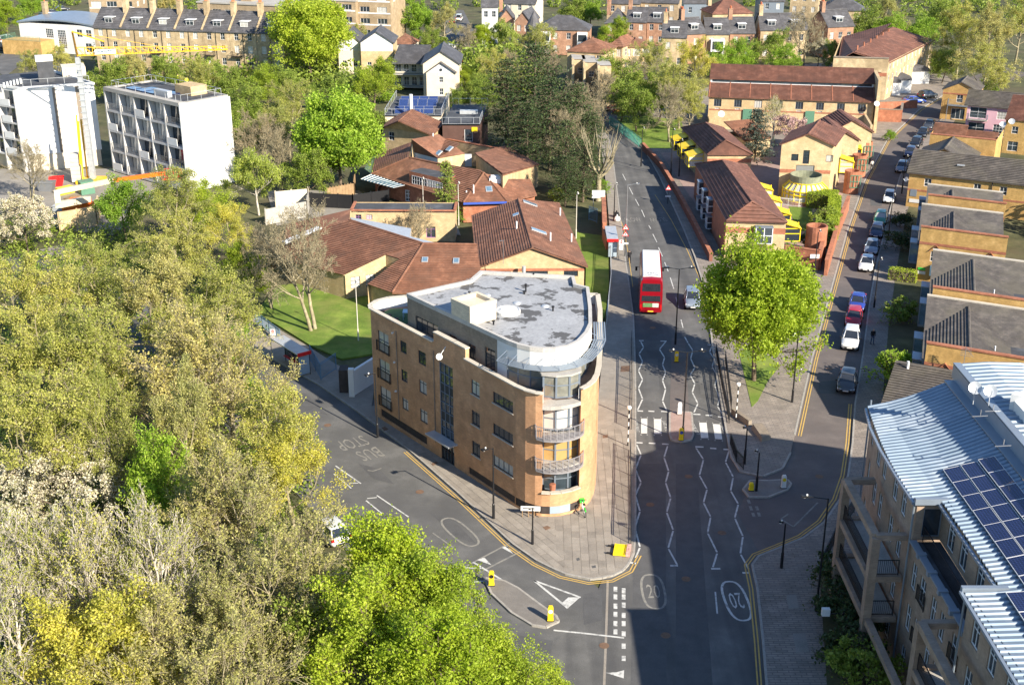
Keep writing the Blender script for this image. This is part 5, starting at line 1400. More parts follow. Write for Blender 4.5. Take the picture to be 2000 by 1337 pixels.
m_ = MB(); m_.bar(B_+Vector((-1.3,-.03,-.8)),B_+Vector((-.4,-.03,-.8)),.05,.7); m_.build('sign_board', YEL, t)
m_ = MB(); m_.box(A_.x+2.5,A_.x+5.5,A_.y+8,A_.y+9,6.02,6.6); m_.build('roof_plant', GALV, t)
t = wthing('solar_block', 'white-walled flat block carrying rows of blue solar panels behind the school', 'building', (*P2(810,250),.05))
A_, B_ = P(752,226,5.5), P(862,226,5.5); bk = Vector((.5,17,0)); mb = MB()
wall(t, mb, A_[:2], B_[:2], .05, 5.5, [(9.6,3.6,1.0,.9,'plain'),(8.3,3.6,1.0,.9,'plain'),(10.9,3.6,1.0,.9,'plain')], 0, fm=WHITE_F, gm=GLASS_D)
for p_, q_ in ((B_,B_+bk),(B_+bk,A_+bk),(A_+bk,A_)): wall(t, mb, p_[:2], q_[:2], .05, 5.5)
mb.build('wall', CREAM, t); MB().prism(ccw([tuple(k[:2]) for k in (A_,B_,B_+bk,A_+bk)]), 5.3, 5.52).build('flat_roof', FELT, t)
r_ = MB(); rail(r_, [(A_+bk)[:2],A_[:2],B_[:2],(B_+bk)[:2]], 5.52, 1.1, 2.2, .05, top=.07); r_.build('roof_railing', GALV, t)
pv2 = MB(); pv2.box(-.78,.78,-1.0,1.0,0,.05); pv2.box(-.8,.8,-1.03,-1.0,-.01,.06,1); pv2.box(-.8,.8,1.0,1.03,-.01,.06,1); pv2.box(-.8,-.78,-1,1,-.01,.06,1); pv2.box(.78,.8,-1,1,-.01,.06,1)
pv2e = pv2.mesh('solar_panel', [mat('pv_blue', (.02,.035,.10), .15, .1, 2.0, spec=.6, pattern='cells', coat=.4), GALV])
for j, (y0, n0) in enumerate(((2.2,4),(2.2,4),(8.5,4),(8.5,4),(11.2,4),(11.2,4))):
    for i in range(4):
        x = A_.x+2.2+i*1.65+(j%2)*7.3
        if x > B_.x-.5: continue
        o = obj('solar_panel', pv2e, t, (x+y0*.03, A_.y+y0, 6.0)); o.rotation_euler = (.45,0,0)
MB().tube([P(804,238,4.5), P(804,238,4.5)+Vector((0,0,4.6))], .3, 10).build('white_flue', WHITE_P, t)

# ================================================================== estate with yellow porches
def hip_block(label, pts, e, r):
    Lf, Ln, Rn, ap, rf_ = [P(x,y,z) for (x,y),z in zip(pts,(e,e,e,r,r))]
    Rf = Lf+(Rn-Ln)
    t = wthing('hipped_block', label, 'building', ((Lf.x+Rn.x)/2,(Lf.y+Rn.y)/2,.1))
    roof(t, [[Lf,Ln,ap,rf_],[Ln,Rn,ap],[Rn,Rf,rf_,ap],[Rf,Lf,rf_]], TILE_B2, ridges=[(rf_,ap),(ap,Ln),(ap,Rn),(rf_,Lf),(rf_,Rf)], rolls=.45, hh=.14)
    mb = MB(); c = (Lf+Rn)/2
    q = [p+Vector((c.x-p.x,c.y-p.y,0)).normalized()*.35 for p in (Lf,Ln,Rn,Rf)]
    return t, mb, q, (Lf,Ln,Rn,Rf,ap,rf_)
def bay(parent, p, d, n, w, z0, z1, dep=.7):
    """glazed bay on a wall: white framed with grey top"""
    b = obj('bay_window', None, parent); a = p-d*w/2; mb = MB()
    pts = [a, a+n*dep, a+d*w+n*dep, a+d*w]
    g_ = MB()
    for u, v in zip(pts, pts[1:]): g_.face([(*u[:2],z0),(*v[:2],z0),(*v[:2],z1),(*u[:2],z1)])
    g_.build('pane', GLASS_W if (int(z0*10+w*7) % 3 == 0) else GLASS_D, b)
    for u, v in zip(pts, pts[1:]):
        for zz in (z0,(z0+z1)/2,z1): mb.bar((*u[:2],zz),(*v[:2],zz),.09)
    for u in pts+[a+d*w/2+n*dep]: mb.bar((*u[:2],z0),(*u[:2],z1),.09)
    mb.build('frame', WHITE_F, b)
    tp = MB(); tp.prism(ccw([tuple(x[:2]) for x in (a-d*.08, a-d*.08+n*(dep+.1), a+d*(w+.08)+n*(dep+.1), a+d*(w+.08))]), z1, z1+.12); tp.build('bay_roof', FLASH, b)
    return b
def porch(parent, p, d, n, w=2.2, dep=2.0, z0=2.6, z1=4.6):
    """yellow framed glazed porch with a sloping yellow roof"""
    b = obj('porch', None, parent); a = p-d*w/2; mb = MB(); lo = z1-.55
    c = [a, a+n*dep, a+d*w+n*dep, a+d*w]
    for u in c+[a+d*w/2+n*dep]: mb.bar((*u[:2],z0),(*u[:2],lo if u in c[1:3] else z1-.1),.11)
    for zz in (z0+.05,z0+1.0,lo): mb.bar((*c[1][:2],zz),(*c[2][:2],zz),.10); mb.bar((*c[0][:2],zz),(*c[1][:2],zz),.10); mb.bar((*c[3][:2],zz),(*c[2][:2],zz),.10)
    mb.build('frame', YEL, b)
    g_ = MB(); g_.face([(*c[0][:2],z0),(*c[1][:2],z0),(*c[1][:2],lo),(*c[0][:2],z1)]); g_.face([(*c[1][:2],z0),(*c[2][:2],z0),(*c[2][:2],lo),(*c[1][:2],lo)]); g_.face([(*c[2][:2],z0),(*c[3][:2],z0),(*c[3][:2],z1),(*c[2][:2],lo)]); g_.build('pane', GLASS_C, b)
    rf = MB(); k = .15; q = [a-d*k+n*(dep+k), a+d*(w+k)+n*(dep+k), a+d*(w+k), a-d*k]
    rf.face([(*q[0][:2],lo+.02),(*q[1][:2],lo+.02),(*q[2][:2],z1+.1),(*q[3][:2],z1+.1)]); rf.face([(*q[0][:2],lo-.06),(*q[1][:2],lo-.06),(*q[2][:2],z1),(*q[3][:2],z1)][::-1]); rf.build('porch_roof', YEL, b)
    return b
t, mb, q, cr = hip_block('near hipped plum-roofed block with tall white bays and yellow porches by the big tree', ((1357.4,320.4),(1418.4,431.6),(1538,435),(1468.6,394),(1411,313.7)), 5.0, 7.2)
wall(t, mb, q[0][:2], q[1][:2], .1, 4.95, (), 0); wall(t, mb, q[1][:2], q[2][:2], .1, 4.95, [(4.6,2.6,1.7,1.6,'triple')], 0, fm=WHITE_F); wall(t, mb, q[2][:2], q[3][:2], .1, 4.95, (), 0); wall(t, mb, q[3][:2], q[0][:2], .1, 4.95); mb.build('wall', BRICK_YP, t)
dl = (q[1]-q[0]); dl.z = 0; Ll = dl.length; dl.normalize(); nl_ = Vector((dl.y,-dl.x,0))
m_ = MB(); m_.bar(q[0]+nl_*.02+Vector((0,0,-2.4)), q[1]+nl_*.02+Vector((0,0,-2.4)),.05,4.7); m_.build('red_brick_face', BRICK_R, t)
for u in (6.0, 10.5, 15.0):
    for z0_, z1_ in ((.7,2.3),(2.9,4.6)): bay(t, q[0]+dl*(u+2), dl, nl_, 1.3, z0_, z1_)
bay(t, q[1]+(q[2]-q[1]).normalized()*4.6, (q[2]-q[1]).normalized(), Vector(((q[2]-q[1]).normalized().y,-(q[2]-q[1]).normalized().x,0)), 2.0, 2.4, 4.4, .8)
d2_ = (q[2]-q[1]); d2_.z = 0; d2_.normalize(); n2_ = Vector((d2_.y,-d2_.x,0)); m_ = MB(); m_.bar(q[1]+n2_*.02+Vector((0,0,-1.2)),q[2]+n2_*.02+Vector((0,0,-1.2)),.04,.7); m_.build('brick_band', BRICK_R, t)
dr = (q[3]-q[2]); dr.z = 0; dr.normalize(); nr_ = Vector((dr.y,-dr.x,0))
for u in (1.0, 7.0, 13.0, 19.0): porch(t, q[2]+dr*(u+1.0), dr, nr_, 2.6, 2.0, 2.3, 4.5)
t2, mb, q, cr = hip_block('far hipped plum-roofed block with three yellow porches beside the lawn', ((1330.6,249.5),(1381.5,302),(1471,302),(1417.7,274),(1378,240)), 5.0, 7.2)
for i in range(4): wall(t2, mb, q[i][:2], q[(i+1)%4][:2], .1, 4.95, (), 0)
mb.build('wall', BRICK_YP, t2)
d2_ = (q[2]-q[1]); d2_.z = 0; d2_.normalize(); n2_ = Vector((d2_.y,-d2_.x,0)); m_ = MB(); m_.bar(q[1]+n2_*.02+Vector((0,0,-1.0)),q[2]+n2_*.02+Vector((0,0,-1.0)),.04,.6); m_.build('brick_band', BRICK_R, t2)
dl = (q[1]-q[0]); dl.z = 0; Ll = dl.length; dl.normalize(); nl_ = Vector((dl.y,-dl.x,0))
for u in (.18,.48,.78): porch(t2, q[0]+dl*Ll*u, dl, nl_, 2.8, 2.2, 2.4, 4.6)
# gabled block with the round conservatory
GBt = wthing('gabled_block', 'gabled yellow brick block with round yellow conservatory in the middle of the estate', 'building', (*P2(1580,380),.1))
zb = 7.9
A_, B_ = P(1527,280,zb), P(1627,283,zb); C_ = P(1579,262,zb+1.6); C_.y = (A_.y+B_.y)/2
mb = MB(); dv = (B_-A_); Lg = dv.to_2d().length; dv.z = 0; dv.normalize(); nv = Vector((-dv.y,dv.x,0))
wall(GBt, mb, A_[:2], B_[:2], .1, zb, [(2.0,5.4,1.0,1.0,'plain'),(6.9,5.4,1.0,1.0,'plain'),(Lg/2,5.0,.9,2.0,'grid'),(Lg/2,3.3,2.6,1.5,'plain',{'gm':GLASS_D})], 0, fm=FRAME_D)
mb.face([A_,B_,(A_.x/2+B_.x/2,A_.y/2+B_.y/2,zb+1.6)])
bk = nv*9+Vector((2.5,0,0))
for p_, q_ in ((B_,B_+bk),(B_+bk,A_+bk),(A_+bk,A_)): wall(GBt, mb, p_[:2], q_[:2], .1, zb)
mb.build('wall', BRICK_YP, GBt)
mdp = (A_+B_)/2; mdp.z = zb+1.6; f_ = -nv*.4
ov = lambda p: p+(p-Vector((mdp.x,mdp.y,p.z))).normalized()*.35-Vector((0,0,.1))
roof(GBt, [[ov(A_)+bk, ov(A_)+f_, mdp+f_, mdp+bk],[ov(B_)+f_, ov(B_)+bk, mdp+bk, mdp+f_]], TILE_B2, ridges=[(mdp+f_,mdp+bk)], rolls=.4, hh=.12)
for sg in (-1,1): m_ = MB(); m_.bar(A_ if sg < 0 else B_, mdp, .06, .22, up=(0,1,0)); m_.build('verge_band', BRICK_R, GBt)
m_ = MB(); m_.bar(A_-nv*.02+Vector((0,0,-4.0)),A_+dv*(Lg/2-1.4)-nv*.02+Vector((0,0,-4.0)),.04,.5); m_.build('brick_band', BRICK_R, GBt)
m_ = MB(); m_.bar(A_+dv*(Lg/2+1.4)-nv*.02+Vector((0,0,-4.0)),B_-nv*.02+Vector((0,0,-4.0)),.04,.5); m_.build('brick_band', BRICK_R, GBt)
# drum
dc = (A_+B_)/2-nv*2.2; dr_ = obj('round_conservatory', None, GBt); n = 22
MB().lathe([(3.25,0),(3.25,.5)], (dc.x,dc.y,.1), 32).build('base_wall', BRICK_R, dr_)
MB().lathe([(3.1,.5),(3.1,2.0),(2.15,2.9),(2.1,2.95)], (dc.x,dc.y,.1), 44).build('pane', GLASS_C, dr_)
for k in range(n):
    a = 2*math.pi*k/n; ca, sa = math.cos(a), math.sin(a)
    if sa > .75: continue
    m_ = MB(); m_.tube([(dc.x+3.14*ca,dc.y+3.14*sa,.6),(dc.x+3.14*ca,dc.y+3.14*sa,2.12),(dc.x+2.15*ca,dc.y+2.15*sa,3.04)], .1, 5); m_.build('glazing_bar', YEL, dr_)
for zz, rr in ((.62,3.16),(1.55,3.16),(2.1,3.18),(3.05,2.2)):
    m_ = MB(); m_.tube([(dc.x+rr*math.cos(2*math.pi*k/32),dc.y+rr*math.sin(2*math.pi*k/32),zz) for k in range(33)], .1, 5, cap=False); m_.build('ring_bar', YEL, dr_)
MB().lathe([(2.25,0),(2.25,1.0),(2.15,1.0),(2.15,.1),(.02,.1)], (dc.x,dc.y,3.05), 28).build('roof_parapet', mat('mossy_render',(.22,.23,.16),.9,.2,1.5), dr_)
# blocks behind it with porches towards the street
t = wthing('stepped_block', 'stepped plum-roofed block with yellow porches down its street side', 'building', (*P2(1660,300),.1))
for k, (px, py) in enumerate(((1662,262),(1688,246))):
    p_ = P(px,py,5.6); pr_ = obj('roof_unit', None, t)
    x0, y0 = p_.x-6, p_.y-3; mb = MB(); mb.box(x0,p_.x+.5,y0,y0+8.5,.1,5.4); mb.build('wall', BRICK_YP, pr_)
    pl, rd, tri_ = gable(x0,p_.x+.5,y0,y0+8.5,5.4,1.8,'y',.25); roof(pr_, pl, TILE_B2, rolls=.4, hh=.12)
    for qq in tri_:
        mm = MB(); mm.face(qq); mm.build('gable_wall', BRICK_YP, pr_)
for px, py in ((1652,338),(1668,312),(1682,292)):
    p_ = P(px,py,1.6); porch(t, p_-Vector((1.2,0,0)), Vector((.15,1,0)).normalized(), Vector((1,-.15,0)).normalized(), 2.8, 2.0, 2.0, 4.2)
for px, py in ((1666,378),(1680,345),(1692,318)):
    p_ = P(px,py,0); mb = MB(); mb.lathe([(1.1,0),(1.1,3.4),(.95,3.4),(.95,2.9),(.02,2.9)], (p_.x-.4,p_.y,.1), 18); mb.build('stair_drum', BRICK_R, t)
    mb = MB()
    for k in range(4): mb.bar((p_.x-.9+k*.5,p_.y-1.15,1.2),(p_.x-.9+k*.5,p_.y-1.15,3.0),.08)
    for zz in (1.2,2.1,3.0): mb.bar((p_.x-.9,p_.y-1.15,zz),(p_.x+.6,p_.y-1.15,zz),.08)
    mb.build('green_screen', GREEN_M, t)
# long terrace with two-tier roof
org, an, L = frame_at((1385,187),(1708,198), 5.6)
LT = thing('long_terrace', 'long yellow brick terrace with two-tier plum roof and white clerestory strip', 'building', (org[0],org[1],.1), an)
mb = MB(); box_walls(LT, mb, 0,L,0,9,0,5.5, S=[(1.6+k*3.62,3.6,1.35,1.3,'triple') for k in range(8)]+[(1.6+k*3.62,1.4,.85,2.0,'grid',{'fm':WHITE_F,'gm':GLASS_W}) for k in range(8)], fm=FRAME_B); mb.build('wall', BRICK_YP, LT)
roof(LT, [[(-.2,-.4,5.4),(L+.2,-.4,5.4),(L+.2,4.2,7.2),(-.2,4.2,7.2)]], TILE_B2, name='lower_roof', rolls=.4, hh=.12)
MB().box(0,L,4.2,4.5,7.0,7.9).build('clerestory', WHITE_F, LT)
g_ = MB(); g_.face([(.3,4.19,7.3),(L-.3,4.19,7.3),(L-.3,4.19,7.75),(.3,4.19,7.75)]); g_.build('pane', GLASS_D, LT)
roof(LT, [[(-.2,4.0,7.9),(L+.2,4.0,7.9),(L+.2,9.2,9.8),(-.2,9.2,9.8)]], TILE_B2, name='upper_roof', rolls=.4, hh=.12)
for k in range(9):
    u = k*L/8
    MB().bar((u,-.4,5.46),(u,4.2,7.26),.14,.1).build('party_wall_cap', BRICK_R, LT)
MB().box(L+.2,L+.75,-1,9.5,0,9.4).build('end_wall', BRICK_YP, LT)
dish(LT, (L+.3,-1.6,5.4), (.1,-.85,.5), .5, WHITE_P, True, (L+.3,-1.0,5.0)); dish(LT, (2.5,-4.6,3.2), (.1,-.9,.4), .6, WHITE_P)
org, an, L2 = frame_at((1385,216),(1690,226), 3.4)
t = thing('garden_wall', 'long pale brick garden wall in front of the two-tier terrace', 'wall', (org[0],org[1],.1), an)
MB().box(0,L2,0,.4,0,3.4).build('wall', BRICK_YP, t); MB().box(-.02,L2+.02,-.05,.45,3.4,3.55).build('coping', BRICK_R, t)
for u in (.22,.62):
    g_ = MB(); g_.box(L2*u,L2*u+1.6,-.25,-.02,0,3.8); g_.build('green_gate_tower', GREEN_M, t)
MB().bar((L2,0,1.7),(L2+.2,-9,1.7),.4,3.6).build('return_wall', BRICK_YP, t)
org, an, L3 = frame_at((1415,262),(1450,275), 3.0)
t = thing('garden_shed_house', 'small orange brick lean-to house with one window behind the far hipped block', 'house', (org[0],org[1],.1), an)
mb = MB(); box_walls(t, mb, 0,6,0,5,0,3.2, S=[(3.6,1.2,1.3,1.1,'plain')], fm=WHITE_F); mb.build('wall', BRICK_YP, t); roof(t, [[(6.2,-.2,3.1),(6.2,5,3.1),(-.2,5,5.0),(-.2,-.2,5.0)]], TILE_B, rolls=.35)
# terrace with tall blank wall at the top of the street
org, an, L = frame_at((1628,113),(1736,116), 8.2)
t = thing('tall_terrace', 'tall yellow brick terrace with large blank end wall at the top of the side street', 'building', (org[0],org[1],.1), an)
mb = MB(); wall(t, mb, (0,0),(L,0),0,8.2,[(9.2,4.6,.7,.9,'plain')],0,fm=FRAME_D); wall(t, mb, (L,0),(L+13,34),0,7.5,[(1.6+k*2.9,z,.95,1.2,'casement') for k in range(12) for z in (1.0,3.6,5.8)],0,fm=WHITE_F,gm=GLASS_C); wall(t, mb, (L+13,34),(4,34),0,7.5); wall(t, mb, (4,34),(0,0),0,8.2); mb.build('wall', BRICK_L, t)
MB().bar((0,.1,8.3),(L,.1,8.3),.5,.2).build('coping', BRICK_G, t)
MB().box(8.4,L-.1,-.03,-.002,4.7,5.4).build('brick_band', BRICK_R, t)
roof(t, [[(L+.3,.6,7.3),(L+13.4,34,7.3),(L+4,34,10.0),(L-7,.6,9.2)],[(4,34,7.5),(1,.6,7.5),(L-7,.6,9.2),(L+4,34,10.0)]], TILE_B2, rolls=.4)
for k in range(6): MB().tube([(L-6+k*1.7,3+k*5,9.2),(L-6+k*1.7,3+k*5,10.2)], .16, 8).build('chimney_pot', BRICK_R, t)
for i, (px, py) in enumerate(((1741,188),(1762,183),(1793,165))):
    p_ = P(px,py,0); t = thing('bin_store', ['white arched-roof store nearest the blank wall','white arched-roof store in the middle of three','white arched-roof store farthest up the lane'][i], 'shed', (p_.x,p_.y,.1), .1)
    w = 3.6 if i < 2 else 4.8; mb = MB(); box_walls(t, mb, -w/2,w/2,0,3.5,0,2.6, E=[(1.7,.1,1.2,2.0,'plain')], fm=BLUE_F); mb.build('wall', WHITE_P, t)
    rr = []
    for yy in (-.1,3.6): rr.append([(w/2*math.cos(math.pi*k/10), yy, 2.6+1.3*math.sin(math.pi*k/10)) for k in range(11)])
    mm = MB(); mm.loft(rr, closed=False, cap=False); mm.face(rr[0]); mm.face(rr[1][::-1]); mm.build('arched_roof', SLATE, t)
# red brick walls by the lane
for lab, a, b, hh in (('low red brick wall in front of the white arched stores',(1716,215),(1790,212),1.6),('red brick yard wall beside the end of the terrace',(1706,238),(1758,240),2.4),('red brick wall end at the garage court',(1758,240),(1760,226),2.4)):
    p_, q_ = P(*a), P(*b); t = wthing('brick_wall', lab, 'wall', (p_.x,p_.y,.1)); MB().bar((p_.x,p_.y,hh/2),(q_.x,q_.y,hh/2),.35,hh).build('wall', BRICK_R, t); MB().bar((p_.x,p_.y,hh+.04),(q_.x,q_.y,hh+.04),.45,.1).build('coping', BRICK_G, t)
# retaining walls of the estate along the main road and the street
BRICK_R_SHADE = mat('brick_red_shaded', (.20,.085,.06), .88, .2, 1.0, None, .2, pattern='brick')  # darker copy of the red brick: the roadside wall's shade is in its colour
for lab, pts, hh, m in (('red brick retaining wall along the main road pavement below the hipped blocks', [(1255,292),(1290,330),(1320,380),(1352,440),(1388,512)], 1.1, BRICK_R_SHADE),('red brick garden wall along the side street below the hedge', [(1612,540),(1632,470),(1655,410)], 2.0, BRICK_R),('red brick wall with white sign at the tree end of the near hipped block', [(1530,520),(1598,530),(1606,500)], 2.6, BRICK_R)):
    q_ = [P(*p) for p in pts]; t = wthing('retaining_wall', lab, 'wall', (q_[0].x,q_[0].y,.1)); mb = MB(); cp = MB()
    for a, b in zip(q_, q_[1:]): mb.bar((a.x,a.y,hh/2),(b.x,b.y,hh/2),.4,hh); cp.bar((a.x,a.y,hh+.05),(b.x,b.y,hh+.05),.5,.1)
    mb.build('wall', m, t); cp.build('coping', BRICK_R, t)
    if 'sign' in lab: MB().bar(q_[1]+Vector((-1.2,-.25,2.0)),q_[1]+Vector((-.1,-.25,2.0)),.05,.5).build('sign_board', WHITE_P, t)
p_ = P(1590,505); t = thing('brick_drum', 'round red brick stair turret beside the near hipped block', 'turret', (p_.x,p_.y,.1)); MB().lathe([(1.3,0),(1.3,4.2),(1.1,4.2),(1.1,3.4),(.02,3.4)], (0,0,0), 20).build('wall', BRICK_R, t)
# ================================================================== white blocks under construction
FINM = mat('shade_toned_render', (.52,.51,.50), .8, .08, .8, None, 0, stain=(.36,.35,.34), stain_amt=.4)  # white render darkened: shade of the balcony faces put into the colour
def lframe(A, B):
    """local frame whose x axis runs A->B with the outside on the -y side"""
    d = Vector((B[0]-A[0],B[1]-A[1])); return (A[0],A[1],.05), math.atan2(d.y,d.x), d.length
def roof_kit(t, x0, x1, y0, y1, z):
    MB().box(x0,x1,y0,y1,z-.4,z-.05).build('flat_roof', FELT, t)
    for a, b in (((x0,y0),(x1,y0)),((x1,y0),(x1,y1)),((x1,y1),(x0,y1)),((x0,y1),(x0,y0))):
        MB().bar((*a,z+.02),(*b,z+.02),.35,.4).build('parapet', CONC, t)
    r_ = MB(); rail(r_, [(x0+.6,y0+.6),(x1-.6,y0+.6),(x1-.6,y1-.6),(x0+.6,y1-.6),(x0+.6,y0+.6)], z+.1, 1.1, 2.4, .05, top=.06); r_.build('guard_rail', GALV, t)
    for k in range(4): MB().box(x0+2+k*2.6,x0+4.2+k*2.6,y0+2,y0+3.6+(k%2)*1.5,z-.05,z+.12).build('roof_panel', PV, t)
def balcony_face(t, L, z0, nf, nb, fh=3.15, dep=1.1, skip=()):
    """grid of recessed balconies along y=0, x 0..L"""
    bw = L/nb
    for f in range(nf):
        z = z0+f*fh
        MB().box(0,L,-.02,dep-.01,z-.32,z).build('floor_slab', FINM, t)
        for b in range(nb):
            x = b*bw
            a_, g_ = window_meshes(bw-.5, fh-.55, 'quad', FRAME_D, GLASS_C)
            o = obj('glazing', a_, t, (x+bw/2, dep-.22, z+.02)); obj('pane', g_, o)
            if (b*3+f*2) % 4 == 0: MB().box(x+.2,x+bw*.62,-.04,.06,z+.003,z+1.05).build('balcony_panel', WHITE, t)
            else:
                r_ = MB(); rail(r_, [(x+.2,.05),(x+bw-.2,.05)], z, 1.05, .3, .03); r_.build('balcony_rail', GREY_M, t)
    for b in range(nb+1):
        MB().box(b*bw-.14,b*bw+.14,-.06,dep-.02,z0-.3,z0+nf*fh-.02).build('fin', FINM, t)
    MB().box(0,L,-.1,dep,z0+nf*fh-.3,z0+nf*fh+.25).build('roof_edge', CONC, t)
A_, B_, C_ = P(203,174,13), P(350,206,13), P(458,191.5,13)
loc, an, L = lframe(A_, B_)
WB2 = thing('white_block', 'white four-storey block with five bays of dark balconies, right of the crane', 'building', loc, an)
D = (C_-B_).to_2d().length; sk = 0
MB().prism([(0,1.1),(L,1.1),(L,D),(0,D)], 0, 12.75).build('core', WHITE, WB2)
MB().box(L-.05,L+.12,-.1,D+.05,0,13.0).build('gable_wall', WHITE, WB2); MB().box(-.12,.0,0,D,0,12.9).build('gable_wall', WHITE, WB2)
balcony_face(WB2, L, .45, 4, 5)
roof_kit(WB2, .2, L-.2, .3, D-.2, 13.0)
MB().box(L-8.5,L-4.5,D-3.5,D-.6,12.9,14.3).build('plant_screen', BRICK_YP, WB2); MB().box(L-9.5,L-6,2.2,3.0,12.95,13.9).build('plant_unit', GALV, WB2)
for k in range(9): MB().bar((1+k*2,1.2,12.95),(2.4+k*2,1.4,13.05),.3,.12).build('roof_timber', WOOD, WB2)
A_, B_ = P(39,174,13), P(183,164.6,13)
loc, an, L = lframe(A_, B_)
WB1 = thing('white_block', 'white block with grey vertical strips on its blank wall at the left edge', 'building', loc, an)
back = Vector(P(-60,160,13)[:2])-Vector(A_[:2]); ca, sa = math.cos(-an), math.sin(-an)
bl = Vector((back.x*ca-back.y*sa, back.x*sa+back.y*ca)); Dp = 16.0; bu = bl.normalized()*Dp
MB().prism(ccw([(0,0),(L,0),(L+bu.x*.6,Dp),(bu.x,bu.y)]), 2.6, 12.9).build('core', WHITE, WB1)
MB().prism(ccw([(.3,.15),(L-.2,.15),(L+bu.x*.6,Dp-.3),(bu.x,bu.y)]), 0, 2.6).build('base_wall', CREAM, WB1)
for x, w in ((4.6,.45),(8.0,.7)): MB().box(x,x+w,-.03,.02,2.7,12.8).build('cladding_strip', BRICK_G, WB1)
an2 = math.atan2(-bu.y,-bu.x)
sub = obj('balcony_side', None, WB1, (bu.x,bu.y,0), an2)
def small_face(t, L):
    for f in range(4):
        z = 2.7+f*2.55
        MB().box(.0,L-.3,-1.1,-.02,z-.25,z).build('floor_slab', FINM, t)
        for b in range(4):
            MB().box(b*L/4+.2,b*L/4+2.4,-1.12,-1.0,z+.003,z+1.0).build('balcony_panel', WHITE, t)
            MB().box(b*L/4+.3,(b+1)*L/4-.3,-.05,-.01,z+.1,z+2.1).build('glazing', GLASS_D, t)
    for b in range(5): MB().box(b*(L-.3)/4-.1,b*(L-.3)/4+.1,-1.15,-.03,0,12.9).build('fin', FINM, t)
small_face(sub, Dp)
MB().prism(ccw([(.3,.3),(L-.3,.3),(L+bu.x*.6-.3,Dp-.3),(bu.x+.3,bu.y)]), 12.9, 13.0).build('flat_roof', FELT, WB1)
for a, b in (((0,0),(L,0)),((L,0),(L+bu.x*.6,Dp)),((0,0),(bu.x,bu.y))): MB().bar((*a,13.05),(*b,13.05),.3,.35).build('parapet', WHITE, WB1)
r_ = MB(); rail(r_, [(.5,.6),(L-.6,.6),(L+bu.x*.55-.6,Dp-1)], 13.1, 1.1, 2.4, .05, top=.06); r_.build('guard_rail', GALV, WB1)
m_ = MB(); m_.box(3.0,5.4,4.5,6.8,13,16.2); m_.build('plant_tower', FELT, WB1); MB().box(2.9,5.5,4.4,6.9,16.2,16.9).build('plant_cap', WHITE, WB1)
MB().box(6.8,10.4,8.5,12.5,13,14.4).build('plant_screen', CREAM, WB1)
for k in range(6): MB().tube([(-2.2+k*.5,1.6+k*.6,13),(-2.2+k*.5,1.6+k*.6,13.8)], .16, 8).build('roof_cowl', WHITE_P, WB1)
# ------------------------------------------------------------------ self-erecting crane
cb = P(183,356); CR = wthing('tower_crane', 'grey-masted crane with long yellow lattice jib between the two white blocks', 'crane', (cb.x,cb.y,.05))
top = Vector((cb.x,cb.y,19.0)); 
mb = MB()
for z0, z1, w in ((.6,8,.75),(8,19,.6)): mb.box(cb.x-w/2,cb.x+w/2,cb.y-w/2,cb.y+w/2,z0,z1)
for k in range(20): mb.box(cb.x-.42,cb.x+.42,cb.y-.42,cb.y+.42,.8+k*.9,.88+k*.9)
mb.build('mast', GALV, CR)
je = P(445,98,19.5); jv = (je-top); jl = jv.length; jd = jv.normalized(); js = Vector((-jd.y,jd.x,0)).normalized()
mb = MB(); n = int(jl/1.1)
c0 = lambda k, s_: top+jd*(jl*k/n)+js*s_*(.55-.25*k/n)+Vector((0,0,.1)); c1 = lambda k: top+jd*(jl*k/n)+Vector((0,0,1.25-.7*k/n))
for k in range(n):
    for s_ in (-1,1):
        mb.bar(c0(k,s_),c0(k+1,s_),.09); mb.bar(c0(k,s_),c1(k),.055); mb.bar(c1(k),c0(k+1,s_),.055)
    mb.bar(c1(k),c1(k+1),.10); mb.bar(c0(k,-1),c0(k,1),.05)
mb.build('jib', YELD, CR)
tp = P(141,62,23.5); mb = MB()
for s_ in (-.35,.35):
    mb.bar(top+js*s_, tp+js*s_*.5, .16)
for k in range(8): mb.bar(top.lerp(tp,k/8)+js*.3, top.lerp(tp,(k+1)/8)-js*.3, .08)
mb.bar(tp, tp+Vector((4.5,-.5,-1.3)), .15); mb.build('rear_strut', YELD, CR)
MB().bar(tp, top+jd*jl*.55+Vector((0,0,.9)), .04).build('tie_cable', YELD, CR)
sg = obj('name_board', None, CR); c = top+jd*4.2-js*.62*1.0+Vector((0,0,.55))
if js.y > 0: c = top+jd*4.2-js*.66+Vector((0,0,.55))
MB().bar(c-jd*1.5, c+jd*1.5, .06, .65).build('board', WHITE_P, sg)
tm = text_mesh('MANTIS', .66, BLUE_F, 'lettering'); o = obj('lettering', tm, sg, c-js*.05, 0); o.rotation_euler = (math.pi/2, 0, math.atan2(jd.y,jd.x))
for k in range(7): MB().box(cb.x-3.0,cb.x-1.6,cb.y-.8,cb.y+.8,.2+k*.62,.78+k*.62).build('counterweight', mat('weight_block',(.55,.52,.46),.85,.1,2), CR)
mb = MB(); mb.box(cb.x-2.2,cb.x+1.6,cb.y-1.6,cb.y+1.6,.05,.6)
for s_ in (-1,1): mb.bar((cb.x-1.2,cb.y+s_,.6),(cb.x-.9,cb.y+s_*.6,9.5),.2); 
mb.build('base_frame', YELD, CR)
MB().bar((cb.x-1.3,cb.y-1.0,3),(cb.x-1.0,cb.y-.8,10.5),.18).build('erecting_strut', YELD, CR)
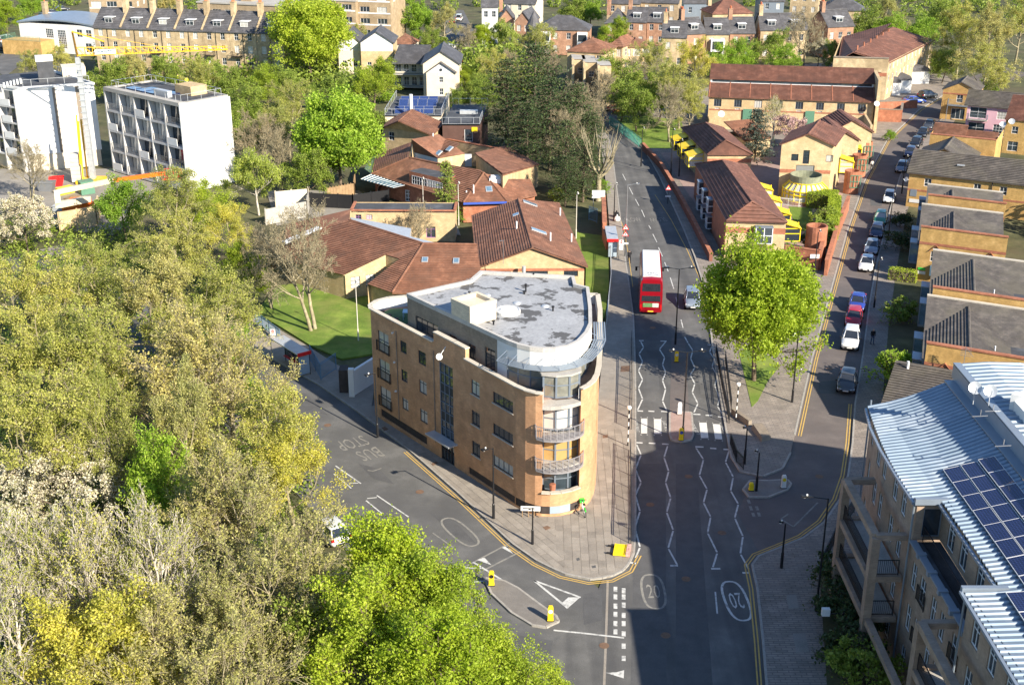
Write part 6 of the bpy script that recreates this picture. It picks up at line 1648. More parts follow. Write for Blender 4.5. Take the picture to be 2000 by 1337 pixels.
# ------------------------------------------------------------------ boom lift and site clutter
bp = P(155,420); BL = wthing('boom_lift', 'cream and orange articulated boom lift parked in the building site', 'lift', (bp.x,bp.y,.05))
mb = MB(); mb.box(bp.x-1.9,bp.x+1.9,bp.y-1.1,bp.y+1.1,.7,1.7); mb.box(bp.x-1.2,bp.x+1.6,bp.y-1.0,bp.y+1.0,1.7,2.3); mb.build('chassis', ORANGE, BL)
for sx in (-1.3,1.3):
    for sy in (-1.15,1.15): MB().tube([(bp.x+sx,bp.y+sy-.2,.5),(bp.x+sx,bp.y+sy+.2,.5)], .5, 14).build('wheel', RUBBER, BL)
CREAMP = mat('cream_paint',(.72,.64,.46),.45,.05,1.5)
e0 = Vector((bp.x+1.5,bp.y,2.3)); e1 = P(114,400,4.0); e2 = P(111,375,5.2); e3 = P(223,352,7.0); e4 = P(322,338,8.0)
for a, b, w, m in ((e0,e1,.8,CREAMP),(e1,e2,.7,CREAMP),(e2,e3,.62,CREAMP),(e3,e4,.5,ORANGE)): MB().bar(a,b,w).build('boom', m, BL)
mb = MB(); mb.box(e4.x-.2,e4.x+2.0,e4.y-.8,e4.y+.8,7.2,7.35); rail(mb, [(e4.x-.2,e4.y-.8),(e4.x+2,e4.y-.8),(e4.x+2,e4.y+.8),(e4.x-.2,e4.y+.8)], 7.3, 1.1, .7, .05); mb.build('basket', REDP, BL)
for i, (px, py, nm, lab, m, sz) in enumerate(((92,372,'skip','grey rubbish skip at the foot of the left white block',GREY_M,(2.6,1.6,1.3)),(112,362,'skip','red steel skip between the grey skip and the counterweights',REDP,(2.2,1.5,1.2)),(170,378,'site_tank','green site tank beside the crane base',GREEN_M,(2.0,1.6,1.9)),(128,378,'site_box','yellow site box below the boom',YEL,(2.4,1.2,.9)),(142,395,'pallet_stack','stack of pale boards beside the boom lift',WOOD,(2.2,1.3,.7)),(118,412,'pallet_stack','blue-white wrapped pallet left of the boom lift',GALV,(2.0,1.3,.9)))):
    p = P(px,py); t = thing(nm, lab, nm.split('_')[-1], (p.x,p.y,.04), .3*i); w, d, h = sz
    mb = MB()
    if nm == 'skip':
        lo = [(-w*.35,-d/2),(w*.35,-d/2),(w*.35,d/2),(-w*.35,d/2)]; hi = [(-w/2,-d/2),(w/2,-d/2),(w/2,d/2),(-w/2,d/2)]
        mb.loft([[(x,y,0) for x,y in lo],[(x,y,h) for x,y in hi]], cap=False); mb.face([(x,y,.1) for x,y in lo]); mb.build('hopper', m, t)
        for s_ in (-1,1): MB().bar((-w/2,s_*d/2,h),(w/2,s_*d/2,h),.12).build('rim', m, t)
        MB().box(-w*.3,w*.3,-d*.4,d*.4,.1,h*.75).build('rubble', CONC, t)
    else:
        for k in range(3): MB().box(-w/2+.03*k,w/2-.04*k,-d/2,d/2,h*k/3+.01,h*(k+1)/3).build('layer', m, t)
        MB().box(-w/2-.04,w/2+.04,-d/2-.04,d/2+.04,h,h+.06).build('lid', m, t)
# hoarding and site wall
for lab, pts, hh, m in (('pale site wall below the boom lift',[(118,452),(190,440),(195,420)],2.6,BRICK_YP),('cream curved wall with panelled face left of the school yard',[(540,410),(602,404),(605,388)],2.6,CREAM),('white graffiti fence along the school corner',[(520,440),(600,424),(604,404)],2.2,CONC),('dark mesh fence round the school yard',[(605,404),(690,408),(760,398)],2.0,BLACK_M),('timber paling fence under the chestnut tree',[(640,392),(692,382),(694,365)],1.8,WOOD)):
    q_ = [P(*p) for p in pts]; t = wthing('site_wall' if 'wall' in lab else 'fence', lab, 'wall' if 'wall' in lab else 'fence', (q_[0].x,q_[0].y,.05))
    for a, b in zip(q_, q_[1:]):
        L = (b-a).length; n = max(1, round(L/(2.4 if 'paling' not in lab else .5)))
        for k in range(n):
            u, v = a.lerp(b,(k+.02)/n), a.lerp(b,(k+.98)/n); MB().bar((u.x,u.y,hh/2+.05),(v.x,v.y,hh/2+.05),.12 if m != BRICK_YP else .3,hh).build('panel', m, t)
        for k in range(n+1):
            u = a.lerp(b,k/n); MB().bar((u.x,u.y,0),(u.x,u.y,hh+.2),.14).build('post', m, t)

# ================================================================== houses in the background
def dormer(t, x, y, z, w=1.7, h=1.3, dp=1.8, fm=WHITE_F, rm=SLATE):
    d_ = obj('dormer', None, t); mb = MB(); mb.box(x-w/2,x+w/2,y,y+dp,z,z+h); mb.build('cheek', rm, d_)
    a_, g_ = window_meshes(w-.15, h-.2, 'casement', fm, GLASS); o = obj('window', a_, d_, (x,y-.13,z+.12)); obj('pane', g_, o)
    MB().box(x-w/2-.12,x+w/2+.12,y-.2,y+dp,z+h,z+h+.12).build('dormer_roof', WHITE_F, d_)
def chimney(t, x, y, z0, z1, w=.9, d=1.4, m=None, pots=3):
    c = obj('chimney', None, t); MB().box(x-w/2,x+w/2,y-d/2,y+d/2,z0,z1).build('stack', m or BRICK_B, c); MB().box(x-w/2-.08,x+w/2+.08,y-d/2-.08,y+d/2+.08,z1,z1+.15).build('cap', m or BRICK_B, c)
    for k in range(pots): MB().tube([(x,y-d/2+d*(k+.5)/pots,z1+.1),(x,y-d/2+d*(k+.5)/pots,z1+.75)], [.15,.12], 8).build('chimney_pot', mat('terracotta',(.50,.15,.07),.8,.1,3), c)
def villa(label, a, b, ze, depth, rh, wm, rm, cols=3, floors=3, style='gable', dorm=0, chim=1, name='terraced_house', fm=WHITE_F, ww=1.0, wh=1.5, sash='sash', group=None, gm=None, oh=.25, zf=.8):
    loc, an, L = frame_at(a, b, ze); t = thing(name, label, 'house', (loc[0],loc[1],.05), an, group)
    fh = ze/floors; mb = MB()
    S = [(L*(k+.5)/cols, f*fh+zf, ww, min(wh,fh-1.1), sash) for f in range(floors) for k in range(cols)]
    Sd = [(depth*(k+.5)/2, f*fh+zf, ww, min(wh,fh-1.1), sash) for f in range(floors) for k in range(2)]
    box_walls(t, mb, 0,L,0,depth,0,ze, S=S, E=Sd, W=Sd, fm=fm, gm=gm or GLASS_C)
    if style == 'gable':
        pl, rd, tri = gable(0,L,0,depth,ze,rh,'x',oh)
    elif style == 'front':
        pl, rd, tri = gable(0,L,0,depth,ze,rh,'y',oh)
    else:
        pl, rd = hip(0,L,0,depth,ze,rh,'x' if L >= depth else 'y',oh); tri = []
    for q in tri: mb.face(q)
    mb.build('wall', wm, t); roof(t, pl, rm, ridges=rd[:1], rolls=.5, hh=.05)
    for k in range(dorm): dormer(t, L*(k+.5)/dorm, depth*.12, ze+rh*.2, min(1.9,L/dorm*.7), 1.25, depth*.3)
    for k in range(chim):
        chimney(t, .45 if k == 0 else L-.45, depth*.5, ze+rh*.5, ze+rh+1.9, m=wm)
    return t, L
# London-stock terrace behind the white blocks
ord_ = ['leftmost, beside the white modern house','second from the left','third from the left','fourth from the left','fifth from the left','sixth from the left','seventh, half hidden by the big tree']
xa = np.linspace(182, 553, 8); ya = np.interp(xa, [182,553],[53,65.5])
for k in range(7):
    t, L = villa('tall stock-brick terraced house with slate mansard and dormer, '+ord_[k], (xa[k]+.3,ya[k]), (xa[k+1]-.3,ya[k+1]), 10.6, 9, 3.6, BRICK_L, SLATE, cols=2, floors=4, dorm=1, chim=0, group='stock brick terrace')
    chimney(t, L-.3, 4.0, 12, 16.2, m=BRICK_L, pots=4); MB().bar((L,0,10.6),(L,4.5,14.3),.35,.5).build('party_wall', BRICK_L, t)
    if k in (2,4,5):
        MB().box(L*.25-1.1,L*.25+1.1,-1.0,-.02,5.3,5.42).build('balcony_floor', BLACK_M, t); r_ = MB(); rail(r_, [(L*.25-1.1,-.02),(L*.25-1.1,-1),(L*.25+1.1,-1),(L*.25+1.1,-.02)], 5.42, 1.0, .18); r_.build('balcony_rail', BLACK_M, t)
    MB().tube([(L*.5,-.08,0),(L*.5,-.08,10.5)], .06, 6).build('drain_pipe', BLACK_M, t)
# white modern house at the left of the terrace
loc, an, L = frame_at((36,44),(183,52), 7.0)
t = thing('modern_house', 'white modern house with pale curved roof left of the old stock-brick terrace', 'house', (loc[0],loc[1],.05), an)
mb = MB(); box_walls(t, mb, 0,L,0,9,0,7.0, S=[(L*.4,3.6,2.2,2.2,'grid'),(L*.56,1.2,2.4,4.4,'grid'),(L*.8,4.2,1.6,1.8,'french'),(L*.92,4.2,1.6,1.8,'french'),(L*.9,.6,1.8,2.2,'french')], fm=WHITE_F, gm=GLASS_D); mb.build('wall', WHITE, t)
rr = [[(x,-.3,7.0+.8*math.sin(math.pi*(x/L))+.3) for x in np.linspace(-.3,L+.3,12)],[(x,9.3,7.3+1.2*math.sin(math.pi*(x/L))+.6) for x in np.linspace(-.3,L+.3,12)]]
mm = MB(); mm.loft(rr, closed=False, cap=False); mm.loft([[(p[0],p[1],p[2]-.35) for p in r_] for r_ in rr], closed=False, cap=False); mm.face([*rr[0],*[(p[0],p[1],p[2]-.35) for p in rr[0]][::-1]]); mm.build('curved_roof', FLASH, t)
MB().box(-1.5,L*.45,-5,-.02,0,3.4).build('terrace_wall', BRICK_Y, t); r_ = MB(); rail(r_, [(-1.5,0),(-1.5,-5),(L*.45,-5)], 3.4, 1.1, .4, .05); r_.build('terrace_rail', GREEN_M, t)
chimney(t, 2.0, 8, 7, 11.0, m=BRICK_B, pots=1)
# post-war slab blocks behind
for lab, a, b, ze, fl, wm in (('post-war brown brick slab block with white window bands at the top left',(172,-2),(262,-2),12,4,BRICK_B),('post-war slab block with white window bands behind the terrace chimneys',(385,6),(560,14),11,3,BRICK_B),('brown brick slab block with white windows behind the big round tree',(625,2),(694,4),12,4,BRICK_B),('brown brick stair tower block beside the slab block above the white gable',(694,-14),(762,-12),14,5,BRICK_B)):
    loc, an, L = frame_at(a, b, ze); t = thing('slab_block', lab, 'building', (loc[0],loc[1],.05), an); mb = MB(); fh = ze/fl
    wins = [w for f in range(fl) for w in row(max(2,int(L/3.2)), L, 2.5, 1.3, f*fh+1.0, 'triple')]
    box_walls(t, mb, 0,L,0,11,0,ze, S=wins, E=row(2,11,1.6,1.3,ze-2.2), fm=WHITE_F, gm=GLASS); mb.build('wall', wm, t)
    for f in range(fl): MB().box(.15,L-.15,-.05,-.004,f*fh+.6,f*fh+.92).build('white_band', WHITE_P, t)
    MB().box(-.2,L+.2,-.2,11.2,ze,ze+.35).build('flat_roof', CONC, t)
    MB().box(L*.4,L*.4+3,4,7,ze+.35,ze+2.2).build('tank_room', wm, t)
# cream gabled flats
for i, (lab, a, b, ze, rh, D) in enumerate((('white and cream gabled flats with small windows under the gable, left of the pair',(704,83),(767,83),8.6,2.2,10),('cream flats with a smaller gable on a blank wall in front of a taller one',(826,124),(897,124),7.0,2.4,12),('pale gabled flats partly hidden by the big round tree',(660,82),(703,82),8.4,2.0,9))):
    loc, an, L = frame_at(a, b, ze); t = thing('gabled_flats', lab, 'building', (loc[0],loc[1],.05), an)
    mb = MB(); S = [(L*k,ze-1.6,.7,1.0,'plain') for k in (.25,.4,.55,.7,.85)]+row(2,L,.9,1.2,3.2,'sash') if i != 1 else []
    box_walls(t, mb, 0,L,0,D,0,ze, S=S, E=row(2,D,1,1.2,3.5), fm=WHITE_F); pl, rd, tri = gable(0,L,0,D,ze,rh,'y',.35)
    for q in tri: mb.face(q)
    mb.build('wall', CREAM if i else BRICK_YP, t); roof(t, pl, SLATE, ridges=rd)
    if i != 1:
        m_ = MB(); m_.box(.02,L-.02,-.03,-.004,ze-1.9,ze-.02); m_.face([(0,-.03,ze),(L,-.03,ze),(L/2,-.03,ze+rh-.12)]); m_.build('white_gable', WHITE, t)
    if i == 1:
        x0, x1 = L*.1, L*.9; mb = MB(); wall(t, mb, (x0,-1.4),(x1,-1.4),0,5.4,[((x1-x0)/2,3.4,.8,1.1,'sash'),((x1-x0)/2,.9,.8,1.3,'sash')],0,fm=WHITE_F); wall(t, mb, (x1,-1.4),(x1,0),0,5.4); wall(t, mb, (x0,0),(x0,-1.4),0,5.4); mb.build('front_wall', CREAM, t)
        m_ = MB(); m_.face([(x0,-1.42,5.4),(x1,-1.42,5.4),((x0+x1)/2,-1.42,7.2)]); m_.box((x0+x1)/2-.5,(x0+x1)/2+.5,-1.44,-1.405,4.6,5.4); m_.build('white_gable', WHITE, t)
        roof(t, [[(x0-.2,0,5.3),(x0-.2,-1.8,5.3),((x0+x1)/2,-1.8,7.4),((x0+x1)/2,0,7.4)],[(x1+.2,-1.8,5.3),(x1+.2,0,5.3),((x0+x1)/2,0,7.4),((x0+x1)/2,-1.8,7.4)]], SLATE, name='porch_gable', rolls=0)
        m_ = MB(); m_.tube([((x0+x1)/2,-1.5,5.9),((x0+x1)/2,-1.4,5.9)], .3, 12); m_.build('round_window', FRAME_D, t)
loc, an, L = frame_at((767,123),(828,124), 5.6)
t = thing('gallery_flats', 'link block with slate roof and blue-railed galleries between the two gabled flats', 'building', (loc[0],loc[1],.05), an)
mb = MB(); box_walls(t, mb, 0,L,2,9,0,5.6, S=row(4,L,1.1,1.6,3.4,'french')+row(4,L,1.1,1.8,.6,'french'), fm=WHITE_F); mb.build('wall', CREAM, t)
roof(t, [[(-.2,-.2,5.5),(L+.2,-.2,5.5),(L+.2,9,8.0),(-.2,9,8.0)]], SLATE, rolls=.5)
for z in (.6,3.2): MB().box(0,L,.2,2,z-.18,z).build('gallery_floor', CONC, t); r_ = MB(); rail(r_, [(0,.25),(L,.25)], z, 1.05, .25, .04); r_.build('gallery_rail', FLASH, t)
villa('small red-tiled pavilion between the slab block and the round green tree', (766,86),(806,87), 3.2, 6, 2.0, CREAM, TILE_B, cols=3, floors=1, style='hip', chim=0, name='pavilion', ww=.8, wh=1.2)
# right-hand background rows
BRICK_RM = mat('brick_muted_red', (.36,.205,.135), .88, .2, .8, (.42,.255,.175), .2, pattern='brick', stain=(.27,.17,.12), stain_amt=.5)
V = [
 ('white and blue-grey corner house at the head of the far road', (941,14),(972,14), 10, 9, 2.6, WHITE, SLATE, 2,3,'gable',0,1),
 ('slate-roofed terrace house left of the turreted red villa', (975,38),(1004,38), 6.5, 10, 2.4, BRICK_RM, SLATE, 2,2,'front',0,1),
 ('slate-roofed terrace house touching the turreted red villa', (1006,42),(1036,43), 6.5, 10, 2.4, BRICK_RM, SLATE, 2,2,'front',0,0),
 ('pale fronted house with terracotta chimneys above the slate row', (985,6),(1045,8), 8, 9, 2.6, CREAM, SLATE, 3,3,'gable',0,2),
 ('red brick villa with long hipped slate roof and white bays', (1046,58),(1150,60), 6.0, 9, 2.8, BRICK_RM, SLATE, 4,2,'hip',0,0),
 ('red brick house with pointed slate roof left of the dormered row', (1182,46),(1222,47), 5.4, 8, 3.2, BRICK_RM, SLATE, 2,2,'hip',0,1),
 ('slate mansard house with white dormer right of the pointed roof', (1224,42),(1262,43), 6.0, 8, 3.0, BRICK_RM, SLATE, 2,2,'gable',1,1),
 ('slate mansard house with white dormer, next along the upper row', (1264,42),(1300,43), 6.0, 8, 3.0, BRICK_RM, SLATE, 2,2,'gable',1,0),
 ('brick house with grey gable and red chimney behind the yellow-green tree', (1294,72),(1340,73), 7.0, 8, 3.0, BRICK_L, SLATE, 2,2,'gable',1,1),
 ('narrow brick house with white dormer right of the red chimney', (1342,66),(1378,64), 7.0, 8, 3.0, BRICK_RM, SLATE, 1,2,'gable',1,1),
 ('brick house with large white bay under a brown roof', (1380,66),(1424,66), 6.5, 8, 3.0, BRICK_L, SLATE, 2,2,'gable',1,0),
 ('brick house with red chimney in the middle of the far row', (1426,64),(1474,64), 6.5, 8, 3.0, BRICK_RM, SLATE, 2,2,'gable',1,1),
 ('pale brick house with dark dormer and rooflights', (1486,58),(1530,58), 7.0, 8, 3.2, BRICK_L, SLATE, 2,2,'gable',1,1),
 ('pale brick house with white dormer half hidden by bare trees', (1532,58),(1578,57), 7.0, 8, 3.2, BRICK_L, SLATE, 2,2,'gable',1,0),
 ('brick house with tall arched windows at the right end of the far row', (1618,52),(1668,50), 7.5, 9, 3.2, BRICK_RM, SLATE, 3,2,'gable',1,1),
 ('wide slate roofed house above the end of the far row', (1604,20),(1690,22), 7.0, 10, 3.2, BRICK_L, SLATE, 4,2,'hip',0,1),
 ('brown brick house with white sash windows at the top of the frame', (1186,6),(1250,7), 9.0, 9, 3.0, BRICK_B, SLATE, 3,3,'gable',0,1),
 ('brown brick house with bay window beside it at the top of the frame', (1252,4),(1325,6), 9.0, 9, 3.0, BRICK_B, SLATE, 3,3,'gable',0,1),
 ('slate house with blue-grey front in the top row', (1336,6),(1386,6), 7.0, 9, 3.2, FLASH, SLATE, 2,2,'gable',2,1),
 ('brown-roofed house with curved white bays in the top row', (1392,28),(1470,26), 7.0, 9, 3.2, BRICK_L, TILE_B2, 3,2,'hip',0,1),
 ('dark house front with white windows cut by the top of the frame', (1488,2),(1532,2), 9.0, 9, 3.0, FRAME_B, SLATE, 2,3,'gable',0,0),
 ('tall brick house glimpsed at the top of the frame right of the dark front', (1545,-14),(1600,-12), 9.0, 9, 3.0, BRICK_L, SLATE, 3,3,'gable',0,1)]
for (lab,a,b,ze,dp,rh,wm,rm,cols,fl,stl,dm,ch) in V:
    t, L = villa(lab,a,b,ze,dp,rh,wm,rm,cols,fl,stl,dm,ch,name='villa')
    if 'turret' in lab and 'touching' in lab: pass
    if 'long hipped' in lab:
        MB().lathe([(1.9,0),(1.9,6.2),(2.2,6.2),(.05,10.4)], (-.5,.5,0), 12).build('turret', SLATE, t)
        for x in (2.5,L-1.5):
            b_ = obj('bay_window', None, t); MB().box(x-1.2,x+1.2,-1.0,-.02,.3,5.6).build('frame', WHITE_F, b_); MB().box(x-1.0,x+1.0,-1.03,-.9,3.4,5.0).build('pane', GLASS, b_); MB().box(x-1.0,x+1.0,-1.03,-.9,.9,2.6).build('pane', GLASS, b_)
    if 'large white bay' in lab: b_ = obj('bay_window', None, t); MB().box(L/2-1.6,L/2+1.6,-1.0,-.02,2.4,5.2).build('frame', WHITE_F, b_); MB().box(L/2-1.3,L/2+1.3,-1.03,-.9,2.9,4.8).build('pane', GLASS, b_)
# stepped brown flats
t = wthing('stepped_flats', 'brown brick flats with stepped parapet fins and red-brown roof behind the pines', 'building', (*P2(1150,160),.05))
for k, (px, py) in enumerate(((1118,116),(1140,122),(1168,128))):
    a, b = P(px,py,8.0), P(px+26,py,8.0); u = obj('flat_unit', None, t); bk = Vector((0,9,0)); mb = MB()
    L = (b-a).length; wall(u, mb, a[:2], b[:2], .05, 8.0, [(L*.6,5.2,1.0,1.1,'sash'),(L*.6,2.4,1.1,1.3,'sash')], 0, fm=WHITE_F)
    for p_, q_ in ((b,b+bk),(b+bk,a+bk),(a+bk,a)): wall(u, mb, p_[:2], q_[:2], .05, 8.0)
    mb.build('wall', BRICK_L, u); MB().prism(ccw([tuple(x[:2]) for x in (a,b,b+bk,a+bk)]), 7.9, 8.02).build('flat_roof', CONC, u)
    f_ = a-Vector((0,.0,0)); MB().box(f_.x-.2,f_.x+.2,f_.y-4.5+k*.4,f_.y-.01,.05,7.4).build('fin_wall', BRICK_L, u); MB().box(f_.x-.22,f_.x+.22,f_.y-2.2,f_.y-.02,7.4,8.3).build('fin_step', BRICK_L, u)
pl = [P(1092,92,8.6),P(1150,98,8.6),P(1190,92,8.6),P(1130,84,11)]
villa('orange brick flats with brown hipped roof above the stepped parapets', (1108,100),(1182,104), 8.6, 9, 2.2, BRICK_YP, TILE_B, cols=3, floors=3, style='hip', chim=0, name='brick_flats')
villa('red-brown roofed brick flats beside the bare tree', (1190,90),(1216,92), 8.6, 8, 1.6, BRICK_L, TILE_B, cols=2, floors=3, style='hip', chim=0, name='brick_flats')
villa('buff brick flats with grey windows seen through the bare trees', (1216,92),(1272,92), 8.2, 8, 1.2, BRICK_YP, TILE_B, cols=3, floors=3, style='hip', chim=0, name='brick_flats', ww=1.5)
# ================================================================== trees
def fast_mesh(name, V, F, m, smooth=False):
    """V (n,3), F (k,4) arrays -> mesh"""
    me = bpy.data.meshes.new(name); n, k = len(V), len(F)
    me.vertices.add(n); me.vertices.foreach_set('co', np.ascontiguousarray(V, np.float32).ravel())
    me.loops.add(k*4); me.loops.foreach_set('vertex_index', np.ascontiguousarray(F, np.int32).ravel())
    me.polygons.add(k); me.polygons.foreach_set('loop_start', np.arange(0, k*4, 4, dtype=np.int32))
    me.materials.append(m); me.update(calc_edges=True); me.validate()
    if smooth: me.polygons.foreach_set('use_smooth', [True]*k)
    return me
def leaves(rng, C, size, up=.4, aspect=.6, droop=0.0):
    n = len(C); nr = rng.normal(size=(n,3)); nr[:,2] += up*1.5; nr /= np.linalg.norm(nr,axis=1)[:,None]
    a = rng.normal(size=(n,3)); a[:,2] -= droop*2; u = a-(a*nr).sum(1)[:,None]*nr; u /= np.linalg.norm(u,axis=1)[:,None]; v = np.cross(nr,u)
    s = size*rng.uniform(.6,1.35,(n,1))
    V = np.stack([C-u*s*.5, C+v*s*.5*aspect, C+u*s*.5, C-v*s*.5*aspect],1).reshape(-1,3)
    return V, np.arange(n*4).reshape(-1,4)
def skeleton(seed, H, R, trunk=.25, limbs=7, counts=(6,5,4), ang=(50,48,45), up=.25, wob=.18, lratio=(.62,.55,.5), multi=1, r0=None):
    """branching frame: returns polylines (points, radii, level) with crown scaled to height H, radius R"""
    rng = np.random.default_rng(seed); out = []
    r0 = r0 or H*.018
    def grow(p, d, L, r, lvl, n):
        pts = [p.copy()]; rad = [r]; dd = d.copy()
        for i in range(n):
            dd = dd+rng.normal(size=3)*wob*(1 if lvl else .35); dd[2] += up*(.25 if lvl == 0 else .16); dd /= np.linalg.norm(dd)
            p = p+dd*L/n; pts.append(p.copy()); rad.append(r*(1-.62*(i+1)/n))
        out.append((pts, rad, lvl)); return pts, rad, dd
    def side(d, a):
        t = rng.normal(size=3); t -= t.dot(d)*d; t /= np.linalg.norm(t)
        return d*math.cos(a)+t*math.sin(a)
    def rec(pts, rad, dd, L, lvl):
        if lvl >= len(counts): return
        k = counts[lvl]
        for j in range(k):
            t = .3+.7*(j+rng.uniform(.2,.8))/k; x = t*(len(pts)-1); i = min(int(x), len(pts)-2); f = x-i
            p = pts[i]*(1-f)+pts[i+1]*f; r = rad[i]*(1-f)+rad[i+1]*f
            d0 = pts[i+1]-pts[i]; d0 /= np.linalg.norm(d0)
            d = side(d0, math.radians(ang[min(lvl,2)])*rng.uniform(.6,1.25)); l = L*lratio[min(lvl,2)]*rng.uniform(.7,1.2)*(1.15-.4*t)
            q = grow(p, d, l, r*.6, lvl+2, 3 if lvl < 2 else 2); rec(*q, l, lvl+1)
    for mstem in range(multi):
        base = np.array([0.,0,0])+(rng.normal(size=3)*[.35,.35,0] if multi > 1 else 0)
        d0 = np.array([0,0,1.])+(rng.normal(size=3)*[.22,.22,0] if multi > 1 else rng.normal(size=3)*[.04,.04,0]); d0 /= np.linalg.norm(d0)
        tp, tr, td = grow(base, d0, H*(trunk+.35), r0/math.sqrt(multi), 0, 6)
        for j in range(limbs):
            t = trunk/(trunk+.35)+(1-trunk/(trunk+.35))*(j+.5)/limbs; x = t*6; i = min(int(x),5); f = x-i
            p = tp[i]*(1-f)+tp[i+1]*f; az = 2.4*j+rng.uniform(-.4,.4)+mstem; el = math.radians(22+45*(j/limbs))
            d = np.array([math.cos(az)*math.cos(el), math.sin(az)*math.cos(el), math.sin(el)])
            l = H*.36*rng.uniform(.8,1.15)*(1-.25*j/limbs)
            q = grow(p, d, l, tr[i]*.55, 1, 4); rec(*q, l, 0)
        q = grow(tp[-1], td, H*.3, tr[-1]*.8, 1, 3); rec(*q, H*.3, 0)
    allp = np.concatenate([np.array(o[0]) for o in out]); zmax = allp[:,2].max(); rr = np.percentile(np.hypot(allp[:,0],allp[:,1]), 97)
    sc = np.array([R/rr,R/rr,H/zmax])
    return [([p*sc for p in pts], rad, lv) for pts, rad, lv in out]
def tubes(polys, sides=(8,6,5,3,3), minr=.014):
    V = []; F = []; nb = 0
    for pts, rad, lv in polys:
        n = sides[min(lv,len(sides)-1)]; P_ = np.array(pts); m = len(P_); prev = None
        for i in range(m):
            d = P_[min(i+1,m-1)]-P_[max(i-1,0)]; d = d/(np.linalg.norm(d)+1e-9)
            if prev is None:
                t = np.array([0,0,1.]) if abs(d[2]) < .9 else np.array([1.,0,0]); r = np.cross(d,t)
            else: r = prev-d*prev.dot(d)
            r = r/(np.linalg.norm(r)+1e-9); prev = r; u = np.cross(d,r); a = np.arange(n)*2*math.pi/n
            V.append(P_[i]+(np.outer(np.cos(a),r)+np.outer(np.sin(a),u))*max(rad[i],minr))
        for i in range(m-1):
            k = np.arange(n); k2 = (k+1)%n
            F.append(np.stack([nb+i*n+k, nb+i*n+k2, nb+(i+1)*n+k2, nb+(i+1)*n+k],1))
        nb += m*n
    return np.concatenate(V), np.concatenate(F)
def tip_points(polys, rng, per, spread, lv_min=3, along=True):
    C = []
    for pts, rad, lv in polys:
        if lv < lv_min: continue
        P_ = np.array(pts); k = max(1, int(per*(1 if lv >= 4 else .5)))
        t = rng.uniform(.15 if along else .6,1.05,k)*(len(P_)-1); i = np.clip(t.astype(int),0,len(P_)-2); f = (t-i)[:,None]
        C.append(P_[i]*(1-f)+P_[i+1]*f+rng.normal(size=(k,3))*spread)
    return np.concatenate(C)
LM = dict(
 maple=leaf_mat('leaf_maple', (.29,.40,.025),(.38,.50,.035),(.48,.58,.07), .5),
 chestnut=leaf_mat('leaf_chestnut', (.20,.34,.03),(.27,.43,.04),(.38,.52,.09), .48),
 olive=leaf_mat('leaf_olive', (.34,.37,.075),(.47,.48,.115),(.60,.58,.20), .47, .2),
 tan=leaf_mat('leaf_tan', (.39,.37,.12),(.51,.48,.17),(.62,.58,.25), .47, .18),
 yellow=leaf_mat('leaf_yellow', (.40,.42,.06),(.52,.52,.09),(.62,.59,.16), .48),
 lime=leaf_mat('leaf_lime', (.30,.41,.03),(.40,.51,.045),(.50,.58,.09), .5),
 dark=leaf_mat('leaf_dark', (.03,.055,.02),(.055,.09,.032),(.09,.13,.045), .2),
 mid=leaf_mat('leaf_mid', (.15,.22,.03),(.23,.32,.05),(.36,.44,.10), .4),
 white=leaf_mat('leaf_blossom', (.52,.48,.38),(.70,.66,.58),(.36,.36,.14), .25),
 willow=leaf_mat('leaf_willow', (.27,.35,.06),(.37,.46,.09),(.49,.56,.15), .5),
 brown=leaf_mat('leaf_bud_brown', (.36,.28,.17),(.48,.38,.25),(.56,.46,.32), .4),
 pink=leaf_mat('leaf_pink_blossom', (.50,.32,.34),(.60,.42,.44),(.35,.28,.22), .2),
 blue=leaf_mat('leaf_cedar', (.035,.055,.045),(.055,.085,.07),(.085,.12,.10), .12))
TP = {}
def make_tree(kind, seed, H, R, leaf, bark, per, size, spread, cf=.6, up=.12, lv=3, droop=0.0, aspect=.62, sk=None, clumps=0, cover=None, name='tree'):
    rng = np.random.default_rng(seed+1000); polys = skeleton(seed, H, R, **(sk or {}))
    V, F = tubes(polys); tm = fast_mesh('trunk', V, F, bark, True)
    cm = None
    if per:
        C = tip_points(polys, rng, per, spread, lv)
        if clumps:   # extra leafy clumps through the crown envelope for closed crowns
            # boughs first, then clumps on each bough: gives layered lobes with gaps between
            nl = max(20, clumps//12); d = rng.normal(size=(nl,3)); d /= np.linalg.norm(d,axis=1)[:,None]; d[:,2] = np.where(d[:,2] < 0, d[:,2]*.72, d[:,2])
            lob = d*rng.uniform(.45,.90,(nl,1))*[R,R,H*.44]+[0,0,H*.54]; lr = R*rng.uniform(.16,.32,nl)
            k = rng.integers(0,nl,clumps); e = rng.normal(size=(clumps,3)); e /= np.linalg.norm(e,axis=1)[:,None]
            ctr = lob[k]+e*(lr[k]*rng.uniform(.55,1.05,clumps))[:,None]*[1,1,.75]
            cc = np.repeat(ctr, cover or 26, 0); C = np.concatenate([C, cc+rng.normal(size=cc.shape)*[R*.058,R*.058,R*.045]])
        C[:,2] = np.clip(C[:,2], .3, None)
        V, F = leaves(rng, C, size, up, aspect, droop); cm = fast_mesh('crown', V, F, LM[leaf])
    TP.setdefault(kind, []).append((tm, cm, H, cf, name))
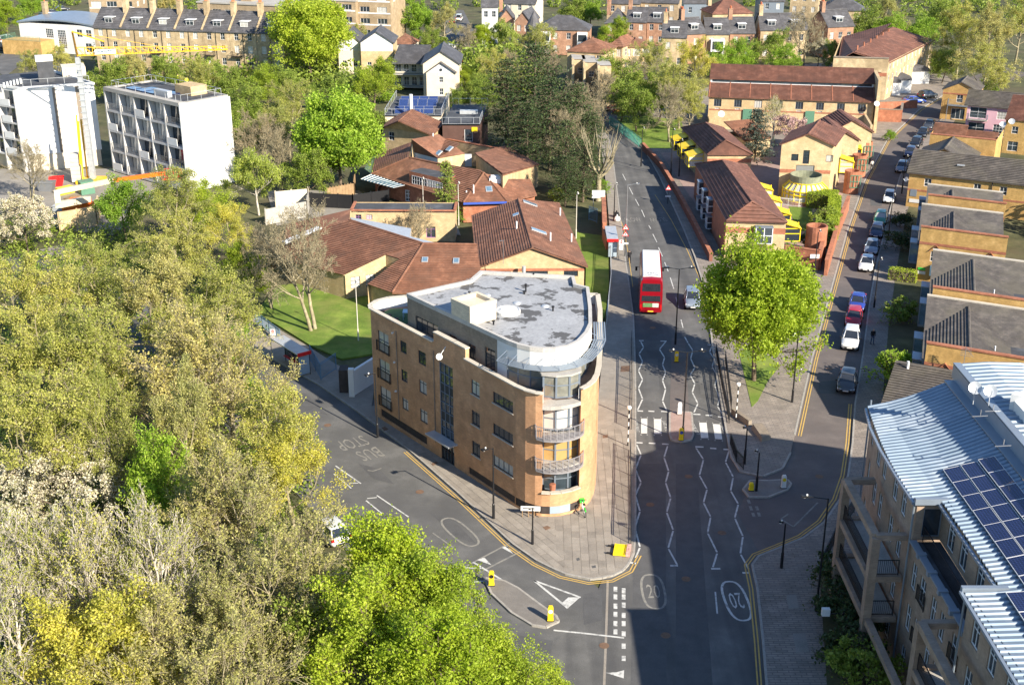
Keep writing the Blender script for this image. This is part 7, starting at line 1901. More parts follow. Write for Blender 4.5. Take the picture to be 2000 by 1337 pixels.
def plant(label, cat, kind, px, py, k=1.0, group=None, var=None, base=None, rz=None, sxy=1.0, name=None):
    """tree whose crown centre was surveyed at px,py"""
    lst = TP[kind]; i = (plant.n if var is None else var) % len(lst); plant.n += 1
    tm, cm, H, cf, nm = lst[i]
    p = P(*base) if base else P(px, py, H*k*cf)
    o = thing(name or nm, label, cat, (p.x, p.y, .0), (plant.n*2.399) % 6.28 if rz is None else rz, group)
    o.scale = (k*sxy, k*sxy, k)
    obj('trunk', tm, o)
    if cm: obj('crown', cm, o)
    return o
plant.n = 0
D4 = dict(counts=(6,5,4))
for s_ in (1,): make_tree('maple', s_, 12.5, 5.0, 'maple', BARK, 9, .25, .30, .56, clumps=2100, cover=34, sk=dict(trunk=.22, limbs=8, counts=(5,4,4)), name='maple_tree')
make_tree('chestnut', 5, 14, 6.0, 'chestnut', BARK, 9, .34, .32, .52, clumps=1400, cover=32, sk=dict(trunk=.15, limbs=8, counts=(5,4,4)), name='chestnut_tree')
for s_ in (11,12,13,14): make_tree('olive', s_, 13, 5.6, ('olive','olive','tan','olive')[s_-11], BARK_O, 15, .165, .17, .62, lv=3, sk=dict(trunk=.2, limbs=8, counts=(6,5,5), up=.35, wob=.2), name='woodland_tree')
for s_ in (21,22): make_tree('birch', s_, 14, 4.0, 'olive', BARK_P, 3, .13, .14, .62, lv=4, sk=dict(trunk=.35, limbs=8, counts=(5,5,4), up=.7, ang=(32,34,36), wob=.13, multi=3, r0=.42), name='birch_tree')
for s_ in (15,16): make_tree('twiggy', s_, 12, 5.0, 'tan', BARK_O, 6, .15, .12, .6, lv=4, sk=dict(trunk=.18, limbs=8, counts=(6,5,4), up=.45, ang=(40,42,42), multi=2, r0=.32), name='woodland_tree')
for s_ in (31,32): make_tree('bare', s_, 12, 4.6, 'brown', BARK_O, 3, .09, .05, .6, lv=4, sk=dict(trunk=.22, limbs=9, counts=(6,6,4), up=.5, ang=(38,40,40), multi=2, r0=.26), name='bare_tree')
for s_ in (41,42): make_tree('yellow', s_, 12, 5.2, 'yellow', BARK_O, 15, .17, .22, .62, lv=3, sk=dict(trunk=.22, limbs=8, counts=(6,5,5), up=.35), name='oak_tree')
for s_ in (51,52,53): make_tree('lime', s_, 13, 5.2, ('lime','maple','lime')[s_-51], BARK, 16, .19, .24, .62, lv=3, clumps=220, cover=34, sk=dict(trunk=.2, limbs=8, counts=(6,5,5), up=.35), name='lime_tree')
for s_ in (61,62): make_tree('mid', s_, 11, 4.8, 'mid', BARK, 10, .25, .26, .58, clumps=300, cover=28, sk=dict(trunk=.18, limbs=7, counts=(5,4,4)), name='broadleaf_tree')
for s_ in (66,67): make_tree('green', s_, 11, 4.8, 'chestnut', BARK, 10, .25, .28, .58, clumps=300, cover=28, sk=dict(trunk=.18, limbs=7, counts=(5,4,4)), name='broadleaf_tree')
make_tree('blossom', 71, 7, 4.6, 'white', BARK, 16, .15, .10, .58, lv=3, sk=dict(trunk=.15, limbs=9, counts=(6,5,4), up=.1), name='blossom_tree')
make_tree('pink', 73, 6, 3.0, 'pink', BARK, 10, .2, .15, .6, lv=3, sk=dict(trunk=.2, limbs=7, counts=(5,4,4)), name='cherry_tree')
make_tree('willow', 75, 10, 4.6, 'willow', BARK_P, 12, .34, .22, .58, lv=3, droop=1.0, aspect=.3, up=.0, sk=dict(trunk=.25, limbs=8, counts=(6,5,4), up=.1), name='weeping_tree')
make_tree('bigtree', 81, 20, 8.4, 'lime', BARK, 11, .44, .40, .52, clumps=1200, cover=30, sk=dict(trunk=.15, limbs=9, counts=(5,4,4)), name='big_tree')
make_tree('shrub', 85, 3.0, 2.0, 'mid', BARK, 6, .20, .16, .5, lv=2, clumps=110, cover=22, sk=dict(trunk=.05, limbs=7, counts=(4,3), multi=2), name='shrub')
make_tree('gshrub', 86, 3.0, 2.0, 'chestnut', BARK, 6, .20, .16, .5, lv=2, clumps=80, cover=22, sk=dict(trunk=.05, limbs=7, counts=(4,3), multi=2), name='shrub')
make_tree('yshrub', 87, 2.4, 2.0, 'lime', BARK, 6, .18, .14, .5, lv=2, clumps=110, cover=22, sk=dict(trunk=.05, limbs=7, counts=(4,3), multi=2), name='shrub')
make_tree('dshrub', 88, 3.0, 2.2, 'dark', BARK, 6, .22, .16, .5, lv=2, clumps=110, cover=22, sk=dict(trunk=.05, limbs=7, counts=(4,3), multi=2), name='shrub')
def make_conifer(kind, seed, H, R, leaf, n=26, per=9, cone=1.0, dens=1.0, name='pine_tree'):
    """straight trunk with whorls of drooping boughs carrying needle sprays"""
    rng = np.random.default_rng(seed); polys = [([np.array([0,0,H*t]) for t in np.linspace(0,1,7)], list(np.linspace(H*.02,.04,7)), 0)]; C = []
    for w in range(n):
        t = .12+.86*(w/n)**.9; z = H*t; L0 = R*((1-t)**.8*cone+(1-cone)*math.sin(math.pi*min(1,t*1.02))**.6)
        for b in range(per):
            az = rng.uniform(0,6.28); L = L0*rng.uniform(.6,1.15)+.25; d = np.array([math.cos(az),math.sin(az),rng.uniform(-.12,.35)])
            pts = [np.array([0,0,z])+d*L*q+np.array([0,0,-.10*L*q*q]) for q in (0,.5,1)]
            polys.append((pts, [.05,.03,.01], 3)); m = int(24*dens*(.4+L/R))
            q = rng.uniform(.2,1.05,m)[:,None]; c = np.array([0,0,z])+d*L*q+np.concatenate([np.zeros((m,2)),-.1*L*q*q],1)
            C.append(c+rng.normal(size=(m,3))*[.28,.28,.12]*(R/4))
    V, F = tubes(polys); tm = fast_mesh('trunk', V, F, BARK, True)
    V, F = leaves(rng, np.concatenate(C), .34*(R/4)**.5, .5, .45); TP.setdefault(kind, []).append((tm, fast_mesh('crown', V, F, LM[leaf]), H, .52, name))
make_conifer('pine', 91, 17, 6.0, 'dark', 24, 10, .35); make_conifer('pine', 92, 16, 5.4, 'dark', 22, 10, .45)
make_conifer('fir', 93, 9, 2.4, 'mid', 26, 8, 1.0, .8, name='fir_tree')
make_conifer('cedar', 94, 9, 3.4, 'blue', 22, 9, .8, name='cedar_tree')
# --- wood on the left, near to far
W_L = 'trees of the left-hand wood'
wood = [
 ('olive',60,585,1.05,'pale olive woodland tree at the left edge below the white blossom'),
 ('olive',175,560,1.0,'olive woodland tree below the boom lift'),
 ('olive',290,585,1.08,'tallest pale olive tree in the upper wood'),
 ('olive',395,600,.95,'olive tree with a red roof glimpsed at its left'),
 ('olive',60,720,1.05,'shaded olive tree at the left edge in the middle of the wood'),
 ('olive',185,705,1.1,'broad tan woodland tree in the middle of the wood, left'),
 ('twiggy',320,715,1.25,'broad pale tree with visible grey limbs in the middle of the wood'),
 ('twiggy',440,735,1.1,'pale tree at the roadside edge of the wood opposite the bus shelter'),
 ('olive',55,840,1.05,'olive tree above the lower white blossom at the left edge'),
 ('olive',195,830,1.0,'olive tree just above the bright green hawthorn, left'),
 ('olive',350,840,1.08,'tan tree directly above the bright green hawthorn'),
 ('olive',490,845,.9,'olive tree leaning over the left road'),
 ('yellow',565,905,.8,'yellow tipped tree reaching furthest over the left road'),
 ('green',305,930,.98,'bright green hawthorn in the middle of the lower wood'),
 ('green',436,650,.55,'bright green bush at the edge of the wood near the bus stop flag'),
 ('green',470,770,.5,'bright green bush under the trees at the left road kerb'),
 ('blossom',140,940,1.15,'white blossoming thorn at the left of the lower wood'),
 ('blossom',30,950,1.0,'white blossoming thorn cut by the left edge in the lower wood'),
 ('twiggy',490,985,1.1,'bare pinkish tree above the white car'),
 ('twiggy',400,1010,.85,'thin olive tree left of the bare pinkish tree'),
 ('birch',70,1120,1.0,'pale-stemmed birch at the left edge'),
 ('birch',190,1110,1.0,'pale-stemmed birch second from the left edge'),
 ('birch',300,1120,.98,'pale-stemmed birch right of the pair of birches'),
 ('birch',10,1240,.95,'white birch stem at the bottom left edge'),
 ('twiggy',420,1190,.9,'brown budding tree between birches and bright green trees, upper'),
 ('twiggy',540,1170,1.0,'brown budding tree touching the bright green trees'),
 ('yellow',110,1300,.9,'golden budding tree at the bottom left'),
 ('yellow',235,1270,.95,'golden budding tree second from the bottom left'),
 ('twiggy',340,1310,.95,'budding tree at the bottom below the birches'),
 ('twiggy',470,1310,.9,'brown thicket tree at the bottom left of the green trees'),
 ('mid',610,1250,.75,'dark green shaded tree at the bottom beside the brown thicket'),
 ('lime',745,1135,.92,'bright lime tree rising in front of the left road'),
 ('lime',835,1190,.82,'bright lime tree at the junction, right of the tallest one'),
 ('lime',740,1265,.88,'bright green tree at the bottom, left of the lime pair'),
 ('lime',860,1315,.85,'bright green tree at the bottom centre'),
 ('lime',965,1315,.68,'small bright tree overlapping the splitter island road'),
 ('lime',1050,1350,.5,'smallest bright sprig of tree at the bottom beside the give-way line')]
for kind, px, py, k, lab in wood: plant(lab, 'tree', kind, px, py, k, W_L, sxy=.62 if 'hawthorn' in lab else 1.0)
mid_l = [
 ('blossom',45,425,1.1,'white blossoming tree below the left white block'),
 ('bare',50,320,.8,'bare thin tree in front of the left white block'),
 ('green',240,395,.85,'dark ivy-green tree right of the boom lift'),
 ('olive',330,400,.95,'olive tree below the right white block'),
 ('lime',400,400,.72,'pale yellow-green tree in front of the blank white wall'),
 ('yellow',440,445,.7,'small yellow-green tree left of the school corner'),
 ('olive',345,480,.85,'olive tree at the head of the wood'),
 ('willow',500,345,.95,'weeping pale green tree right of the blank white wall'),
 ('mid',445,250,.9,'dark green tree just right of the white block roof'),
 ('bare',500,270,.95,'bare grey tree right of the white block'),
 ('bare',545,300,.9,'bare brown tree left of the chestnut'),
 ('olive',560,215,1.0,'olive tree behind the bare grey tree'),
 ('mid',600,330,.75,'dull green tree under the chestnut'),
 ('chestnut',660,270,1.12,'dense bright green chestnut left of the school'),
 ('mid',735,235,.7,'mid green tree between chestnut and solar block'),
 ('bare',600,495,1.2,'bare multi-stemmed tree on the school lawn'),
 ('bare',525,500,.85,'thin bare tree left of the one on the school lawn'),
 ('lime',478,520,.6,'young lime-green tree at the corner of the school lawn'),
 ('fir',872,372,1.0,'small dark conifer in front of the school dormer'),
 ('bare',812,430,.55,'small bare tree against the blank yellow wall'),
 ('mid',215,150,.9,'dark green tree between the crane mast and the white block'),
 ('olive',270,135,.85,'olive tree behind the right white block, left end'),
 ('mid',330,140,.8,'green tree behind the right white block, middle'),
 ('olive',390,150,.85,'olive tree behind the plant screen of the white block'),
 ('mid',460,165,.85,'green tree below the fifth terraced house'),
 ('lime',520,160,.75,'light green tree below the sixth terraced house'),
 ('olive',110,118,.8,'brown-green tree in front of the white modern house'),
 ('olive',60,125,.6,'scrubby tree left of the crane top'),
 ('bigtree',605,72,1.0,'huge round light green tree in front of the old terrace end'),
 ('lime',730,150,.85,'pale green tree in front of the white gabled flats'),
 ('blue',0,0,0,'')]
for kind, px, py, k, lab in mid_l[:-1]: plant(lab, 'tree', kind, px, py, k, 'trees of the middle left')
cen = [
 ('pine',990,200,1.0,'dark pine left of the group behind the school'),('pine',1045,185,1.08,'tallest dark pine of the group behind the school'),('pine',1075,235,.95,'dark pine at the right of the group behind the school'),('pine',1030,265,.7,'low dark evergreen at the foot of the pines'),
 ('bare',1150,225,1.0,'bare purplish tree right of the pines'),('bare',1120,200,.9,'bare grey tree touching the pines'),
 ('pine',1155,275,.62,'dark evergreen above the pollarded tree'),('pine',1105,350,.45,'dark bushy evergreen left of the pollarded tree'),
 ('mid',895,190,.5,'green bush beside the timber block'),('mid',950,180,.7,'green tree behind the timber block'),
 ('green',815,32,1.15,'bright green tall tree at the top beside the slab block'),('olive',865,40,.9,'olive tree at the head of the far road'),
 ('mid',845,80,.7,'green tree in front of the red pavilion'),('mid',930,165,.55,'shrubby tree left of the pines'),
 ('bare',915,78,.8,'bare pale tree beside the far road'),('lime',945,72,.7,'yellow-green tree beside the far road'),
 ('willow',985,72,1.0,'tall weeping tree left of the red villa'),('olive',1045,85,.95,'brown-green spreading tree in front of the red villa'),
 ('bare',990,130,.8,'bare tree behind the pines'),('bare',1080,125,.8,'bare pinkish tree in front of the stepped flats'),
 ('lime',1195,62,.8,'round yellow-green tree right of the red villa'),('mid',1120,20,.95,'green tree at the top above the red villa'),('green',1155,22,.8,'bright green tree above the red villa, right'),
 ('yellow',1365,112,.95,'golden tree at the left end of the long terrace'),('olive',1330,165,1.0,'olive tree at the left end of the long terrace, in front'),
 ('bare',1255,150,1.0,'bare tree in front of the buff flats'),('mid',1245,195,.9,'dark green tree beside the green fence'),('mid',1290,175,.95,'dark tree on the estate lawn'),('bare',1310,205,.9,'bare tree on the estate lawn'),
 ('green',1410,112,.75,'bright green tree behind the long terrace, left'),('mid',1380,75,.7,'dark green tree in front of the far brick row'),('green',1450,105,.8,'bright green tree behind the long terrace, second'),('mid',1500,90,.9,'mid green tree behind the long terrace, third'),('green',1535,115,.75,'green tree behind the long terrace, fourth'),('blossom',1600,100,1.0,'pale blossoming tree behind the tall terrace'),('bare',1575,60,1.2,'tall bare tree in front of the far brick row'),('mid',1640,105,.7,'round dark green tree left of the blank wall'),
 ('mid',1690,50,1.1,'green tree at the end of the far row'),('green',1740,60,1.0,'bright green tree above the tall terrace'),('olive',1720,20,1.2,'olive tree at the top right of the far row'),('green',1800,62,1.0,'bright green tree right of the tall terrace roof'),('mid',1850,30,1.2,'dark green tree at the top right'),
 ('olive',1880,60,1.3,'broad olive tree at the top right'),('olive',1950,70,1.35,'largest olive tree in the top right corner'),('olive',1925,130,1.0,'brown-olive tree behind the pink house'),('mid',1845,120,.75,'dark green tree at the end of the lane'),('olive',1995,40,1.2,'olive tree cut by the top right corner'),('mid',1930,172,.55,'green bush behind the pink house'),
 ('birch',1515,220,.62,'slim birch in the estate courtyard'),('cedar',1478,262,1.0,'blue-grey cedar in the estate courtyard'),('pink',1545,250,1.0,'pink cherry behind the courtyard birch'),('green',1430,195,.4,'small green tree on the terrace gardens'),
 ('pine',1105,300,.7,'dark evergreen right of the pines above the school'),('pine',1140,330,.55,'small dark evergreen behind the pollarded tree'),('bare',1110,260,.9,'bare tree between pines and pollarded tree'),('pine',1125,240,.8,'dark pine nearest the main road'),('dark',0,0,0,''),('mid',1215,175,.95,'dark green tree where the main road disappears'),('olive',1270,125,.95,'olive tree above the estate lawn'),('olive',1350,200,.7,'olive tree behind the far hipped block'),('mid',1200,140,.9,'green tree in front of the stepped flats'),('bare',1175,180,.9,'bare tree over the bend of the main road'),('lime',905,150,.5,'light green tree between cream flats and pines'),('olive',960,130,.8,'olive tree behind the pines, left'),('mid',475,205,.9,'green tree below the big round tree, left'),('olive',530,250,.9,'olive tree left of the chestnut, upper'),('mid',560,165,.85,'green tree at the foot of the big round tree'),('mid',640,175,.8,'green tree between the big round tree and the chestnut'),('mid',780,125,.6,'green tree behind the gallery flats'),('olive',300,65,.0,''),('maple',1482,585,1.2,'large bright maple on the wedge between the two streets'),
 ('lime',10,30,.9,'pale tree in the top left corner'),('green',60,8,.8,'bright green tree at the top left'),('olive',320,14,.9,'olive tree behind the terrace chimneys, left'),('olive',430,16,.9,'olive tree behind the terrace chimneys, right'),('olive',700,70,.6,'brownish tree above the white gable')]
for kind, px, py, k, lab in cen:
    if not k: continue
    if kind == 'maple': plant(lab, 'tree', kind, px, py, k, base=(1472,745), var=0, sxy=.92)
    else: plant(lab, 'tree', kind, px, py, k, 'trees of the far side')
# pollard beside the main road
rngp = np.random.default_rng(3); pol = [([np.array([0,0,z]) for z in (0,1.6,3.2)], [.42,.36,.32], 0)]
for j in range(9):
    az = j*.7+rngp.uniform(-.2,.2); d = np.array([math.cos(az)*.75,math.sin(az)*.75,.55]); b0 = np.array([0,0,2.6+.08*j]); l = rngp.uniform(2.4,3.6)
    pts = [b0, b0+d*l*.5+np.array([0,0,.1]), b0+d*l*.9+np.array([0,0,.7])]; pol.append((pts,[.2,.15,.13],1))
    for q in range(5):
        e = pts[-1]-d*rngp.uniform(0,.8); dd = d*.5+rngp.normal(size=3)*.25+np.array([0,0,.9]); pol.append(([e,e+dd*1.2,e+dd*2.4],[.06,.04,.015],2))
V_, F_ = tubes(pol); pt = fast_mesh('trunk', V_, F_, BARK_O, True)
p = P(1168,392); t = thing('pollarded_tree', 'pollarded pale tree with stumpy upright shoots beside the main road', 'tree', (p.x,p.y,0)); obj('trunk', pt, t); t.scale = (1.15,1.15,1.25)
# shrubs and hedges
for kind, px, py, k, lab in (
 ('gshrub',1745,716,1.35,'spiky bright green shrub by the parked dark car'),('shrub',1757,605,1.0,'dark shrub with white flower spikes in the front garden'),
 ('dshrub',1755,470,.9,'dark shrub in the garden opposite the green car'),('dshrub',1762,430,.8,'dark shrub below the long house'),('shrub',1600,450,1.1,'grey-green round shrub behind the garden wall'),('dshrub',1590,475,1.0,'dark shrub behind the garden wall'),('shrub',1612,425,1.1,'brownish shrub beside the hedge'),
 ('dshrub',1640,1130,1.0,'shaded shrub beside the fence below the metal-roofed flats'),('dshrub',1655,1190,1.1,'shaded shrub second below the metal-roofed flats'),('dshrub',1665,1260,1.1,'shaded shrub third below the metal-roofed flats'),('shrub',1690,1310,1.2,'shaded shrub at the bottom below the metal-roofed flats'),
 ('shrub',1700,205,.9,'clipped bush beside the garage court'),('gshrub',1655,240,.0,''),
 ('gshrub',760,190,.9,'bright bush left of the solar panels'),('gshrub',870,172,.9,'bright bush at the foot of the cream flats'),('dshrub',690,165,1.6,'dark bush left of the white gabled flats'),('shrub',1115,370,1.0,'ivy bush left of the brick gate pier'),('gshrub',1170,365,.9,'ivy on the wall beside the white board'),('yshrub',1090,380,.9,'yellow flowering bush at the school fence'),
 ('yshrub',845,455,.5,'clipped round bush in the school yard'),('gshrub',888,425,.7,'green bush between the blank wall and the hall'),('shrub',760,372,.0,''),('gshrub',1740,265,.7,'green bush beside the lane')):
    if k: plant(lab, 'shrub', kind, px, py, k, 'garden shrubs')
def hedge(label, a, b, w, h, leaf, seed):
    """clipped hedge: solid twiggy core with leaves over it"""
    p0, p1 = P(*a), P(*b); d = (p1-p0); L = d.length; t = thing('hedge', label, 'hedge', (p0.x,p0.y,.1), math.atan2(d.y,d.x))
    MB().box(0,L,-w/2+.1,w/2-.1,0,h-.1).build('twigs', BARK, t); rng = np.random.default_rng(seed); n = int(L*w*h*260)
    C = rng.uniform([0,-w/2,.1],[L,w/2,h],(n,3)); ax = rng.integers(0,3,n); sd = rng.integers(0,2,n)
    C[ax==0,2] = h; C[ax==1,1] = np.where(sd[ax==1]>0,w/2,-w/2); C[ax==2,0] = np.where(sd[ax==2]>0,0,L)
    V, F = leaves(rng, C+rng.normal(size=C.shape)*.06, .17, .5); obj('foliage', fast_mesh('foliage', V, F, LM[leaf]), t)
hedge('clipped yellow-green hedge beside the round conservatory', (1580,402),(1630,408), 3.2, 2.2, 'lime', 1)
hedge('clipped hedge following the side street wall', (1628,415),(1622,470), 1.6, 2.4, 'lime', 2)
hedge('small clipped yellow and green hedge in front of the third yellow house', (1736,545),(1788,552), 1.4, 1.3, 'lime', 3)
# undergrowth of the wood: nobody could count it
rng = np.random.default_rng(77); poly = ccw(px_poly([(-60,420),(250,440),(430,520),(520,640),(470,720),(640,900),(560,1050),(760,1250),(860,1420),(-80,1420)]))
xs = np.array(poly); C = []
while len(C) < 900:
    q = rng.uniform(xs.min(0), xs.max(0))
    if inside(q, poly): C.append(q)
C = np.array(C); cc = np.repeat(C, 44, 0); hh = np.repeat(rng.uniform(.3,1.5,len(C)),44)
cc = cc+rng.normal(size=cc.shape)*.55; zz = np.abs(rng.normal(size=len(cc)))*hh*.8+.05
V, F = leaves(rng, np.column_stack([cc,zz]), .34, .6); o = obj('undergrowth', fast_mesh('undergrowth', V, F, LM['mid'])); tag(o, 'low green undergrowth between the trees of the wood', 'undergrowth', kind='stuff')
# far green mass beyond the last houses and between gardens
far = []
rng = np.random.default_rng(9)
for (x0,x1,y0,y1,n) in ((-200,2200,-60,12,170),(560,700,90,170,10),(640,760,100,180,10),(1700,2050,-40,60,40),(860,1080,90,170,26),(180,600,95,170,40),(-500,-40,60,520,70),(2040,2400,120,500,30)):
    for _ in range(n):
        q = P(rng.uniform(x0,x1), rng.uniform(y0,y1), 2.5); far.append((q.x,q.y,rng.uniform(2.0,4.2)))
far = np.array(far); rr = far[:,2]; n = 240; cc = np.repeat(far,n,0); d = rng.normal(size=(len(cc),3)); d /= np.linalg.norm(d,axis=1)[:,None]
pos = np.column_stack([cc[:,0],cc[:,1],cc[:,2]*.75])+d*cc[:,2:3]*rng.uniform(.75,1.05,(len(cc),1))*[1,1,.9]; pos[:,2] = np.clip(pos[:,2],.1,None)
V, F = leaves(rng, pos, .75, .4); o = obj('far_woodland', fast_mesh('far_woodland', V, F, LM['mid'])); tag(o, 'mass of garden greenery beyond and between the far houses', 'woodland', kind='stuff')
# ================================================================== vehicles
def paint_mat():
    t = NT('car_paint'); oi = t.n('ShaderNodeObjectInfo'); bs = t.n('ShaderNodeBsdfPrincipled'); geo = t.n('ShaderNodeNewGeometry')
    n = t.noise(geo.outputs['Position'], 2.0, 3); c = t.mix(.25, oi.outputs['Color'], t.mix(1.0, oi.outputs['Color'], t.ramp(n, [(.3,(.8,.8,.8)),(.7,(1.15,1.15,1.15))]), 'MULTIPLY'))
    t.l(c, bs.inputs['Base Color']); bs.inputs['Roughness'].default_value = .32; bs.inputs['Coat Weight'].default_value = .7; bs.inputs['Coat Roughness'].default_value = .06
    bs.inputs['Metallic'].default_value = .15; t.l(bs.outputs[0], t.out.inputs[0]); return t.m
CARP = paint_mat()
LENS = mat('headlamp_lens', (.75,.77,.8), .15, .03, 3, spec=.6); TAIL = mat('tail_lens', (.45,.01,.01), .2, .05, 3, spec=.5); PLATE_Y = mat('plate_yellow', (.75,.55,.05), .5, .03, 3)
def car_parts(L=4.2, w=.89, h=1.47, belt=.95, hood=1.0, nose=.66, roof0=-1.5, roof1=.25, wind=1.05, tailz=.98, base_rear=-1.95):
    hl = L/2; S = [(-hl,.80,tailz*.72),(-hl+.12,.92,tailz*.95),(-hl+.6,.97,tailz),(-.5,1.0,belt),(.5,1.0,belt),(wind,.99,belt-.02),(hl-.75,.96,nose+.14),(hl-.2,.90,nose+.03),(hl-.03,.80,nose-.12)]
    rings = []
    for x, k, zt in S:
        a = w*k; zb = .24 if abs(x) < hl-.3 else .32
        half = [(0,zb),(a*.86,zb),(a*.97,.40),(a,.60 if zt > .7 else zt*.75),(a*.95,zt-.09),(a*.86,zt-.02),(a*.5,zt+.015),(0,zt+.025)]
        rings.append([(x,y,z) for y,z in half]+[(x,-y,z) for y,z in half[-2:0:-1]])
    body = MB(); body.loft(rings)
    for sx in (-hl+.85, hl-.85):   # dark wheel arches
        for sy in (-1,1): body.tube([(sx,sy*(w-.16),.33),(sx,sy*(w+.004),.33)], .37, 16, 1)
    gl = MB(); zb = belt-.03; zr = h-.05; wb, wr = w*.93, w*.70
    lo = [(wind,wb*.86),(wind-.25,wb),(-.6,wb),(base_rear+.25,wb*.97),(base_rear,wb*.85)]; hi = [(roof1,wr*.9),(roof1-.15,wr),(-.6,wr*1.02),(roof0+.12,wr*.96),(roof0,wr*.85)]
    rl = [(x,y,zb) for x,y in lo]+[(x,-y,zb) for x,y in lo[::-1]]; rh = [(x,y,zr) for x,y in hi]+[(x,-y,zr) for x,y in hi[::-1]]
    gl.loft([rl,rh])
    rf = MB(); top = [(x*.97-.01,y*.86,h) for x,y,_ in rh]; e = [(x+(.03 if x > 0 else -.03),y*1.03,zr-.005) for x,y,_ in rh]; rf.loft([e,[(x,y*.98,zr+.035) for x,y,_ in e],top])
    n = len(rl)
    for i in (0,2,4): 
        for j in (i, n-1-i): rf.bar(rl[j], rh[j], .085, .06)
    tr = MB(); tr.box(hl-.05,hl+.005,-.5,.5,.36,.52); tr.box(-hl-.005,-hl+.04,-.5,.5,.34,.46)
    for sy in (-1,1): tr.bar((wind-.12,sy*(w*.95),belt+.02),(wind-.12,sy*(w+.16),belt+.05),.1,.13)
    hd = MB(); hd.loft([[(hl-.30,.42,nose-.02),(hl-.30,w*.86,nose),(hl-.36,w*.88,nose-.16),(hl-.22,.45,nose-.18)],[(hl-.06,.42,nose-.06),(hl-.16,w*.86,nose-.04),(hl-.16,w*.88,nose-.2),(hl-.02,.45,nose-.22)]])
    tl = MB(); tl.box(-hl-.01,-hl+.2,w*.62,w*.9,tailz*.72,tailz*.93)
    wh = MB(); wh.tube([(0,-.11,0),(0,.11,0)], .315, 18); ri = MB(); ri.tube([(0,-.118,0),(0,.118,0)], .2, 12)
    pf = MB().box(hl-.005,hl+.015,-.26,.26,.40,.51); pr = MB().box(-hl-.02,-hl+.002,-.26,.26,.55,.66)
    return dict(body=body.mesh('body',[CARP,RUBBER]), win=gl.mesh('window',GLASS_K), roof=rf.mesh('roof',CARP), trim=tr.mesh('trim',BLACK_M), hd=hd.mesh('headlight',LENS), tl=tl.mesh('tail_light',TAIL), wh=wh.mesh('wheel',RUBBER), ri=ri.mesh('rim',GREY_M), pf=pf.mesh('number_plate',WHITE_P), pr=pr.mesh('number_plate',PLATE_Y), hl=hl, w=w)
CT = dict(hatch=car_parts(), saloon=car_parts(4.55,.91,1.43,.93,nose=.67,roof0=-1.15,roof1=.2,tailz=.97,base_rear=-1.75), suv=car_parts(4.4,.93,1.64,1.05,nose=.80,roof0=-1.75,roof1=.2,tailz=1.06,base_rear=-2.02), small=car_parts(3.75,.84,1.50,.95,nose=.68,roof0=-1.4,roof1=.2,tailz=.98,base_rear=-1.75), van=car_parts(4.9,.98,1.98,1.15,nose=.92,roof0=-2.3,roof1=.55,tailz=1.2,base_rear=-2.4,wind=1.45))
for k_ in CT.values(): 
    for mk in ('body','roof'): k_[mk].polygons.foreach_set('use_smooth', [True]*len(k_[mk].polygons))
def car(label, kind, col, px, py, head, z=.0):
    c = CT[kind]; p = P(px, py, .7); t = thing('parked_car' if kind != 'van' else 'parked_van', label, 'car' if kind != 'van' else 'van', (p.x,p.y,z), head)
    for nm, key in (('body','body'),('roof','roof')):
        o = obj(nm, c[key], t); o.color = (*col,1)
    obj('window', c['win'], t); obj('trim', c['trim'], t)
    for sy in (1,-1):
        o = obj('headlight', c['hd'], t); o.scale = (1,sy,1); o = obj('tail_light', c['tl'], t); o.scale = (1,sy,1)
    for sx in (-c['hl']+.85, c['hl']-.85):
        for sy in (-1,1):
            w = obj('wheel', c['wh'], t, (sx,sy*(c['w']-.10),.315)); obj('rim', c['ri'], w)
    obj('number_plate', c['pf'], t); obj('number_plate', c['pr'], t); return t
def head_along(pts, p):
    best = min(range(len(pts)-1), key=lambda i: ((pts[i][0]+pts[i+1][0])/2-p[0])**2+((pts[i][1]+pts[i+1][1])/2-p[1])**2)
    return math.atan2(pts[best+1][1]-pts[best][1], pts[best+1][0]-pts[best][0])
SILVER, WHT, NAVY, BLK, GRN, BLU, RD, GRY = (.20,.24,.30),(.66,.66,.66),(.03,.04,.09),(.012,.013,.016),(.03,.20,.12),(.03,.06,.32),(.42,.015,.03),(.06,.065,.075)
for lab, kd, col, px, py in (
 ('dark grey hatchback nearest the metal-roofed flats','hatch',GRY,1655,742),('white car with dark grille parked behind the red car','suv',WHT,1662,660),('red car between the white and the blue one','hatch',RD,1668,617),('dark blue car at the far end of the short parked row','saloon',BLU,1675,588),
 ('white saloon at the near end of the long parked row','saloon',WHT,1693,512),('pale silver-blue car second in the long parked row','saloon',SILVER,1703,480),('navy car third in the long parked row','hatch',NAVY,1713,449),('green car at the far end of the long parked row','hatch',GRN,1720,424),
 ('white-silver car alone in mid street by the long grey roof','small',(.62,.64,.66),1737,384),('silver hatchback beside the corner of the long house','hatch',SILVER,1762,325),('dark car just beyond the silver hatchback','hatch',NAVY,1778,296),('black car in the shade, second beyond the silver hatchback','suv',BLK,1789,279),('black car in the shade, third beyond the silver hatchback','saloon',BLK,1803,258),('dark grey car last in the shaded row','hatch',GRY,1815,243)):
    car(lab, kd, col, px, py, head_along(kB2, P(px,py)), .008)
car('silver car driving towards the camera beside the bus', 'suv', SILVER, 1352, 583, head_along(kA2, P(1352,583)) , .002)['category'] = 'car'
car('white car half hidden under the trees at the left road', 'hatch', WHT, 645, 1030, math.atan2(.852,-.523), .002)
car('bright blue car parked in front of the white arched stores', 'saloon', (.02,.08,.5), 1786, 196, .1, .13)
car('dark car parked at the end of the lane beyond the blue car', 'suv', GRY, 1812, 186, .5, .13)
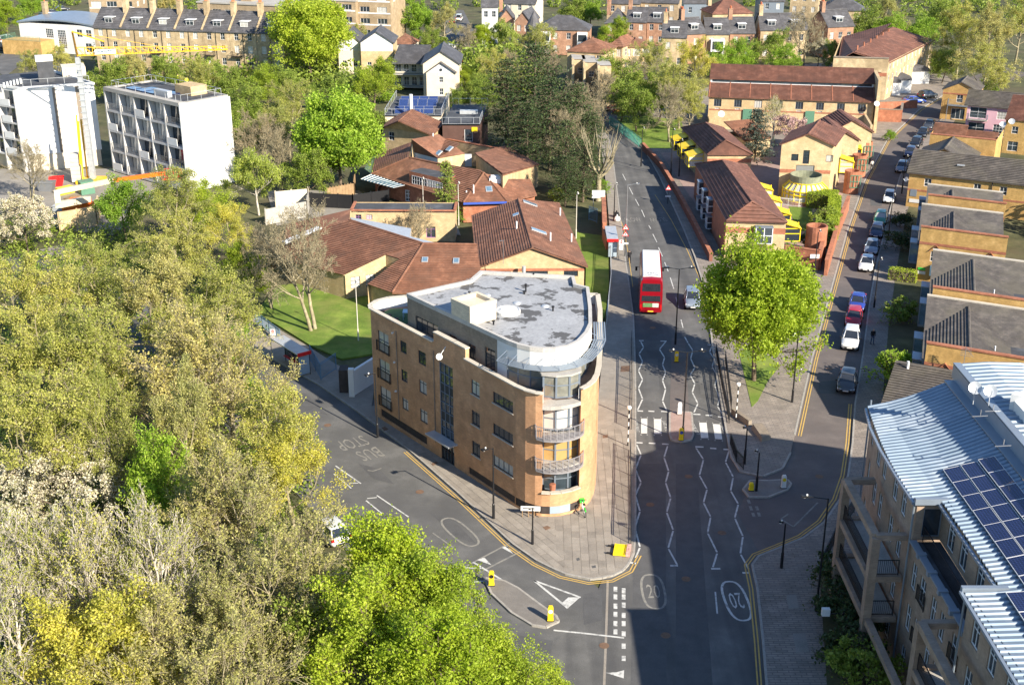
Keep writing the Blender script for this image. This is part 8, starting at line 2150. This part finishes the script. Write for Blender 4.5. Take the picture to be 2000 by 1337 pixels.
for lab, kd, col, px, py, hd in (('white and yellow patrol van at the left edge of the frame','van',WHT,14,78,1.0),('dark car behind the patrol van at the left edge','hatch',BLK,5,92,1.0),('dark car in the lane left of the white modern house, nearest','hatch',BLK,88,30,.6),('dark car in the lane left of the white modern house, middle','saloon',NAVY,104,24,.6),('dark car in the lane left of the white modern house, farthest','hatch',GRY,122,17,.6),('white van at the head of the far road','van',WHT,897,36,1.5),('dark car beside the white van on the far road','hatch',BLK,884,42,1.5),('white car parked under the bare tree by the far road','hatch',WHT,880,92,1.2),('black car on the far road right of the cream flats','hatch',BLK,904,118,1.3),('red car at the bend of the main road seen through trees','hatch',RD,1198,212,1.9)):
    car(lab, kd, col, px, py, hd, .03)
# --- double-decker bus
bp0, bp1 = P(1270,617), P(1268.5,578); bdir = Vector((bp1.x-bp0.x,bp1.y-bp0.y)).normalized()
BUS = thing('double_decker_bus', 'red double-decker bus with white roof driving away up the main road', 'bus', (bp0.x,bp0.y,.0), math.atan2(bdir.y,bdir.x))
BLn, BW, BH = 10.6, 1.26, 4.32
def bring(x, k=1.0, top=0.0, zb=.32):
    a = BW*k; H_ = BH-top; hf = [(0,zb),(a*.93,zb),(a,.6),(a,2.2),(a*.985,3.6),(a*.93,H_-.25),(a*.8,H_-.06),(0,H_)]
    return [(x,y,z) for y,z in hf]+[(x,-y,z) for y,z in hf[-2:0:-1]]
mb = MB(); mb.loft([bring(0,.95,.12,.45), bring(.12,.975,.06,.4), bring(.5), bring(BLn-.7), bring(BLn-.18,.97,.08), bring(BLn,.86,.25,.45)]); o = mb.build('body', RED, BUS, smooth=False)
mb = MB(); mb.loft([[(x,-.98,BH-.05),(x,-.9,BH+.03),(x,.9,BH+.03),(x,.98,BH-.05)] for x in (.75,BLn-.5)]); mb.build('roof_panel', WHITE_P, BUS)
for z0, z1, x0, x1, n in ((1.45,2.15,2.2,BLn-1.0,6),(2.95,3.6,.7,BLn-.6,7)):
    for k in range(n):
        a, b = x0+(x1-x0)*k/n+.05, x0+(x1-x0)*(k+1)/n-.05
        for sy in (-1,1):
            g_ = MB(); yy = BW*1.004 if z0 < 2.5 else BW*.997
            g_.face([(a,sy*yy,z0),(b,sy*yy,z0),(b,sy*(yy-.005),z1),(a,sy*(yy-.005),z1)][::-1 if sy > 0 else 1]); g_.build('window', GLASS_K, BUS)
for z0, z1, w0, w1 in ((2.85,3.75,1.0,.94),(1.7,2.35,1.02,1.0)):
    g_ = MB(); g_.face([(-.02,w0,z0),(-.02,-w0,z0),(-.018,-w1,z1),(-.018,w1,z1)]); g_.build('rear_window', GLASS_K, BUS)
g_ = MB(); g_.face([(BLn+.01,-1.0,1.1),(BLn+.01,1.0,1.1),(BLn+.005,1.0,2.3),(BLn+.005,-1.0,2.3)]); g_.build('windscreen', GLASS_K, BUS)
g_ = MB(); g_.face([(BLn+.01,-1.0,2.9),(BLn+.01,1.0,2.9),(BLn-.03,.95,3.7),(BLn-.03,-.95,3.7)]); g_.build('windscreen', GLASS_K, BUS)
MB().box(-.03,.0,-.15,.85,1.05,1.5).build('advert_panel', mat('advert_green',(.12,.25,.10),.5,.3,6), BUS); MB().box(-.032,-.002,-.85,-.17,1.05,1.5).build('advert_panel', mat('advert_pale',(.5,.55,.5),.5,.25,8), BUS)
MB().box(-.02,.02,-.3,.3,.5,.62).build('number_plate', PLATE_Y, BUS); MB().box(.02,.06,-.35,.35,2.5,2.8).build('destination_blind', BLACK_M, BUS)
for sy in (-1,1):
    MB().box(-.035,.03,sy*1.08-.1,sy*1.08+.1,.75,1.35).build('tail_light', TAIL, BUS); MB().box(BLn-.05,BLn+.02,sy*.95-.15,sy*.95+.15,.7,.9).build('headlight', LENS, BUS)
    MB().bar((BLn-.1,sy*1.2,2.2),(BLn+.1,sy*1.55,2.0),.06,.05).bar((BLn+.1,sy*1.55,1.6),(BLn+.1,sy*1.55,2.1),.1,.25).build('mirror', BLACK_M, BUS)
for x in (2.6,BLn-2.6):
    for sy in (-1,1):
        w = obj('wheel', MB().tube([(0,-.15,0),(0,.15,0)], .48, 18).mesh('wheel',RUBBER), BUS, (x,sy*(BW-.14),.48)); MB().tube([(0,-.158,0),(0,.158,0)], .28, 12).build('rim', GREY_M, w)
tm = text_mesh('ABN', .55, BLACK_M); obj('roof_code', tm, BUS, (1.75,0,BH+.036), -math.pi/2); tm = text_mesh('LW 70', .5, BLACK_M); obj('roof_code', tm, BUS, (1.15,0,BH+.036), -math.pi/2)
# ================================================================== street furniture
def lamp(label, px, py, h, arms=((1,0),), arm=1.2, m=BLACK_M, z=.12, name='lamp_post', head=0.0, r=.075):
    p = P(px, py, z); t = thing(name, label, 'lamp post', (p.x,p.y,z), head)
    MB().tube([(0,0,0),(0,0,1.25),(0,0,1.3),(0,0,h)], [r*1.5,r*1.45,r,r*.7], 8).build('column', m, t)
    for sx, sy in arms:
        e = (sx*arm, sy*arm, h+.12)
        if arm > .3: MB().bar((0,0,h-.05),e,.055).build('arm', m, t)
        MB().loft([[(e[0]+a*sx*.05-sy*b*.12*1,e[1]+a*sy*.05+sx*b*.12,e[2]+c) for a,b,c in ((0,-1,.06),(0,1,.06),(0,1,-.04),(0,-1,-.04))],[(e[0]+sx*.55-sy*b*.15,e[1]+sy*.55+sx*b*.15,e[2]+c) for b,c in ((-1,.09),(1,.09),(1,-.02),(-1,-.02))]]).build('lantern', m, t)
        MB().lathe([(.09,0),(.09,-.05)],(e[0]+sx*.35,e[1]+sy*.35,e[2]-.03),8).build('lamp_glass', LAMPW, t)
        MB().lathe([(.06,0),(.07,.08),(.02,.12)],(e[0]+sx*.2,e[1]+sy*.2,e[2]+.08),8).build('photocell', LAMPW, t)
    return t
lamp('black lamp post beside the far end of the flats', 738,853,6.0,((-.7,-.7),),.5)
lamp('black lamp post in front of the wide windows of the flats', 964,1012,6.0,((-.8,-.6),),.5)
lamp('double-armed lamp post in the road beside the silver car', 1319,672,8.2,((-1,0),(1,0)),1.0,z=.0)
lamp('double-armed lamp post on the crossing refuge', 1333,858,8.2,((-1,0),(1,0)),1.0,z=.13)
lamp('tall lamp post at the fence of the metal-roofed flats', 1594,1192,8.6,((-1,0),),1.2)
lamp('lamp post on the wedge pavement right of the maple', 1547,785,6.5,((-.6,.2),),.3)
lamp('short post with floodlight on the bottom right pavement', 1526,1108,3.6,((-.6,0),),.25)
lamp('short lamp on the street mouth island', 1477,958,3.4,((-.5,0),),.2)
lamp('lamp post at the tip of the wedge pavement', 1454,905,3.2,((-.5,0),),.2)
lamp('slim grey lamp post on the left pavement of the upper main road', 1223,446,6.0,((1,0),),1.0,GREY_M)
lamp('black post with litter sacks on the upper main road pavement', 1199,430,5.0,((.5,0),),.3)
for lab, px, py, h in (('pale lamp post on the school lawn',700,665,6.4),('pale lamp post between the hall and the fenced lawn',1125,466,6.0),('pale lamp post before the pyramid roof',896,440,5.8),('pale lamp post by the nursery canopy',827,412,4.6),('pale lamp post left of the chestnut',582,382,4.0)):
    lamp(lab, px, py, h, ((.3,-.3),), .15, mat('pale_pole',(.60,.56,.50),.5,.05,2), r=.05)
for lab, px, py, h in (('lamp post behind the retaining wall by the lawn, nearer',1326,345,5.6),('lamp post behind the retaining wall by the lawn, farther',1310,345,7.2),('lamp post on the right pavement by the navy car',1734,470,6.0),('lamp post by the silver hatchback',1761,378,5.5),('lamp post by the blue car on the right pavement',1707,600,5.5),('lamp post at the corner of the brick wall with the white sign',1590,540,5.5),('lamp post beside the green fence',1252,325,6.0)):
    lamp(lab, px, py, h, ((.5,.3),), .3)
def beacon(label, px, py, h=3.4):
    p = P(px,py,.12); t = thing('crossing_beacon', label, 'beacon', (p.x,p.y,.12), 0, 'crossing beacons')
    for k in range(9): MB().tube([(0,0,k*h/9),(0,0,(k+1)*h/9)], .055, 8).build('pole_band', WHITE_P if k % 2 else BLACK_M, t)
    MB().lathe([(.02,-.19),(.12,-.16),(.19,-.05),(.2,.05),(.15,.15),(.02,.2)], (0,0,h+.18), 14).build('globe', AMBER, t)
beacon('striped beacon with white globe left of the crossing', 1226,870); beacon('striped beacon with white globe right of the crossing', 1437,822)
def bollard(label, px, py, body, face=None, h=1.15, z=.13):
    p = P(px,py,z); t = thing('traffic_bollard', label, 'bollard', (p.x,p.y,z)); w = .2
    MB().loft([[(x*w,y*.14,zz) for x,y in ((-1,-1),(1,-1),(1,1),(-1,1))] for zz in (0,.12)]+[[(x*w*.9,y*.12,zz) for x,y in ((-1,-1),(1,-1),(1,1),(-1,1))] for zz in (.14,h-.15)]+[[(x*w*.6,y*.08,h) for x,y in ((-1,-1),(1,-1),(1,1),(-1,1))]]).build('shell', body, t)
    MB().tube([(0,-.13,h*.68),(0,-.15,h*.68)], .15, 14).build('sign_disc', face or WHITE_P, t); MB().box(-.22,.22,-.16,.16,-.02,.06).build('foot', BLACK_M, t)
bollard('yellow keep-left bollard on the splitter island, nearer the junction',1075,1211,YEL); bollard('yellow and black bollard at the far end of the splitter island',960,1142,YEL,BLACK_M); bollard('yellow bollard in the road above the crossing',1321,706,YEL,z=.0); bollard('plain white bollard at the far end of the refuge',1327,808,WHITE_P); bollard('blue and yellow bollard at the near end of the refuge',1330,859,YEL,BLUE_B); bollard('white and yellow bollard on the street mouth island',1530,952,WHITE_P,YEL); bollard('low yellow bollard beside the short lamp on the street mouth island',1467,957,YEL,YEL,.7)
gp = MB(); 
for x in (0,2.0): gp.bar((x,0,0),(x,0,1.12),.05)
for zz in (.12,1.0,1.1): gp.bar((0,0,zz),(2.0,0,zz),.04)
for k in range(1,18): gp.bar((k*2/18,0,.12),(k*2/18,0,1.0),.014)
gpm = gp.mesh('panel', BLACK_M); gpg = gp.mesh('panel', GALV); gpb = gp.mesh('panel', BLUE_F)
def railing(label, pts, me=None, z=.12, name='guard_railing', k=1.0):
    q = [P(*p, z) for p in pts]; t = wthing(name, label, 'railing', (q[0].x,q[0].y,z))
    for a, b in zip(q, q[1:]):
        d = b-a; n = max(1, round(d.length/2.02))
        for i in range(n):
            p = a.lerp(b,i/n); o = obj('panel', me or gpm, t, p, math.atan2(d.y,d.x)); o.scale = (d.length/n/2.02,1,k)
railing('black guard railing along the left kerb of the main road below the crossing',[(1232,1062),(1232,980),(1231,880)]); railing('black guard railing along the left kerb above the crossing',[(1233,838),(1234,760),(1233,665)])
railing('black guard railing along the right kerb above the crossing',[(1398,690),(1412,768),(1424,826)]); railing('short inner railing beside the wedge lawn',[(1416,705),(1428,800)])
railing('dark railing at the tip of the wedge pavement',[(1426,868),(1438,902),(1452,917)])
railing('galvanised palisade fence between lawn and main road pavement',[(1192,478),(1193,560),(1184,640)],gpg,k=1.5); railing('blue-grey railing gate beside the bus shelter',[(606,705),(627,742),(657,722)],gpb,k=1.6,name='railing_gate'); railing('green palisade fence beside the estate lawn',[(1190,246),(1222,268),(1253,292)],gp.mesh('panel',mat('green_fence',(.06,.25,.20),.5,.06,2)),k=1.7)
railing('railing along the front of the fenced lawn of the school',[(500,632),(540,662),(548,668)],gpb,k=1.3); railing('dark railing beside the shrubs of the metal-roofed flats',[(1602,1120),(1640,1040),(1668,1000)],k=1.3); railing('white handrail before the round conservatory',[(1518,400),(1560,404),(1582,402)],gp.mesh('panel',WHITE_P)); railing('blue gate in the brick pier by the school entrance',[(1150,430),(1166,436)],gpb,k=1.8,name='railing_gate')
def shelter(label, p0, p1, dep, side):
    a, b = P(*p0,.12), P(*p1,.12); d = (b-a); L = d.length; t = thing('bus_shelter', label, 'shelter', (a.x,a.y,.12), math.atan2(d.y,d.x)); s_ = side
    MB().box(-.2,L+.2,min(-.1,s_*dep),max(.1,s_*dep),2.35,2.45).build('roof', GALV, t); MB().box(L+.2,L+.32,min(-.1,s_*dep),max(.1,s_*dep),2.2,2.55).build('red_fascia', REDP, t)
    for x in (0,L/3,2*L/3,L): MB().bar((x,0,0),(x,0,2.35),.07).build('post', BLACK_M, t)
    for k in range(3): g_ = MB(); g_.face([(L*k/3+.05,0,.25),(L*(k+1)/3-.05,0,.25),(L*(k+1)/3-.05,0,2.2),(L*k/3+.05,0,2.2)]); g_.build('back_pane', GLASS_D, t)
    MB().box(L-.02,L+.1,s_*dep*.05,s_*dep*.85,.2,2.2).build('end_panel', POLY, t)
    MB().box(.3,L-.4,s_*.25-.15,s_*.25+.15,.5,.56).build('bench', REDP, t)
    for x in (.5,L/2,L-.6): MB().bar((x,s_*.25,0),(x,s_*.25,.5),.05).build('bench_leg', BLACK_M, t)
shelter('bus shelter with grey roof, red fascia and red bench on the left pavement',(558,700),(606,730),1.35,-1); shelter('bus shelter beside the brick wall on the upper main road',(1200,478),(1205,504),1.3,-1)
def flag(label, px, py, h=2.7, tri=0, cat='sign', m=None):
    p = P(px,py,.12); t = thing('bus_stop_flag' if not tri else 'warning_sign', label, cat, (p.x,p.y,.12)); MB().tube([(0,0,0),(0,0,h)], .045, 8).build('pole', m or GREY_M, t)
    if not tri:
        MB().box(.03,.55,-.03,.03,h-.75,h-.1).build('flag', WHITE_P, t); MB().tube([(.29,-.035,h-.32),(.29,-.05,h-.32)], .17, 16).build('roundel', REDP, t); MB().box(.09,.49,-.052,-.051,h-.35,h-.29).build('roundel_bar', WHITE_P, t); MB().box(.05,.5,-.03,.03,h-1.35,h-.85).build('timetable', WHITE_P, t)
    for k in range(tri):
        z0 = h-.75-k*.85
        for s_, m_, yy in ((.42,REDP,-.05),(.30,WHITE_P,-.056)):
            f_ = MB(); f_.face([(-s_,yy,z0-(.0 if s_ > .4 else -.09)),(s_,yy,z0-(.0 if s_ > .4 else -.09)),(0,yy,z0+s_*1.75)]); f_.build('sign_triangle' if s_ > .4 else 'sign_face', m_, t)
        MB().box(-.05,.05,-.06,-.058,z0+.15,z0+.4).build('sign_symbol', BLACK_M, t)
    if tri: MB().box(-.4,.4,-.055,-.05,h-.95-tri*.85,h-.72-tri*.85).build('sign_plate', WHITE_P, t)
flag('bus stop flag on a grey pole left of the shelter on the left road',531,697,3.1); flag('bus stop flag beside the shelter on the upper main road',1208,508,2.7); flag('post with two stacked warning triangles by the upper bus shelter',1220,500,4.2,2,m=BLACK_M); flag('warning triangle sign on the right pavement below the retaining wall',1304,398,2.8,1,m=BLACK_M)
# street-name board on legs, sign post, school board
p = P(1036,1006,.13); t = thing('street_name_board', 'white street name board on two dark legs at the nose of the flats', 'sign', (p.x,p.y-.25,.13), -.05)
MB().box(-.75,.75,-.02,.02,.55,.95).build('board', WHITE_P, t)
for x in (-.62,-.15,.3,.66): MB().bar((x,.03,0),(x,.03,.6),.06).build('leg', WOOD, t)
MB().box(-.6,.35,-.024,-.0215,.72,.80).build('lettering', BLACK_M, t)
p = P(1040,1062,.13); t = thing('sign_post', 'dark post with small bracket at the corner kerb in front of the flats', 'post', (p.x,p.y,.13)); MB().tube([(0,0,0),(0,0,1.2),(0,0,1.25),(0,0,3.0)], [.1,.1,.06,.05], 8).build('column', BLACK_M, t); MB().bar((-.3,0,2.9),(.05,0,3.05),.05).build('bracket', BLACK_M, t)
p = P(1168,418); t = thing('school_board', 'white notice board in the bushes above the brick pier', 'sign', (p.x,p.y,.1)); MB().box(-.9,.9,-.03,.03,2.2,3.3).build('board', WHITE_P, t)
for x in (-.7,.7): MB().bar((x,.05,0),(x,.05,3.2),.08).build('post', GREY_M, t)
a, b, c = P(1178,415), P(1180,470), P(1187,490); t = wthing('brick_wall', 'red brick entrance wall sloping along the upper main road pavement', 'wall', (a.x,a.y,.1))
for u, v, h_ in ((a,b,2.4),(b,c,1.8)): MB().bar((u.x,u.y,h_/2),(v.x,v.y,h_/2),.5,h_).build('wall', BRICK_R, t); MB().bar((u.x,u.y,h_+.05),(v.x,v.y,h_+.05),.6,.1).build('coping', BRICK_R, t)
a, b = P(688,775), P(742,740); t = wthing('garage_wall', 'white boarded wall beside the far end of the flats', 'wall', (a.x,a.y,.1)); MB().bar((a.x,a.y,1.3),(b.x,b.y,1.3),.3,2.6).build('wall', WHITE_P, t); MB().box(a.x-.25,a.x+.25,a.y-.25,a.y+.25,.1,2.9).build('pier', WHITE_P, t)
a2 = P(672,768); MB().box(a2.x-.4,a2.x+.4,a2.y-.1,a2.y+1.2,.1,2.4).build('brick_pier', BRICK_D, t)
# rocks / low wall at the wedge tip
p = P(1487,850,.12); t = thing('low_stone_wall', 'worn stone wall end at the tip of the wedge lawn', 'wall', (p.x,p.y,.12), .2); MB().loft([[(-.5,-1.2,0),(.5,-1.0,0),(.6,1.3,0),(-.4,1.4,0)],[(-.4,-1.1,.4),(.4,-.9,.5),(.5,1.2,.6),(-.3,1.3,.55)]]).build('wall', BRICK_G, t); MB().bar((-.3,1.9,.3),(-.9,4.6,.3),.35,.6).build('dwarf_wall', BRICK_G, t)
# green hire bike
p = P(1139,1003,.135); BK = thing('hire_bicycle', 'green and white hire bicycle parked at the nose of the flats', 'bicycle', (p.x,p.y,.135), math.radians(100))
for x in (-.52,.52):
    w = obj('wheel', MB().tube([(.32*math.cos(2*math.pi*k/20),0,.34+.32*math.sin(2*math.pi*k/20)) for k in range(21)], .025, 6, cap=False).mesh('tyre',RUBBER), BK, (x,0,0))
    MB().tube([(0,-.03,.34),(0,.03,.34)], .05, 8).build('hub', GREY_M, w)
    sp_ = MB()
    for k in range(8): sp_.bar((0,0,.34),(.31*math.cos(k*.785),0,.34+.31*math.sin(k*.785)),.008)
    sp_.build('spokes', GREY_M, w)
mb = MB()
for a, b in (((-.52,0,.34),(-.1,0,.3)),((-.1,0,.3),(-.22,0,.9)),((-.22,0,.85),(.3,0,.8)),((-.1,0,.3),(.33,0,.7)),((.52,0,.34),(.33,0,.95))): mb.bar(a,b,.055)
mb.build('frame', WHITE_P, BK); MB().box(-.36,-.1,-.09,.09,.92,.99).build('saddle', BLACK_M, BK); MB().bar((.3,-.3,1.05),(.3,.3,1.05),.03).bar((.33,0,.9),(.3,0,1.05),.04).build('handlebar', BLACK_M, BK)
MB().loft([[(.38,-.17,.75),(.62,-.17,.75),(.62,.17,.75),(.38,.17,.75)],[(.34,-.21,1.02),(.7,-.21,1.02),(.7,.21,1.02),(.34,.21,1.02)]]).build('basket', GREEN_B, BK); MB().box(-.8,-.25,-.05,.05,.62,.72).build('mudguard', GREEN_B, BK)
# yellow folded barrier
p = P(1211,1076,.13); t = thing('road_barrier', 'toppled yellow plastic barrier lying at the kerb corner', 'barrier', (p.x,p.y,.13), math.radians(80))
bm = MB().box(-.75,.75,-.45,-.38,.06,.2).box(-.75,.75,.38,.45,.06,.2); 
for k in range(9): bm.box(-.72+k*.18-.03,-.72+k*.18+.05,-.38,.38,.08,.16)
bm.build('slatted_panel', YEL, t); MB().box(-.75,.75,-.75,-.47,.05,.24).build('top_panel', mat('barrier_red_white',(.62,.35,.30),.5,.4,5.0), t)
for x in (-.5,.5): MB().box(x-.06,x+.06,.45,.95,.05,.14).build('foot', BLACK_M, t)
# small white equipment on posts, bottom right
p = P(1640,1262,.15); t = thing('equipment_post', 'white box on a dark bracket post in the shaded shrub bed', 'post', (p.x,p.y,.15)); MB().tube([(0,0,0),(0,0,2.6)], .06, 8).build('column', BLACK_M, t); MB().box(-1.4,-.9,-.15,.15,2.4,2.9).build('box', WHITE_P, t); MB().bar((0,0,2.5),(-1.0,0,2.5),.06).build('bracket', BLACK_M, t)
for lab, px, py in (('black bag of rubbish against the post on the upper main road',1204,424),('white bag of rubbish on the upper main road pavement',1205,432)):
    p = P(px,py,.12); t = thing('rubbish_bag', lab, 'bag', (p.x,p.y,.12)); MB().lathe([(.25,0),(.42,.15),(.44,.4),(.3,.65),(.08,.75),(.12,.85)], (0,0,0), 10).build('sack', BLACK_M if 'black' in lab else WHITE_P, t); MB().lathe([(.06,0),(.1,.12),(.02,.16)], (0,0,.8), 8).build('knot', BLACK_M if 'black' in lab else WHITE_P, t)
# ================================================================== people
def person(label, px, py, head, top, legs, z=.12, stride=.25, arm=.15, p=None, hair=None):
    J = {'pel':(0,0,.95,.15),'wst':(0,0,1.1,.14),'chs':(.02,0,1.35,.16),'nck':(.03,0,1.5,.065),'hd0':(.05,0,1.58,.085),'hd1':(.05,0,1.70,.09)}
    for s_, n in ((1,'l'),(-1,'r')):
        f = stride*s_
        J.update({n+'hip':(0,s_*.10,.9,.095),n+'kne':(f*.5+.04,s_*.11,.5,.065),n+'ank':(f,s_*.11,.09,.045),n+'toe':(f+.17,s_*.12,.045,.04),n+'sho':(.02,s_*.19,1.42,.07),n+'elb':(-f*.5-.02,s_*.25,1.14,.045),n+'wri':(-f*.9+arm,s_*.24,.92,.033),n+'hnd':(-f*.9+arm+.05,s_*.235,.83,.04)})
    E = [('pel','wst'),('wst','chs'),('chs','nck'),('nck','hd0'),('hd0','hd1')]
    for n in 'lr': E += [('pel',n+'hip'),(n+'hip',n+'kne'),(n+'kne',n+'ank'),(n+'ank',n+'toe'),('chs',n+'sho'),(n+'sho',n+'elb'),(n+'elb',n+'wri'),(n+'wri',n+'hnd')]
    ks = list(J); me = bpy.data.meshes.new('b'); me.from_pydata([J[k][:3] for k in ks], [(ks.index(a),ks.index(b)) for a,b in E], []); ob = bpy.data.objects.new('b', me); link(ob)
    ob.modifiers.new('s','SKIN')
    for i, k in enumerate(ks): me.skin_vertices[0].data[i].radius = (J[k][3],)*2; me.skin_vertices[0].data[i].use_root = k == 'pel'
    ob.modifiers.new('u','SUBSURF').levels = 1
    m2 = bpy.data.meshes.new_from_object(ob.evaluated_get(bpy.context.evaluated_depsgraph_get())); bpy.data.objects.remove(ob); m2.name = 'body'
    m2.materials.clear()
    for m in (SKIN, top, legs, RUBBER, HAIR): m2.materials.append(m)
    for f in m2.polygons:
        c = f.center; f.use_smooth = True
        f.material_index = 3 if c.z < .09 else (4 if c.z > 1.68 or (c.z > 1.56 and c.x < .03) else 0) if c.z > 1.5 else 0 if (c.z < .9 and abs(c.y) > .19) else 2 if c.z < .98 else 1
    p = p or P(px,py,z); t = thing('person', label, 'person', (p.x,p.y,p.z), head); obj('body', m2, t); return t
person('person in black walking on the pavement beside the bus', 1229,514, 1.75, CLOTH_K, CLOTH_K)
person('person in black standing on the right pavement by the white car', 1703,672, -1.4, CLOTH_K, CLOTH_B, stride=.08)
person('person in an orange top beside the upper bus shelter', 1190,478, .4, mat('orange_cloth',(.7,.3,.02),.8,.1,5), CLOTH_B, stride=.1)
person('person in pale top walking on the left pavement of the side street', 1702,333, 1.4, CLOTH_W, CLOTH_K)
person('worker in yellow vest near the parapet of the white block roof', 0,0, 2.0, CLOTH_Y, CLOTH_B, stride=.1, p=P(366,172,13.02))
person('worker in yellow vest beside the plant screen on the white block roof', 0,0, .5, CLOTH_Y, CLOTH_K, stride=.1, p=P(348,166,13.02))
person('worker in yellow vest at the edge of the building site', 199,412, 3.0, CLOTH_Y, CLOTH_B, z=.03, stride=.15)
